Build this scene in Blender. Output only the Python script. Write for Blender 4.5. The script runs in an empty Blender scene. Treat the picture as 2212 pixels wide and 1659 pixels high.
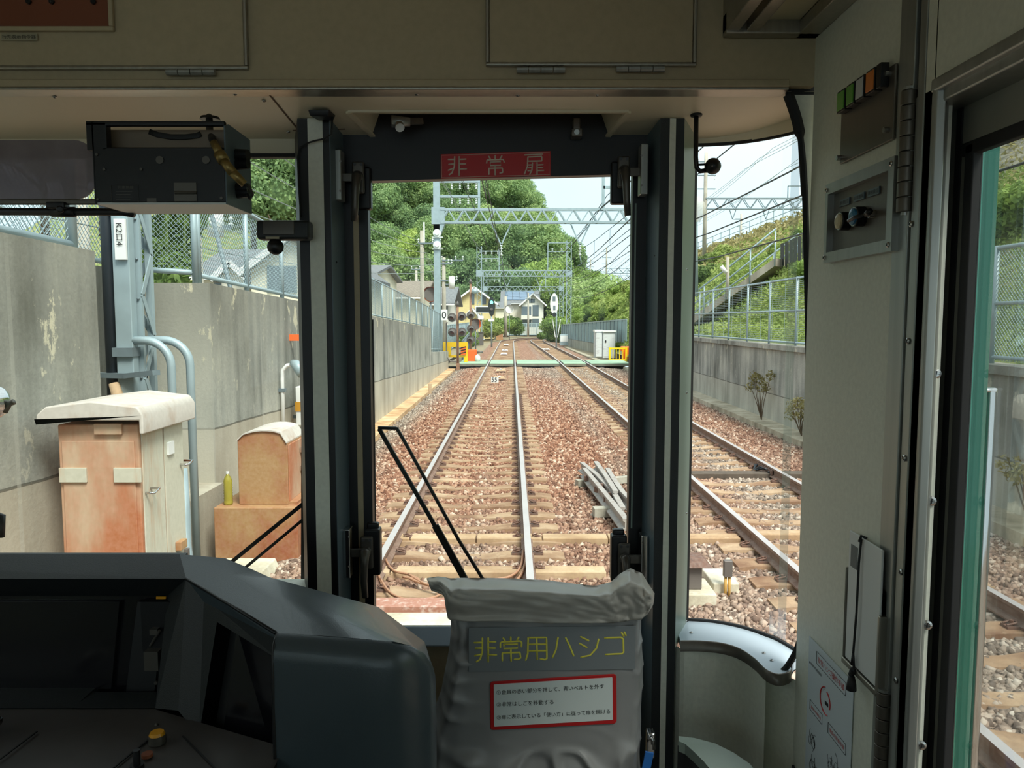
import bpy, math, random
import numpy as np
from mathutils import Vector, Matrix, noise

# ---------------------------------------------------------------- camera, world, sun, exposure
S = bpy.context.scene
COL = S.collection
F = 1650.0
TH = math.atan(137.0 / F)
CAMZ = 2.38
cam = bpy.data.cameras.new('camera'); cam.sensor_width = 36.0; cam.lens = 36.0 * F / 2212.0
cam.clip_start = 0.02; cam.clip_end = 3000
camo = bpy.data.objects.new('camera', cam); COL.objects.link(camo)
camo.location = (0, 0, CAMZ); camo.rotation_euler = (math.pi / 2 - TH, 0, 0)
S.camera = camo
S.view_settings.view_transform = 'Standard'; S.view_settings.look = 'None'
S.view_settings.gamma = 1.0; S.view_settings.use_curve_mapping = False
S.view_settings.exposure = 0.7

W = bpy.data.worlds.new('sky'); S.world = W; W.use_nodes = True
wn, wl = W.node_tree.nodes, W.node_tree.links
wn.clear()
wo = wn.new('ShaderNodeOutputWorld'); bg = wn.new('ShaderNodeBackground')
tc = wn.new('ShaderNodeTexCoord'); sep = wn.new('ShaderNodeSeparateXYZ'); rmp = wn.new('ShaderNodeValToRGB')
wl.new(tc.outputs['Generated'], sep.inputs[0]); wl.new(sep.outputs['Z'], rmp.inputs[0])
rmp.color_ramp.elements[0].position = 0.0; rmp.color_ramp.elements[0].color = (0.62, 0.74, 0.80, 1)
rmp.color_ramp.elements[1].position = 0.5; rmp.color_ramp.elements[1].color = (0.72, 0.80, 0.82, 1)
e = rmp.color_ramp.elements.new(0.12); e.color = (0.57, 0.73, 0.81, 1)
wnz = wn.new('ShaderNodeTexNoise'); wnz.inputs['Scale'].default_value = 3.0
wmx = wn.new('ShaderNodeMixRGB'); wmx.blend_type = 'SCREEN'; wmx.inputs[2].default_value = (0.5, 0.5, 0.5, 1)
wmr = wn.new('ShaderNodeMapRange'); wmr.inputs[1].default_value = 0.4; wmr.inputs[2].default_value = 0.75; wmr.inputs[4].default_value = 0.5
wl.new(tc.outputs['Generated'], wnz.inputs['Vector']); wl.new(wnz.outputs[0], wmr.inputs[0]); wl.new(wmr.outputs[0], wmx.inputs[0])
wl.new(rmp.outputs[0], wmx.inputs[1]); wl.new(wmx.outputs[0], bg.inputs['Color']); bg.inputs['Strength'].default_value = 1.05
wl.new(bg.outputs[0], wo.inputs[0])

sun = bpy.data.lights.new('sun', 'SUN'); sun.energy = 3.2; sun.angle = math.radians(22); sun.color = (1.0, 0.95, 0.86)
suno = bpy.data.objects.new('sun', sun); COL.objects.link(suno)
suno.rotation_euler = Vector((0.42, -0.62, 1.0)).to_track_quat('Z', 'Y').to_euler()   # high, behind the train and to its right

cy = S.cycles
cy.max_bounces = 7; cy.diffuse_bounces = 4; cy.glossy_bounces = 3; cy.transmission_bounces = 4
cy.transparent_max_bounces = 12; cy.caustics_reflective = False; cy.caustics_refractive = False
cy.use_adaptive_sampling = True; cy.adaptive_threshold = 0.02
cy.use_denoising = True; cy.sample_clamp_indirect = 6.0; cy.blur_glossy = 0.5

R = random.Random(7)

def P(px, py, Y):
    """a point of the place: the pixel's sight line met at depth Y (metres ahead)"""
    u = (px - 1106.0) / F; v = (829.5 - py) / F
    d = Vector((u, math.cos(TH) + v * math.sin(TH), -math.sin(TH) + v * math.cos(TH)))
    return Vector((0, 0, CAMZ)) + d * (Y / d.y)

def PX(px, py, X):
    u = (px - 1106.0) / F; v = (829.5 - py) / F
    d = Vector((u, math.cos(TH) + v * math.sin(TH), -math.sin(TH) + v * math.cos(TH)))
    return Vector((0, 0, CAMZ)) + d * (X / d.x)

def PZ(px, py, Z):
    u = (px - 1106.0) / F; v = (829.5 - py) / F
    d = Vector((u, math.cos(TH) + v * math.sin(TH), -math.sin(TH) + v * math.cos(TH)))
    return Vector((0, 0, CAMZ)) + d * ((Z - CAMZ) / d.z)

# ---------------------------------------------------------------- mesh building
class MB:
    def __init__(s): s.v = []; s.f = []; s.m = []
    def add(s, vs, fs, mi=0):
        o = len(s.v); s.v += [tuple(v) for v in vs]; s.f += [tuple(i + o for i in f) for f in fs]; s.m += [mi] * len(fs); return s
    def box(s, a, b, mi=0, M=None):
        x0, y0, z0 = a; x1, y1, z1 = b
        vs = [Vector(p) for p in ((x0,y0,z0),(x1,y0,z0),(x1,y1,z0),(x0,y1,z0),(x0,y0,z1),(x1,y0,z1),(x1,y1,z1),(x0,y1,z1))]
        if M: vs = [M @ v for v in vs]
        return s.add(vs, [(0,3,2,1),(4,5,6,7),(0,1,5,4),(1,2,6,5),(2,3,7,6),(3,0,4,7)], mi)
    def hexa(s, lo, hi, mi=0):
        n = len(lo)
        return s.add(list(lo) + list(hi), [tuple(range(n))[::-1], tuple(range(n, 2*n))] + [(i, (i+1)%n, (i+1)%n+n, i+n) for i in range(n)], mi)
    def prism(s, poly, off, mi=0):
        off = Vector(off); lo = [Vector(p) for p in poly]
        return s.hexa(lo, [p + off for p in lo], mi)
    def poly(s, pts, mi=0): return s.add(pts, [tuple(range(len(pts)))], mi)
    def bar(s, a, b, w, h=None, mi=0, up=(0,0,1)):
        h = w if h is None else h
        a = Vector(a); b = Vector(b); d = (b - a).normalized(); up = Vector(up)
        if abs(d.dot(up)) > 0.98: up = Vector((0, 1, 0))
        r = d.cross(up).normalized() * (w/2); u = r.cross(d).normalized() * (h/2)
        return s.hexa([a-r-u, a+r-u, a+r+u, a-r+u], [b-r-u, b+r-u, b+r+u, b-r+u], mi)
    def tube(s, pts, r, n=8, mi=0, caps=True):
        pts = [Vector(p) for p in pts]; rs = r if isinstance(r, (list, tuple)) else [r]*len(pts)
        o = len(s.v); ref = None
        for i, p in enumerate(pts):
            d = (pts[min(i+1, len(pts)-1)] - pts[max(i-1, 0)]).normalized()
            if ref is None: ref = Vector((0,0,1)) if abs(d.z) < 0.9 else Vector((0,1,0))
            a = (ref - d*ref.dot(d)).normalized(); b = d.cross(a); ref = a
            s.v += [tuple(p + (a*math.cos(t) + b*math.sin(t))*rs[i]) for t in [2*math.pi*k/n for k in range(n)]]
        for i in range(len(pts)-1):
            for k in range(n):
                s.f.append((o+i*n+k, o+i*n+(k+1)%n, o+(i+1)*n+(k+1)%n, o+(i+1)*n+k)); s.m.append(mi)
        if caps:
            s.f.append(tuple(o+k for k in range(n))[::-1]); s.m.append(mi)
            e = o + (len(pts)-1)*n; s.f.append(tuple(e+k for k in range(n))); s.m.append(mi)
        return s
    def sphere(s, c, r, n=12, mi=0, sc=(1,1,1)):
        vs = []; fs = []; c = Vector(c)
        m = n//2
        for i in range(m+1):
            for k in range(n):
                a = math.pi*i/m; b = 2*math.pi*k/n
                vs.append(c + Vector((math.sin(a)*math.cos(b)*sc[0], math.sin(a)*math.sin(b)*sc[1], math.cos(a)*sc[2]))*r)
        for i in range(m):
            for k in range(n):
                fs.append((i*n+k, (i+1)*n+k, (i+1)*n+(k+1)%n, i*n+(k+1)%n))
        return s.add(vs, fs, mi)
    def sweep(s, prof, path, mi=0, fm=None):
        """prof: [(across, up)], path: [(point, across_vec)]"""
        o = len(s.v); n = len(prof)
        for p, ac in path:
            for (a, u) in prof: s.v.append(tuple(Vector(p) + Vector(ac)*a + Vector((0,0,u))))
        for i in range(len(path)-1):
            for k in range(n):
                s.f.append((o+i*n+k, o+i*n+(k+1)%n, o+(i+1)*n+(k+1)%n, o+(i+1)*n+k)); s.m.append(fm(k) if fm else mi)
        s.f.append(tuple(o+k for k in range(n))[::-1]); s.m.append(mi)
        e = o+(len(path)-1)*n; s.f.append(tuple(e+k for k in range(n))); s.m.append(mi)
        return s

def absloc(o):
    v = Vector((0,0,0))
    while o is not None:
        v = v + o.location; o = o.parent
    return v

def build(name, mb, mat, parent=None, smooth=False, bevel=0.0, seg=2, local=False, weld=False):
    me = bpy.data.meshes.new(name)
    off = Vector((0,0,0)) if (parent is None or local) else absloc(parent)
    vs = mb.v if off.length == 0 else [(v[0]-off.x, v[1]-off.y, v[2]-off.z) for v in mb.v]
    me.from_pydata(vs, [], mb.f)
    mats = mat if isinstance(mat, (list, tuple)) else [mat]
    for m in mats: me.materials.append(m)
    if len(mats) > 1: me.polygons.foreach_set('material_index', mb.m)
    me.update()
    import bmesh
    bm = bmesh.new(); bm.from_mesh(me)
    if weld: bmesh.ops.remove_doubles(bm, verts=bm.verts, dist=0.0008)
    bmesh.ops.recalc_face_normals(bm, faces=bm.faces); bm.to_mesh(me); bm.free()
    if smooth: me.shade_smooth()
    o = bpy.data.objects.new(name, me); COL.objects.link(o)
    if parent is not None: o.parent = parent
    if bevel > 0:
        b = o.modifiers.new('bevel', 'BEVEL'); b.width = bevel; b.segments = seg; b.limit_method = 'ANGLE'; b.angle_limit = math.radians(40)
        if not smooth: me.shade_smooth()
        w = o.modifiers.new('wn', 'WEIGHTED_NORMAL'); w.keep_sharp = False
    return o

def tag(o, label=None, cat=None, group=None, kind=None):
    if label: o['label'] = label
    if cat: o['category'] = cat
    if group: o['group'] = group
    if kind: o['kind'] = kind
    return o

def thing(name, loc, label, cat, group=None):
    o = bpy.data.objects.new(name, None); COL.objects.link(o); o.location = loc
    o.empty_display_size = 0.1
    return tag(o, label, cat, group)

def solo(name, mb, mat, label, cat, group=None, kind=None, **k):
    o = build(name, mb, mat, None, **k)
    # origin to the thing's own base
    me = o.data; n = len(me.vertices)
    co = np.empty(n*3, dtype=np.float32); me.vertices.foreach_get('co', co); co = co.reshape(-1, 3)
    c = np.array([(co[:,0].min()+co[:,0].max())/2, (co[:,1].min()+co[:,1].max())/2, co[:,2].min()], dtype=np.float32)
    me.vertices.foreach_set('co', (co - c).ravel()); me.update(); o.location = c.tolist()
    return tag(o, label, cat, group, kind)

def struct(name, mb, mat, **k): return tag(build(name, mb, mat, None, **k), kind='structure')

def copy_tree(o, loc=None, rot=None, scale=None, label=None):
    kids = KIDS.get(o.name)
    c = o.copy(); COL.objects.link(c)
    def rec(src, dst):
        for ch in list(src.children):
            d = ch.copy(); COL.objects.link(d); d.parent = dst; rec(ch, d)
    rec(o, c)
    if loc is not None: c.location = loc
    if rot is not None: c.rotation_euler = rot
    if scale is not None: c.scale = scale
    if label: c['label'] = label
    return c
KIDS = {}

def smooth2(L, n=4):
    q = [Vector((*p, 0)) if len(p) == 2 else Vector(p) for p in L]; out = []
    for i in range(len(q)-1):
        p0, p1, p2, p3 = q[max(i-1,0)], q[i], q[i+1], q[min(i+2,len(q)-1)]
        for k in range(n):
            t = k/n; out.append(0.5*((2*p1)+(p2-p0)*t+(2*p0-5*p1+4*p2-p3)*t*t+(3*p1-3*p2+p3-p0)*t**3))
    out.append(q[-1]); return [(v.x, v.y) for v in out] if len(L[0]) == 2 else out

def arc(c, r, a0, a1, n, plane='xz'):
    out = []
    for i in range(n+1):
        a = math.radians(a0 + (a1-a0)*i/n)
        u, w = r*math.cos(a), r*math.sin(a)
        out.append(Vector(c) + (Vector((u,0,w)) if plane=='xz' else Vector((u,w,0)) if plane=='xy' else Vector((0,u,w))))
    return out

def rrect(w, h, r, n=4):
    pts = []
    for (cx, cy, a) in ((w/2-r, h/2-r, 0), (-w/2+r, h/2-r, 90), (-w/2+r, -h/2+r, 180), (w/2-r, -h/2+r, 270)):
        for i in range(n+1):
            t = math.radians(a + 90*i/n); pts.append((cx + r*math.cos(t), cy + r*math.sin(t)))
    return pts

def curve_text(body, size, M, name, mat, parent, label=None):
    c = bpy.data.curves.new('lettering', 'FONT'); c.body = body; c.size = size; c.extrude = 0.0004; c.align_x = 'LEFT'
    o = bpy.data.objects.new('lettering', c); COL.objects.link(o)
    bpy.context.view_layer.update()
    me = bpy.data.meshes.new_from_object(o.evaluated_get(bpy.context.evaluated_depsgraph_get()))
    bpy.data.objects.remove(o); me.transform(M)
    off = absloc(parent); me.transform(Matrix.Translation(-off)); me.materials.clear(); me.materials.append(mat)
    t = bpy.data.objects.new(name, me); COL.objects.link(t); t.parent = parent
    if label: t['label'] = label
    return t

# ---------------------------------------------------------------- materials
def newmat(name):
    m = bpy.data.materials.new(name); m.use_nodes = True
    return m, m.node_tree.nodes, m.node_tree.links, m.node_tree.nodes['Principled BSDF']

def s2l(c):
    return tuple(((x/255.0)/12.92 if x/255.0 <= 0.04045 else ((x/255.0+0.055)/1.055)**2.4) for x in c) + (1.0,)

def plain(name, col, rough=0.5, metal=0.0, bump=0.0, bscale=40.0, var=0.0, vscale=4.0, spec=0.5, coat=0.0):
    m, n, l, p = newmat(name)
    p.inputs['Roughness'].default_value = rough; p.inputs['Metallic'].default_value = metal
    p.inputs['Specular IOR Level'].default_value = spec; p.inputs['Coat Weight'].default_value = coat
    c = s2l(col)
    tcn = n.new('ShaderNodeTexCoord')
    nz = n.new('ShaderNodeTexNoise'); nz.inputs['Scale'].default_value = vscale; nz.inputs['Detail'].default_value = 5
    l.new(tcn.outputs['Object'], nz.inputs['Vector'])
    mr = n.new('ShaderNodeMapRange'); mr.inputs[1].default_value = 0.3; mr.inputs[2].default_value = 0.7
    mr.inputs[3].default_value = 1 - var; mr.inputs[4].default_value = 1 + var
    l.new(nz.outputs[0], mr.inputs[0])
    mx = n.new('ShaderNodeVectorMath'); mx.operation = 'SCALE'; mx.inputs[0].default_value = c[:3]
    l.new(mr.outputs[0], mx.inputs['Scale']); l.new(mx.outputs[0], p.inputs['Base Color'])
    if bump:
        nb = n.new('ShaderNodeTexNoise'); nb.inputs['Scale'].default_value = bscale; nb.inputs['Detail'].default_value = 3
        l.new(tcn.outputs['Object'], nb.inputs['Vector'])
        b = n.new('ShaderNodeBump'); b.inputs['Strength'].default_value = bump; b.inputs['Distance'].default_value = 0.01
        l.new(nb.outputs[0], b.inputs['Height']); l.new(b.outputs[0], p.inputs['Normal'])
    return m

def ramp(n, stops):
    r = n.new('ShaderNodeValToRGB'); e = r.color_ramp.elements
    e[0].position, e[0].color = stops[0][0], s2l(stops[0][1]); e[1].position, e[1].color = stops[-1][0], s2l(stops[-1][1])
    for p, c in stops[1:-1]:
        q = e.new(p); q.color = s2l(c)
    return r

def nodenoise(n, l, vec, scale, sx=(1,1,1), detail=6, rough=0.6):
    mp = n.new('ShaderNodeMapping'); mp.inputs['Scale'].default_value = sx; l.new(vec, mp.inputs[0])
    z = n.new('ShaderNodeTexNoise'); z.inputs['Scale'].default_value = scale; z.inputs['Detail'].default_value = detail
    z.inputs['Roughness'].default_value = rough; l.new(mp.outputs[0], z.inputs['Vector']); return z.outputs[0]

def mixc(n, l, fac, a, b, mode='MIX'):
    m = n.new('ShaderNodeMixRGB'); m.blend_type = mode
    for i, x in ((0, fac), (1, a), (2, b)):
        if isinstance(x, (int, float)): m.inputs[i].default_value = x
        elif isinstance(x, tuple): m.inputs[i].default_value = x if len(x) == 4 else s2l(x)
        else: l.new(x, m.inputs[i])
    return m.outputs[0]

def mathn(n, l, op, a, b=0.5):
    m = n.new('ShaderNodeMath'); m.operation = op
    for i, x in ((0, a), (1, b)):
        if isinstance(x, (int, float)): m.inputs[i].default_value = x
        else: l.new(x, m.inputs[i])
    return m.outputs[0]

def concrete(name, base, dark, light, band=None, joint=0.0, zmid=None, warm=None, slope=0.0):
    """cast concrete with rain streaks; zmid: height (world) of a lift joint, below it paler"""
    m, n, l, p = newmat(name)
    g = n.new('ShaderNodeNewGeometry'); pos = g.outputs['Position']
    big = nodenoise(n, l, pos, 0.8, detail=5)
    streak = nodenoise(n, l, pos, 2.2, (1.0, 1.6, 0.10), 5, 0.55)
    patch = nodenoise(n, l, pos, 2.6, (1, 1, 0.55), 8, 0.72)
    patch2 = nodenoise(n, l, pos, 1.1, (1, 1, 0.7), 4, 0.5)
    fine = nodenoise(n, l, pos, 30, detail=4)
    r1 = ramp(n, [(0.36, dark), (0.5, base), (0.62, light)]); l.new(streak, r1.inputs[0])
    c = mixc(n, l, 0.55, r1.outputs[0], ramp_out(n, l, patch2, [(0.34, dark), (0.5, base), (0.66, light)]))
    fl = n.new('ShaderNodeMapRange'); fl.inputs[1].default_value = 0.60; fl.inputs[2].default_value = 0.63; l.new(patch, fl.inputs[0])
    c = mixc(n, l, mathn(n, l, 'MULTIPLY', fl.outputs[0], 0.45), c, light)
    c = mixc(n, l, 0.25, c, ramp_out(n, l, fine, [(0.3, dark), (0.7, light)]), 'OVERLAY')
    if zmid is not None:
        s = n.new('ShaderNodeSeparateXYZ'); l.new(pos, s.inputs[0])
        wob = mathn(n, l, 'ADD', s.outputs['Z'], mathn(n, l, 'MULTIPLY', big, 0.05))
        if slope: wob = mathn(n, l, 'ADD', wob, mathn(n, l, 'MULTIPLY', mathn(n, l, 'SUBTRACT', s.outputs['Y'], 34.0), slope))
        lo = mathn(n, l, 'LESS_THAN', wob, zmid)
        c = mixc(n, l, mathn(n, l, 'MULTIPLY', lo, 0.45), c, warm or (196, 178, 150))
        dj = mathn(n, l, 'ABSOLUTE', mathn(n, l, 'SUBTRACT', wob, zmid))
        c = mixc(n, l, mathn(n, l, 'MULTIPLY', mathn(n, l, 'LESS_THAN', dj, 0.012), 0.7), c, (70, 68, 60))
        # shuttering joints run down the wall at a fixed spacing
        fr = mathn(n, l, 'FRACT', mathn(n, l, 'DIVIDE', s.outputs['Y'], 1.8))
        c = mixc(n, l, mathn(n, l, 'MULTIPLY', mathn(n, l, 'LESS_THAN', fr, 0.025), 0.45), c, (196, 196, 185))
        # soot and algae along the top, ragged
        top = n.new('ShaderNodeMapRange'); top.inputs[1].default_value = 1.3; top.inputs[2].default_value = 3.2
        l.new(mathn(n, l, 'ADD', s.outputs['Z'], mathn(n, l, 'MULTIPLY', streak, 1.1)), top.inputs[0])
        c = mixc(n, l, mathn(n, l, 'MULTIPLY', top.outputs[0], 0.55), c, (98, 94, 82))
        fz = mathn(n, l, 'MULTIPLY', mathn(n, l, 'MULTIPLY', fl.outputs[0], top.outputs[0]), 0.8)
        c = mixc(n, l, fz, c, (214, 206, 178))
    l.new(c, p.inputs['Base Color']); p.inputs['Roughness'].default_value = 0.9; p.inputs['Specular IOR Level'].default_value = 0.25
    b = n.new('ShaderNodeBump'); b.inputs['Strength'].default_value = 0.2; b.inputs['Distance'].default_value = 0.015
    l.new(fine, b.inputs['Height']); l.new(b.outputs[0], p.inputs['Normal'])
    return m

def ramp_out(n, l, fac, stops):
    r = ramp(n, stops); l.new(fac, r.inputs[0]); return r.outputs[0]

def rusty(name, paint, rust, amount=0.5, vert=0.25, scale=3.0):
    m, n, l, p = newmat(name)
    tcn = n.new('ShaderNodeTexCoord'); v = tcn.outputs['Object']
    a = nodenoise(n, l, v, scale, (1, 1, vert), 6, 0.65)
    f = nodenoise(n, l, v, 25, detail=4)
    s = mathn(n, l, 'ADD', a, mathn(n, l, 'MULTIPLY', mathn(n, l, 'SUBTRACT', f, 0.5), 0.12))
    mr = n.new('ShaderNodeMapRange'); mr.inputs[1].default_value = 0.62 - amount*0.35; mr.inputs[2].default_value = 0.85 - amount*0.35
    l.new(s, mr.inputs[0])
    c = mixc(n, l, mr.outputs[0], paint, rust)
    c = mixc(n, l, 0.12, c, ramp_out(n, l, f, [(0.3, (90, 80, 70)), (0.7, (225, 220, 210))]))
    l.new(c, p.inputs['Base Color']); p.inputs['Roughness'].default_value = 0.7
    return m

def glassmat(name, tint=(0.93, 0.96, 0.95), refl=0.06):
    m, n, l, p = newmat(name); n.remove(p)
    out = n['Material Output']; t = n.new('ShaderNodeBsdfTransparent'); t.inputs[0].default_value = tint + (1,)
    g = n.new('ShaderNodeBsdfGlossy'); g.inputs['Roughness'].default_value = 0.02
    fr = n.new('ShaderNodeFresnel'); fr.inputs[0].default_value = 1.45
    mu = mathn(n, l, 'MULTIPLY', fr.outputs[0], 0.4)
    mx = n.new('ShaderNodeMixShader'); l.new(mu, mx.inputs[0]); l.new(t.outputs[0], mx.inputs[1]); l.new(g.outputs[0], mx.inputs[2])
    l.new(mx.outputs[0], out.inputs[0]); return m

def leafmat(name, stops, trans=0.35):
    m, n, l, p = newmat(name)
    g = n.new('ShaderNodeNewGeometry'); oi = n.new('ShaderNodeObjectInfo')
    a = nodenoise(n, l, g.outputs['Position'], 0.55, detail=3)
    b = nodenoise(n, l, g.outputs['Position'], 6.0, detail=2)
    s = mathn(n, l, 'ADD', mathn(n, l, 'MULTIPLY', a, 0.55), mathn(n, l, 'MULTIPLY', b, 0.45))
    s = mathn(n, l, 'ADD', s, mathn(n, l, 'MULTIPLY', mathn(n, l, 'SUBTRACT', oi.outputs['Random'], 0.5), 0.28))
    c = ramp_out(n, l, s, stops)
    l.new(c, p.inputs['Base Color']); p.inputs['Roughness'].default_value = 0.6; p.inputs['Specular IOR Level'].default_value = 0.25
    tr = n.new('ShaderNodeBsdfTranslucent'); l.new(c, tr.inputs[0])
    mx = n.new('ShaderNodeMixShader'); mx.inputs[0].default_value = trans
    l.new(p.outputs[0], mx.inputs[1]); l.new(tr.outputs[0], mx.inputs[2]); l.new(mx.outputs[0], n['Material Output'].inputs[0])
    return m

def ballastmat(name, attr):
    m, n, l, p = newmat(name)
    g = n.new('ShaderNodeNewGeometry'); pos = g.outputs['Position']
    big = nodenoise(n, l, pos, 0.35, detail=3)
    s = n.new('ShaderNodeSeparateXYZ'); l.new(pos, s.inputs[0])
    if attr:
        at = n.new('ShaderNodeAttribute'); at.attribute_name = 'tone'; t = at.outputs['Fac']; t2 = at.outputs['Fac']
    else:
        vo = n.new('ShaderNodeTexVoronoi'); vo.inputs['Scale'].default_value = 17; l.new(pos, vo.inputs['Vector'])
        sp = n.new('ShaderNodeSeparateColor'); l.new(vo.outputs['Color'], sp.inputs[0]); t = sp.outputs[0]
    rust = ramp_out(n, l, t, [(0.0, (108, 74, 60)), (0.35, (142, 98, 78)), (0.65, (168, 124, 100)), (0.88, (186, 150, 126)), (1.0, (208, 186, 166))])
    grey = ramp_out(n, l, t, [(0.0, (108, 100, 92)), (0.4, (144, 134, 122)), (0.78, (170, 158, 144)), (1.0, (202, 194, 182))])
    # iron dust lies along the rails; clean stone between and beyond, and around the crossing
    def band(x0, w):
        d = mathn(n, l, 'ABSOLUTE', mathn(n, l, 'SUBTRACT', s.outputs['X'], x0))
        r = n.new('ShaderNodeMapRange'); r.inputs[1].default_value = w; r.inputs[2].default_value = w*2.1; r.inputs[3].default_value = 1; r.inputs[4].default_value = 0
        l.new(d, r.inputs[0]); return r.outputs[0]
    f = mathn(n, l, 'MAXIMUM', band(-1.35, 0.75), band(0.6, 0.85))
    f = mathn(n, l, 'MAXIMUM', f, mathn(n, l, 'MULTIPLY', band(2.6, 0.5), 0.7))
    f = mathn(n, l, 'MAXIMUM', f, mathn(n, l, 'MULTIPLY', band(5.2, 0.5), 0.7))
    ym = n.new('ShaderNodeMapRange'); ym.inputs[1].default_value = 8; ym.inputs[2].default_value = 14; ym.inputs[3].default_value = 0.55; ym.inputs[4].default_value = 1.0
    l.new(s.outputs['Y'], ym.inputs[0]); f = mathn(n, l, 'MULTIPLY', f, ym.outputs[0])
    yc = mathn(n, l, 'ABSOLUTE', mathn(n, l, 'SUBTRACT', s.outputs['Y'], 40))
    rc = n.new('ShaderNodeMapRange'); rc.inputs[1].default_value = 3; rc.inputs[2].default_value = 8; rc.inputs[3].default_value = 0.35; rc.inputs[4].default_value = 1.0
    l.new(yc, rc.inputs[0])
    xr = n.new('ShaderNodeMapRange'); xr.inputs[1].default_value = 0.2; xr.inputs[2].default_value = 0.8; xr.inputs[3].default_value = 1.0; xr.inputs[4].default_value = 0.0
    l.new(s.outputs['X'], xr.inputs[0])
    f = mathn(n, l, 'MULTIPLY', f, mathn(n, l, 'MAXIMUM', rc.outputs[0], xr.outputs[0]))
    f = mathn(n, l, 'ADD', f, mathn(n, l, 'MULTIPLY', mathn(n, l, 'SUBTRACT', big, 0.42), 0.9))
    f = mathn(n, l, 'MINIMUM', mathn(n, l, 'MAXIMUM', f, 0.15), 0.95)
    c = mixc(n, l, f, grey, rust)
    if not attr:
        ed = n.new('ShaderNodeMapRange'); ed.inputs[1].default_value = 0.0; ed.inputs[2].default_value = 0.55; ed.inputs[3].default_value = 1.0; ed.inputs[4].default_value = 0.35
        l.new(vo.outputs['Distance'], ed.inputs[0])
        b = n.new('ShaderNodeBump'); b.inputs['Strength'].default_value = 1.0; b.inputs['Distance'].default_value = 0.05
        l.new(ed.outputs[0], b.inputs['Height']); l.new(b.outputs[0], p.inputs['Normal'])
    l.new(c, p.inputs['Base Color']); p.inputs['Roughness'].default_value = 0.9; p.inputs['Specular IOR Level'].default_value = 0.2
    return m

def slopemat(name):
    m, n, l, p = newmat(name)
    g = n.new('ShaderNodeNewGeometry'); a = nodenoise(n, l, g.outputs['Position'], 0.5, detail=6); b = nodenoise(n, l, g.outputs['Position'], 8, detail=4)
    s = mathn(n, l, 'ADD', mathn(n, l, 'MULTIPLY', a, 0.6), mathn(n, l, 'MULTIPLY', b, 0.4))
    l.new(ramp_out(n, l, s, [(0.35, (70, 92, 44)), (0.5, (118, 132, 70)), (0.62, (160, 150, 110))]), p.inputs['Base Color'])
    p.inputs['Roughness'].default_value = 0.95; return m

def stonewallmat(name):
    m, n, l, p = newmat(name)
    g = n.new('ShaderNodeNewGeometry')
    mp = n.new('ShaderNodeMapping'); mp.inputs['Scale'].default_value = (1, 0.55, 2.6); l.new(g.outputs['Position'], mp.inputs[0])
    vo = n.new('ShaderNodeTexVoronoi'); vo.inputs['Scale'].default_value = 1.5; l.new(mp.outputs[0], vo.inputs['Vector']); vo.feature = 'DISTANCE_TO_EDGE'
    z = nodenoise(n, l, g.outputs['Position'], 1.2, detail=5)
    c = ramp_out(n, l, z, [(0.3, (112, 108, 92)), (0.5, (150, 146, 128)), (0.7, (176, 168, 146))])
    e = n.new('ShaderNodeMapRange'); e.inputs[1].default_value = 0.0; e.inputs[2].default_value = 0.12; e.inputs[3].default_value = 0.5; e.inputs[4].default_value = 1.0
    l.new(vo.outputs['Distance'], e.inputs[0])
    sc = n.new('ShaderNodeVectorMath'); sc.operation = 'SCALE'; l.new(c, sc.inputs[0]); l.new(e.outputs[0], sc.inputs['Scale'])
    l.new(sc.outputs[0], p.inputs['Base Color']); p.inputs['Roughness'].default_value = 0.95
    b = n.new('ShaderNodeBump'); b.inputs['Strength'].default_value = 0.6; b.inputs['Distance'].default_value = 0.1; l.new(vo.outputs['Distance'], b.inputs['Height']); l.new(b.outputs[0], p.inputs['Normal'])
    return m

def rooftile(name, c1, c2, ax='X'):
    m, n, l, p = newmat(name)
    tcn = n.new('ShaderNodeTexCoord')
    br = n.new('ShaderNodeTexBrick'); br.inputs['Scale'].default_value = 2.2; br.inputs['Color1'].default_value = s2l(c1); br.inputs['Color2'].default_value = s2l(c2)
    br.inputs['Mortar'].default_value = s2l(tuple(x*0.6 for x in c1)); br.inputs['Mortar Size'].default_value = 0.03
    mp = n.new('ShaderNodeMapping'); l.new(tcn.outputs['Object'], mp.inputs[0])
    l.new(mp.outputs[0], br.inputs['Vector']); l.new(br.outputs['Color'], p.inputs['Base Color']); p.inputs['Roughness'].default_value = 0.7
    return m

def brushed(name, col, rough=0.35, metal=0.85):
    m, n, l, p = newmat(name)
    tcn = n.new('ShaderNodeTexCoord'); a = nodenoise(n, l, tcn.outputs['Object'], 60, (1, 1, 0.04), 3)
    c = mixc(n, l, a, tuple(int(x*0.85) for x in col), tuple(min(255, int(x*1.1)) for x in col))
    l.new(c, p.inputs['Base Color']); p.inputs['Metallic'].default_value = metal
    mr = n.new('ShaderNodeMapRange'); mr.inputs[3].default_value = rough-0.08; mr.inputs[4].default_value = rough+0.12; l.new(a, mr.inputs[0]); l.new(mr.outputs[0], p.inputs['Roughness'])
    return m

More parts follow.
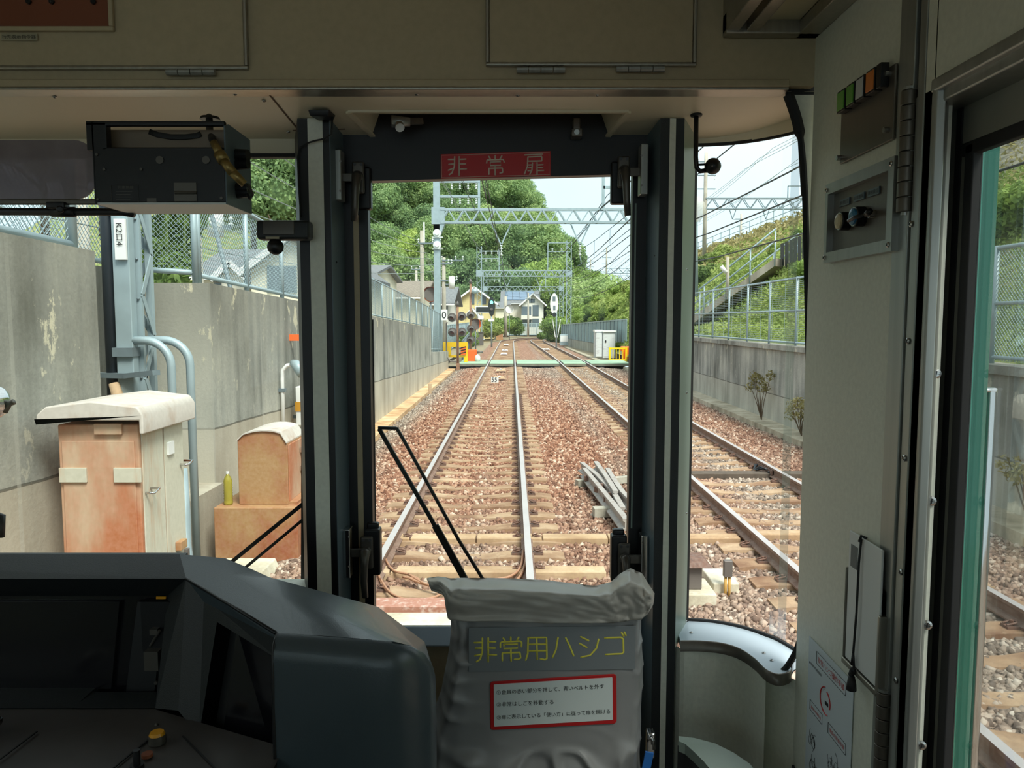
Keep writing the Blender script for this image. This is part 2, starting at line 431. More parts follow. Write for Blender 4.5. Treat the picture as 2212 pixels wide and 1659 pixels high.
M = {}
M['beige'] = plain('beige_laminate', (228, 230, 216), 0.42, bump=0.05, bscale=300, var=0.05, vscale=90)
M['soffit'] = plain('cream_soffit', (222, 212, 186), 0.38, var=0.03, vscale=3)
M['header'] = plain('header_panel', (184, 168, 136), 0.5, bump=0.04, bscale=300, var=0.05, vscale=60)
M['trim'] = brushed('aluminium_trim', (170, 166, 155), 0.32)
M['steel'] = brushed('stainless', (168, 170, 166), 0.34, 0.65)
M['steeldark'] = brushed('worn_steel', (112, 107, 99), 0.36, 0.6)
M['screw'] = plain('screw_steel', (190, 190, 188), 0.25, 0.95)
M['chrome'] = plain('chrome', (215, 215, 215), 0.08, 1.0)
M['black'] = plain('black_paint', (16, 16, 19), 0.42, var=0.1, vscale=20)
M['rubber'] = plain('black_rubber', (26, 26, 28), 0.7)
M['blueg'] = plain('blue_grey_paint', (84, 100, 108), 0.4, bump=0.03, bscale=200)
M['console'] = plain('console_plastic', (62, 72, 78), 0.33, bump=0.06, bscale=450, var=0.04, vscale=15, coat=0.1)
M['consoledark'] = plain('console_dark_plastic', (32, 36, 38), 0.5, bump=0.1, bscale=400)  # darker plastic for hood, bezels, pillar strips and small housings
M['screen'] = plain('screen_glass', (20, 20, 24), 0.16)
M['desk'] = plain('desk_laminate', (66, 62, 60), 0.4, var=0.3, vscale=6)
M['greenj'] = plain('grey_green_paint', (140, 156, 146), 0.38, bump=0.03, bscale=200)
M['handle'] = plain('pewter_handle', (96, 92, 86), 0.38, 0.5)
M['red'] = plain('red_sign', (196, 34, 36), 0.4)
M['signtext'] = plain('sign_lettering', (226, 214, 196), 0.5)
M['yellow'] = plain('yellow_lettering', (244, 232, 92), 0.55)
M['paper'] = plain('white_label', (226, 234, 232), 0.5)
M['ink'] = plain('black_ink', (24, 26, 28), 0.6)
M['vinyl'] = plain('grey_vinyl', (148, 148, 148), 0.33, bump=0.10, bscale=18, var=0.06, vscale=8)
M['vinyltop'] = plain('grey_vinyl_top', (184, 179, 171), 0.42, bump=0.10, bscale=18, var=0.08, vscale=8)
M['vinylband'] = plain('grey_vinyl_panel', (134, 139, 142), 0.33, bump=0.05, bscale=18)
M['blue'] = plain('blue_belt', (40, 110, 190), 0.6)
M['glass'] = glassmat('window_glass')
M['greenglass'] = glassmat('green_tinted_glass', (0.25, 0.55, 0.45))
M['green'] = plain('green_car_body', (26, 98, 82), 0.25, coat=0.3)
M['brownbox'] = plain('brown_recess', (128, 70, 44), 0.6)
M['visor'] = plain('visor_acrylic', (140, 128, 130), 0.25, var=0.25, vscale=7)
_n, _l = M['visor'].node_tree.nodes, M['visor'].node_tree.links
_t = _n.new('ShaderNodeBsdfTransparent'); _t.inputs[0].default_value = (0.6, 0.55, 0.6, 1); _x = _n.new('ShaderNodeMixShader'); _x.inputs[0].default_value = 0.78
_l.new(_t.outputs[0], _x.inputs[1]); _l.new(_n['Principled BSDF'].outputs[0], _x.inputs[2]); _l.new(_x.outputs[0], _n['Material Output'].inputs[0])
M['btn_green'] = plain('green_button', (96, 170, 60), 0.35)
M['btn_white'] = plain('white_button', (200, 204, 204), 0.35)
M['btn_orange'] = plain('orange_button', (226, 132, 58), 0.35)
M['btn_cream'] = plain('cream_button', (206, 190, 150), 0.4)
M['btn_blue'] = plain('blue_button', (40, 112, 150), 0.3)
M['amber'] = plain('amber_button', (216, 150, 20), 0.35)
M['floor'] = plain('cab_floor', (70, 66, 60), 0.6, var=0.15)
M['saloon'] = plain('saloon_wall', (150, 146, 128), 0.6)
M['brass'] = plain('connector_brass', (150, 128, 78), 0.4, 0.7)
M['wallL'] = concrete('old_concrete', (170, 172, 166), (112, 114, 108), (204, 204, 194), zmid=0.42, warm=(208, 194, 170), slope=0.028)
M['wallR'] = concrete('stained_concrete', (150, 152, 148), (88, 90, 86), (200, 200, 192), zmid=0.55, warm=(186, 184, 170))
M['kerb'] = concrete('kerb_concrete', (206, 176, 138), (160, 128, 96), (224, 204, 176))
M['kerbg'] = concrete('kerb_grey', (176, 168, 150), (130, 124, 108), (204, 198, 182))
M['sleeper'] = concrete('sleeper_concrete', (168, 142, 116), (124, 94, 76), (194, 174, 148))
M['trough'] = concrete('trough_concrete', (186, 162, 132), (154, 126, 100), (206, 188, 162))
M['block'] = concrete('block_concrete', (206, 200, 182), (160, 152, 134), (226, 222, 208))
M['ballast'] = ballastmat('ballast_bed', False)
M['stones'] = ballastmat('ballast_stones', True)
M['railside'] = rusty('rail_rust', (128, 98, 82), (104, 66, 48), 0.5, 1.0, 8)
M['railtop'] = plain('rail_head_steel', (214, 206, 204), 0.42, 0.6, var=0.05)
M['clip'] = rusty('clip_rust', (112, 76, 60), (84, 52, 40), 0.6, 1.0, 20)
M['galv'] = plain('galvanised_steel', (158, 176, 182), 0.5, 0.25, var=0.08, vscale=5)
M['galvd'] = plain('galvanised_dark', (118, 132, 138), 0.55, 0.3, var=0.12, vscale=5)
M['mesh'] = plain('fence_wire', (158, 178, 186), 0.5, 0.2)
M['cabR'] = rusty('rusty_cabinet', (206, 186, 158), (186, 112, 70), 0.85, 0.35, 1.3)
M['cabP'] = rusty('cabinet_paint', (206, 204, 186), (186, 138, 96), 0.25, 0.15, 5)
M['cabB'] = rusty('brown_cabinet', (176, 136, 88), (158, 84, 44), 0.6, 0.7, 1.8)
M['roofmetal'] = rusty('roof_sheet', (206, 200, 192), (170, 140, 116), 0.35, 0.6, 3)
M['blackpipe'] = plain('black_pipe', (34, 42, 50), 0.45)
M['white'] = plain('white_paint', (232, 234, 232), 0.5)
M['whiteg'] = rusty('white_graffiti_cover', (214, 220, 222), (150, 130, 140), 0.2, 3.0, 3)
M['ypaint'] = plain('safety_yellow', (252, 206, 12), 0.45)
M['orange'] = plain('orange_paint', (240, 110, 40), 0.45)
M['brownpole'] = rusty('rusty_pole', (150, 110, 80), (128, 72, 44), 0.5, 1, 10)
M['lampgrey'] = plain('lamp_grey', (110, 104, 100), 0.5, 0.2)
M['crossing'] = plain('green_crossing_mat', (160, 188, 162), 0.8, var=0.12, vscale=2)
M['crossedge'] = plain('crossing_edge', (122, 122, 108), 0.85, var=0.2)
M['polec'] = concrete('pole_concrete', (176, 172, 160), (140, 136, 124), (202, 198, 188))
M['ins'] = plain('white_insulator', (226, 236, 232), 0.25)
M['wire'] = plain('dark_wire', (60, 64, 66), 0.6, 0.3)
M['wirel'] = plain('pale_wire', (150, 158, 158), 0.6, 0.3)
M['bark'] = plain('bark', (92, 78, 60), 0.9, bump=0.4, bscale=12, var=0.2)
M['leafA'] = leafmat('leaf_forest', [(0.28, (92, 118, 84)), (0.45, (128, 156, 104)), (0.6, (162, 184, 120)), (0.8, (194, 206, 144))])
M['leafB'] = leafmat('leaf_bright', [(0.28, (80, 104, 52)), (0.45, (124, 150, 78)), (0.62, (160, 184, 98)), (0.8, (196, 206, 124))])
M['leafC'] = leafmat('leaf_bushes', [(0.28, (80, 98, 52)), (0.45, (120, 142, 72)), (0.62, (156, 172, 94)), (0.8, (188, 190, 130))])
M['drygrass'] = leafmat('dry_grass', [(0.28, (110, 104, 66)), (0.5, (164, 156, 104)), (0.75, (196, 186, 140))], 0.3)
M['slope'] = slopemat('slope_soil')
M['stonewall'] = stonewallmat('block_retaining_wall')
M['path'] = concrete('path_concrete', (170, 162, 148), (130, 124, 112), (196, 190, 176))
M['rooftile'] = rooftile('grey_roof_tiles', (120, 124, 128), (140, 142, 144))
M['rooftileb'] = rooftile('brown_roof_tiles', (138, 126, 112), (156, 144, 128))
M['stucco'] = plain('cream_stucco', (226, 220, 196), 0.9, bump=0.2, bscale=60, var=0.04)
M['stuccoy'] = plain('yellow_stucco', (222, 206, 150), 0.9, bump=0.2, bscale=60, var=0.05)
M['stuccow'] = plain('white_stucco', (226, 224, 214), 0.9, bump=0.2, bscale=60, var=0.04)
M['winglass'] = plain('house_window_glass', (96, 108, 116), 0.15)
M['solar'] = plain('solar_panel', (86, 112, 140), 0.12)
M['bluefence'] = plain('blue_grey_sheet', (134, 158, 164), 0.55, 0.15, var=0.1, vscale=2)
M['darkfence'] = plain('dark_fence_board', (66, 68, 66), 0.7)
M['hill'] = plain('far_hill', (98, 128, 112), 1.0, var=0.15, vscale=0.05)
M['soil'] = plain('soil', (150, 138, 112), 0.95, var=0.15, vscale=1)
M['signal'] = plain('signal_black', (34, 40, 40), 0.5)
_m, _n, _l, _p = newmat('signal_lamp_lit'); _p.inputs['Base Color'].default_value = (0.1, 0.8, 0.7, 1)
_p.inputs['Emission Color'].default_value = (0.2, 0.95, 0.8, 1); _p.inputs['Emission Strength'].default_value = 1.6; M['siglit'] = _m
_m, _n, _l, _p = newmat('bottle_plastic'); _p.inputs['Base Color'].default_value = s2l((198, 188, 84)); _p.inputs['Roughness'].default_value = 0.1; _p.inputs['Transmission Weight'].default_value = 0.45; M['oil'] = _m
_m, _n, _l, _p = newmat('ceiling_lamp_panel'); _p.inputs['Base Color'].default_value = s2l((206, 196, 160)); _p.inputs['Roughness'].default_value = 0.4; M['lamp'] = _m
M['sag'] = plain('translucent_sheet', (206, 204, 190), 0.6)
_n, _l = M['sag'].node_tree.nodes, M['sag'].node_tree.links
_t = _n.new('ShaderNodeBsdfTransparent'); _x = _n.new('ShaderNodeMixShader'); _x.inputs[0].default_value = 0.45
_l.new(_t.outputs[0], _x.inputs[1]); _l.new(_n['Principled BSDF'].outputs[0], _x.inputs[2]); _l.new(_x.outputs[0], _n['Material Output'].inputs[0])
# ================================================================ THE LINE OUTSIDE
def c1(y): return -0.58 + (0 if y < 88 else (y-88)**2/90.0)
def c2(y):
    b = 3.5 if y < 50 else 3.5 - 0.5*min(1, (y-50)/35.0)
    return b + (0 if y < 92 else (y-92)**2/90.0)

# ---- ground
mb = MB()
xs = [-60, -30, -8, -4.2]; mb.poly([(-90, -5, 0.4), (-4.2, -5, 0.4), (-4.2, 44, 0.2), (-90, 44, 0.4)])
mb.poly([(-90, 44, 0.2), (-3.9, 44, -0.05), (-3.9, 210, 0.0), (-90, 210, 0.6)])
mb.poly([(-3.9, 44, -0.25), (90, 44, -0.25), (90, 210, -0.25), (-3.9, 210, -0.25)])
struct('ground', mb, M['soil'])
mb = MB()
prof = [(-4.6, -0.40), (-3.13, -0.40), (-2.45, -0.24), (-2.0, -0.205), (0.8, -0.205), (1.45, -0.24), (2.1, -0.205), (4.9, -0.205), (5.5, -0.26), (6.7, -0.34)]
ys = [-6, 10, 30, 43, 60, 88, 94, 100, 106, 112, 120]
for i in range(len(ys)-1):
    for k in range(len(prof)-1):
        q = []
        for (yy, kk) in ((ys[i], k), (ys[i], k+1), (ys[i+1], k+1), (ys[i+1], k)):
            sh = 0 if yy < 88 else (yy-88)**2/90.0
            q.append((prof[kk][0]+sh, yy, prof[kk][1]))
        mb.poly(q)
struct('ground_ballast_bed', mb, M['ballast'], smooth=False)

def bz(x):
    for k in range(len(prof)-1):
        if prof[k][0] <= x <= prof[k+1][0]:
            t = (x-prof[k][0])/(prof[k+1][0]-prof[k][0]); return prof[k][1]*(1-t)+prof[k+1][1]*t
    return -0.3

# loose ballast stones (nobody could count them)
SPN = 0.57
def stones(seed, y0, y1, x0, x1, dens, smin, smax, name):
    g = np.random.default_rng(seed)
    n = int((y1-y0)*(x1-x0)*dens)
    x = g.uniform(x0, x1, n); y = y0 + (y1-y0)*g.random(n)**1.25
    s = g.uniform(smin, smax, n)*(0.75+0.5*g.random(n))
    keep = np.ones(n, bool)
    for c, y_s in ((-0.58, 5.3), (3.5, 3.3)):
        ph = ((y-y_s)/SPN) % 1.0
        on = (np.abs(x-c) < 1.14) & ((ph < 0.20) | (ph > 0.80)) & (g.random(n) > np.where(np.abs(x-c) < 0.42, 0.22, np.where(np.abs(x-c) > 0.95, 0.15, 0.0)))
        keep &= ~on
        keep &= ~((np.abs(np.abs(x-c)-0.75) < 0.085))
    for ty in (7.55, 8.75): keep &= ~((np.abs(y-ty) < 0.10) & (x > -2.1) & (x < 2.5))
    keep &= ~((x < -2.3) & (y > 8.0) & (y < 9.3)); keep &= ~((x < -2.55) & (y < 6.9))
    keep &= ~((np.abs(y-44) < 2.4))
    x, y, s = x[keep], y[keep], s[keep]; n = len(x)
    z = np.interp(x, [p[0] for p in prof], [p[1] for p in prof]) + s*0.10 + g.uniform(-0.012, 0.012, n)
    inter = (np.abs(x-c1(0)) < 0.7) | (np.abs(x-3.5) < 0.7)
    z = np.where(inter | (np.abs(x-c1(0)) < 1.3) | (np.abs(x-3.5) < 1.3), z-0.012, z)
    cube = np.array([(-1,-1,-1),(1,-1,-1),(1,1,-1),(-1,1,-1),(-1,-1,1),(1,-1,1),(1,1,1),(-1,1,1)], float)*0.5
    v = cube[None]*(1+g.uniform(-0.45, 0.25, (n, 8, 3)))*np.stack([s, s*g.uniform(0.6,1,n), s*g.uniform(0.5,0.8,n)], 1)[:, None, :]
    # random rotations
    q = g.normal(size=(n, 4)); q /= np.linalg.norm(q, axis=1)[:, None]; a, b, c, d = q.T
    Rm = np.stack([1-2*(c*c+d*d), 2*(b*c-a*d), 2*(b*d+a*c), 2*(b*c+a*d), 1-2*(b*b+d*d), 2*(c*d-a*b), 2*(b*d-a*c), 2*(c*d+a*b), 1-2*(b*b+c*c)], 1).reshape(n, 3, 3)
    v = np.einsum('nij,nkj->nki', Rm, v) + np.stack([x, y, z], 1)[:, None, :]
    fq = np.array([(0,3,2,1),(4,5,6,7),(0,1,5,4),(1,2,6,5),(2,3,7,6),(3,0,4,7)])
    f = (np.arange(n)[:, None, None]*8 + fq[None]).reshape(-1)
    me = bpy.data.meshes.new(name); me.vertices.add(n*8); me.vertices.foreach_set('co', v.reshape(-1).astype(np.float32))
    me.loops.add(n*24); me.loops.foreach_set('vertex_index', f.astype(np.int32))
    me.polygons.add(n*6); me.polygons.foreach_set('loop_start', np.arange(0, n*24, 4, dtype=np.int32))
    me.update(calc_edges=True)
    at = me.attributes.new('tone', 'FLOAT', 'FACE'); at.data.foreach_set('value', np.repeat(g.random(n), 6).astype(np.float32))
    me.materials.append(M['stones']); o = bpy.data.objects.new(name, me); COL.objects.link(o)
    return tag(o, kind='stuff')
o = stones(1, 4.0, 13, -3.1, 6.0, 800, 0.034, 0.062, 'ballast_stones')
tag(o, 'loose crushed ballast stones around the nearest sleepers', 'ballast')
o = stones(2, 12, 42, -3.1, 6.1, 330, 0.042, 0.07, 'ballast_stones')
tag(o, 'crushed ballast stones further along the line up to the footpath crossing', 'ballast')

# ---- rails
RP = [(-0.035, 0), (0.035, 0), (0.036, -0.03), (0.010, -0.045), (0.009, -0.115), (0.065, -0.135), (0.065, -0.150), (-0.065, -0.150), (-0.065, -0.135), (-0.009, -0.115), (-0.010, -0.045), (-0.036, -0.03)]
def rail(cf, off, y0, y1, label):
    ysr = [y0 + i*2.0 for i in range(int((y1-y0)/2)+1)]
    path = []
    for y in ysr:
        dx = (cf(y+0.5)-cf(y-0.5)); t = Vector((dx, 1, 0)).normalized(); ac = Vector((t.y, -t.x, 0))
        path.append((Vector((cf(y), y, 0)) + ac*off, ac))
    mb = MB(); mb.sweep(RP, path, 1, fm=lambda k: 0 if k in (0,) else 1)
    return solo('rail', mb, [M['railtop'], M['railside']], label, 'rail')
rail(c1, -0.75, 3.0, 117, 'left rail of the near track, shiny top and rusty side')
rail(c1, 0.75, 3.0, 117, 'right rail of the near track, bright polished head below the red sign')
rail(c2, -0.75, -1.0, 117, 'left rail of the neighbouring track, nearer to the ballast gap')
rail(c2, 0.75, -1.0, 117, 'outer rail of the neighbouring track beside the stained wall')

# ---- sleepers
def sleeper_mb():
    mb = MB()
    st = [(-1.15, 0.13, -0.015), (-1.0, 0.135, 0.0), (-0.55, 0.13, 0.0), (-0.28, 0.10, -0.028), (0, 0.095, -0.034), (0.28, 0.10, -0.028), (0.55, 0.13, 0.0), (1.0, 0.135, 0.0), (1.15, 0.13, -0.015)]
    o = len(mb.v)
    for (x, w, z) in st:
        mb.v += [(x, -w-0.02, -0.13), (x, w+0.02, -0.13), (x, w, z), (x, -w, z)]
    for i in range(len(st)-1):
        for k in range(4): mb.f.append((i*4+k, i*4+(k+1)%4, i*4+4+(k+1)%4, i*4+4+k)); mb.m.append(0)
    mb.f.append((3,2,1,0)); mb.m.append(0); e = (len(st)-1)*4; mb.f.append((e,e+1,e+2,e+3)); mb.m.append(0)
    return mb
slp = build('concrete_sleeper', sleeper_mb(), M['sleeper'])
far_slp = slp.copy(); COL.objects.link(far_slp)
cm = MB(); cm.box((-0.055, -0.05, 0.0), (0.055, 0.05, 0.022)); cm.tube([(-0.05, -0.028, 0.03), (0.03, -0.03, 0.05), (0.045, 0, 0.052), (0.03, 0.03, 0.05), (-0.05, 0.028, 0.03)], 0.009, 5); cm.tube([(0.005,0,0.0),(0.005,0,0.062)], 0.016, 6)
clip0 = build('rail_fastener', cm, M['clip'])
for i, (s, q) in enumerate(((-1, 1), (-1, -1), (1, 1), (1, -1))):
    c = clip0 if i == 0 else clip0.copy()
    if i: COL.objects.link(c)
    c.parent = slp; c.location = (s*0.75 + q*0.115, 0, -0.0); c.rotation_euler = (0, 0, 0 if q < 0 else math.pi)
def sleepers(cf, y0, y1, group, lab_near):
    i = 0; y = y0
    while y < y1:
        c = copy_tree(slp if y < 26 else far_slp)
        c.location = (cf(y), y, -0.156); c.rotation_euler = (0, 0, -math.atan((cf(y+0.5)-cf(y-0.5))) + R.uniform(-0.006, 0.006))
        tag(c, lab_near, 'sleeper', group); y += SPN
sleepers(c1, 5.3, 88, 'concrete sleepers of the near track', 'concrete sleeper crossing under the two rails of the near track')
sleepers(c2, 3.3, 84, 'concrete sleepers of the neighbouring track', 'concrete sleeper crossing under the two rails of the neighbouring track')
def kill(o):
    for ch in list(o.children): kill(ch)
    bpy.data.objects.remove(o)
kill(slp); kill(far_slp)
mb = MB(); mb.box((2.05, 12.25, -0.19), (4.95, 12.50, -0.10))
solo('timber_sleeper', mb, plain('dark_timber', (92, 82, 72), 0.9, bump=0.3, bscale=30, var=0.2, vscale=8), 'dark timber sleeper at the rail joint of the neighbouring track', 'sleeper', bevel=0.01)
mb = MB()
y = 88.0
while y < 112:
    for cf in (c1, c2):
        a = math.atan(cf(y+0.5)-cf(y-0.5)); Mx = Matrix.Translation((cf(y), y, -0.2)) @ Matrix.Rotation(-a, 4, 'Z')
        mb.box((-1.15, -0.12, 0), (1.15, 0.12, 0.06), 0, Mx)
    y += SPN*1.3
o = solo('distant_sleepers', mb, M['sleeper'], 'far sleepers of both tracks where the line bends away', 'sleepers', kind='stuff')

# rail joints of the neighbouring track (fishplates with bond cables)
for (px_, lab) in ((2.75, 'dark fishplate joint with bond wires on the left rail of the neighbouring track'), (4.25, 'dark fishplate joint on the outer rail of the neighbouring track')):
    t = thing('rail_joint', (px_, 12.6, -0.1), lab, 'rail joint')
    for s in (-1, 1):
        b = MB(); b.box((px_+s*0.038-0.012, 12.2, -0.12), (px_+s*0.038+0.012, 13.0, -0.04)); build('fishplate', b, M['clip'], t, bevel=0.004)
    for k in range(4):
        b = MB(); b.tube([(px_-0.075, 12.3+k*0.2, -0.08), (px_+0.075, 12.3+k*0.2, -0.08)], 0.014, 6); build('bolt', b, M['blackpipe'], t)
    b = MB()
    for k in range(3): b.tube([(px_-0.07, 12.35+k*0.05, -0.05), (px_-0.16-0.03*k, 12.45, -0.02-0.03*k), (px_-0.18, 12.7, -0.12), (px_-0.07, 12.9+k*0.04, -0.08)], 0.012, 5)
    build('bond_cable', b, M['blackpipe'], t, smooth=True)

# cable troughs crossing the tracks
def trough(x0, x1, y, lab, n):
    t = thing('cable_trough', ((x0+x1)/2, y, -0.2), lab, 'cable trough')
    L = (x1-x0)/n
    for k in range(n):
        b = MB(); b.box((x0+k*L+0.006, y-0.10, -0.22), (x0+(k+1)*L-0.006, y+0.10, -0.125)); build('trough_cover', b, M['trough'], t, bevel=0.012)
trough(-1.95, 2.65, 8.75, 'long pale concrete cable trough crossing between the tracks, the farther of two', 6)
trough(-1.95, 0.95, 7.55, 'long pale concrete cable trough nearest to the train', 4)
trough(2.85, 4.2, 8.9, 'pale concrete cable trough lying inside the neighbouring track', 2)
mb = MB(); mb.box((-2.0, 6.44, -0.17), (0.4, 6.66, -0.09)); solo('steel_plank', mb, rusty('red_brown_plank', (176, 120, 100), (222, 200, 190), 0.3, 1, 12), 'reddish brown steel plank lying across the track bed', 'plank', bevel=0.008)
mb = MB(); mb.box((-2.3, 6.00, -0.2), (0.6, 6.32, -0.09)); solo('concrete_beam', mb, M['block'], 'white concrete beam at the foot of the door window', 'beam', bevel=0.02)

# loops of brown cable by the near track
def cable(pts, r, lab, mat=None, name='cable'):
    # catmull smoothing
    q = [Vector(p) for p in pts]; out = []
    for i in range(len(q)-1):
        p0, p1, p2, p3 = q[max(i-1,0)], q[i], q[i+1], q[min(i+2,len(q)-1)]
        for k in range(5):
            t = k/5; out.append(0.5*((2*p1)+(p2-p0)*t+(2*p0-5*p1+4*p2-p3)*t*t+(3*p1-3*p2+p3-p0)*t**3))
    out.append(q[-1]); b = MB(); b.tube(out, r, 7); return solo(name, b, mat or M['kerb2'], lab, 'cable', smooth=True)
M['kerb2'] = plain('brown_cable', (176, 132, 104), 0.55)
cb = lambda lst, z=-0.11: [PZ(x, y, z) for x, y in lst]
cable(cb([(822,1175),(838,1180),(832,1205),(850,1232),(880,1240),(905,1252),(870,1246)]), 0.012, 'brown cable hooked up beside the left rail')
cable(cb([(815,1232),(826,1262),(850,1286),(890,1296),(930,1292),(950,1284),(948,1272),(900,1256),(878,1246)]), 0.013, 'brown cable making a wide loop by the left rail')
cable(cb([(822,1250),(838,1275),(862,1290),(905,1300),(944,1296),(965,1288),(958,1270),(920,1262),(882,1240)], -0.10), 0.011, 'thinner brown cable lying inside the wide cable loop')
cable(cb([(1130,1190),(1124,1225),(1100,1246),(1060,1252)]), 0.014, 'brown cable running out from the right rail foot')
cable(cb([(1138,1195),(1130,1232),(1112,1256),(1080,1262)]), 0.014, 'second brown cable curling from the right rail foot')
cable(cb([(800,1338),(840,1340),(870,1348),(890,1358)]), 0.012, 'brown cable in front of the white concrete beam')

# spare crossing rails lying on the ballast
def spare_rail(pts, lab, h=0.15, grey=M['galvd']):
    q = [Vector(p) for p in pts]; path = []
    for i, p in enumerate(q):
        t = (q[min(i+1, len(q)-1)]-q[max(i-1, 0)]); t.z = 0; t.normalize(); path.append((p, Vector((t.y, -t.x, 0))))
    b = MB(); b.sweep(RP, path, 0); return solo('spare_rail', b, grey, lab, 'rail', smooth=False)
M['frog'] = rusty('spare_rail_steel', (166, 160, 156), (126, 104, 92), 0.35, 1, 8)
spare_rail([PZ(1262,1010,0.04), PZ(1292,1046,0.04), PZ(1330,1092,0.04), PZ(1352,1120,0.04)], 'longest grey spare rail of the pile beside the door jamb', grey=M['frog'])
spare_rail([PZ(1257,998,0.05), PZ(1290,1024,0.05), PZ(1325,1060,0.05), PZ(1345,1095,0.05)], 'grey spare rail second in the pile, bent slightly', grey=M['frog'])
spare_rail([PZ(1287,996,0.10), PZ(1308,1025,0.10), PZ(1330,1060,0.10)], 'short grey spare rail laid slanting over the pile', grey=M['frog'])
spare_rail([PZ(1312,1010,0.06), PZ(1330,1040,0.06), PZ(1346,1062,0.06), PZ(1375,1090,0.06)], 'grey spare rail of the pile nearest the neighbouring track', grey=M['frog'])
b = MB(); b.bar(PZ(1246,1044,-0.14), PZ(1372,1034,-0.14), 0.12, 0.10); solo('support_batten', b, M['polec'], 'grey batten under the far end of the spare rails', 'batten')
b = MB(); b.bar(PZ(1282,1106,-0.13), PZ(1345,1104,-0.13), 0.14, 0.12); solo('support_batten', b, M['polec'], 'pale grey batten under the near end of the spare rails', 'batten')
for k, (x, y) in enumerate(((1276,1034),(1300,1058),(1318,1078))):
    p = PZ(x, y, -0.05); b = MB(); b.box((-0.1,-0.05,-0.03),(0.1,0.05,0.05), 0, Matrix.Translation(p) @ Matrix.Rotation(0.5*k, 4, 'Z')); b.tube([p+Vector((0,0,0.03)), p+Vector((0,0,0.09))], 0.03, 6)
    solo('spacer_block', b, M['clip'], ['rusty spacer block at the far end of the spare rails','rusty spacer block in the middle of the spare rails','rusty spacer block at the near end of the spare rails'][k], 'block')

# ---- left retaining wall, recess and kerb
def topL(y): return 2.82 - 0.031*(y-9.0)
def wallrun(pts, th, zb, zf, mat, name='wall_left'):
    b = MB()
    for (a, c) in zip(pts, pts[1:]):
        a = Vector(a); c = Vector(c); d = (c-a).normalized(); n = Vector((-d.y, d.x))*th
        lo = [(a.x,a.y,zb),(c.x,c.y,zb),(c.x+n.x,c.y+n.y,zb),(a.x+n.x,a.y+n.y,zb)]
        hi = [(a.x,a.y,zf(a.y)),(c.x,c.y,zf(c.y)),(c.x+n.x,c.y+n.y,zf(c.y)),(a.x+n.x,a.y+n.y,zf(a.y))]
        b.hexa(lo, hi)
    return struct(name, b, mat)
wallrun([(-3.55, -6), (-3.55, 6.57)], 0.75, -0.45, lambda y: 3.0 - 0.024*(y-5.3) if y > 0 else 3.2, M['wallL'])
wallrun([(-4.3, 6.57), (-4.35, 9.0)], 0.3, -0.45, lambda y: 2.95, M['wallL'])
wallrun([(-3.55, 9.0), (-3.55, 33.6)], 0.8, -0.45, topL, M['wallL'])
wallrun([(-3.55, 33.6), (-3.55, 42.6)], 0.8, -0.45, lambda y: 0.98 - 0.036*(y-34), M['wallL'])
b = MB(); b.box((-3.55, 9.2, -0.5), (-3.13, 42.5, -0.27)); b.box((-3.55, -4, -0.5), (-3.2, 6.4, -0.27))
struct('trim_kerb_left', b, M['kerb'])
b = MB(); b.box((-4.3, 7.5, -0.5), (-3.45, 9.0, 0.45)); struct('trim_recess_ledge', b, M['wallL'])

# ---- right retaining wall
b = MB(); b.box((6.6, -6, -0.5), (6.95, 41.5, 1.72)); b.box((6.52, -6, 1.66), (7.0, 41.5, 1.78)); struct('wall_right', b, M['wallR'])
b = MB(); b.box((6.05, -6, -0.5), (6.6, 41.5, -0.14)); struct('trim_kerb_right', b, M['kerbg'])

# ---- fences
def chain(b, A, B, z0f, z1f, pitch, w):
    """woven wire: two families of slanting wires between a low and a high line"""
    A = Vector(A); B = Vector(B); L = (B-A).length; d = (B-A)/L
    h = z1f(0.5)-z0f(0.5); n = int(L/pitch)
    for k in range(-int(h/pitch/1.0)-1, n+1):
        for s in (1, -1):
            s0 = k*pitch if s > 0 else k*pitch + h
            s1 = s0 + s*h
            t0, t1 = 0.0, 1.0
            lo, hi = (s0, s1) if s0 < s1 else (s1, s0)
            if hi <= 0 or lo >= L: continue
            def tt(x): return (x-s0)/(s1-s0)
            ta, tb = sorted((tt(max(lo, 0)), tt(min(hi, L))))
            pa = s0 + (s1-s0)*ta; pb = s0 + (s1-s0)*tb
            fa, fb = pa/L, pb/L
            za = z0f(fa)*(1-ta) + z1f(fa)*ta; zb = z0f(fb)*(1-tb) + z1f(fb)*tb
            p = A + d*pa; q = A + d*pb
            b.bar((p.x, p.y, za), (q.x, q.y, zb), w)
def hmesh(b, A, B, z0f, z1f, nw, w, vstep):
    A = Vector(A); B = Vector(B); L = (B-A).length
    for k in range(nw+1):
        t = k/nw; b.bar((A.x, A.y, z0f(0)*(1-t)+z1f(0)*t), (B.x, B.y, z0f(1)*(1-t)+z1f(1)*t), w)
    m = int(L/vstep)
    for k in range(m+1):
        t = k/m; p = A.lerp(B, t); b.bar((p.x, p.y, z0f(t)), (p.x, p.y, z1f(t)), w*0.8)
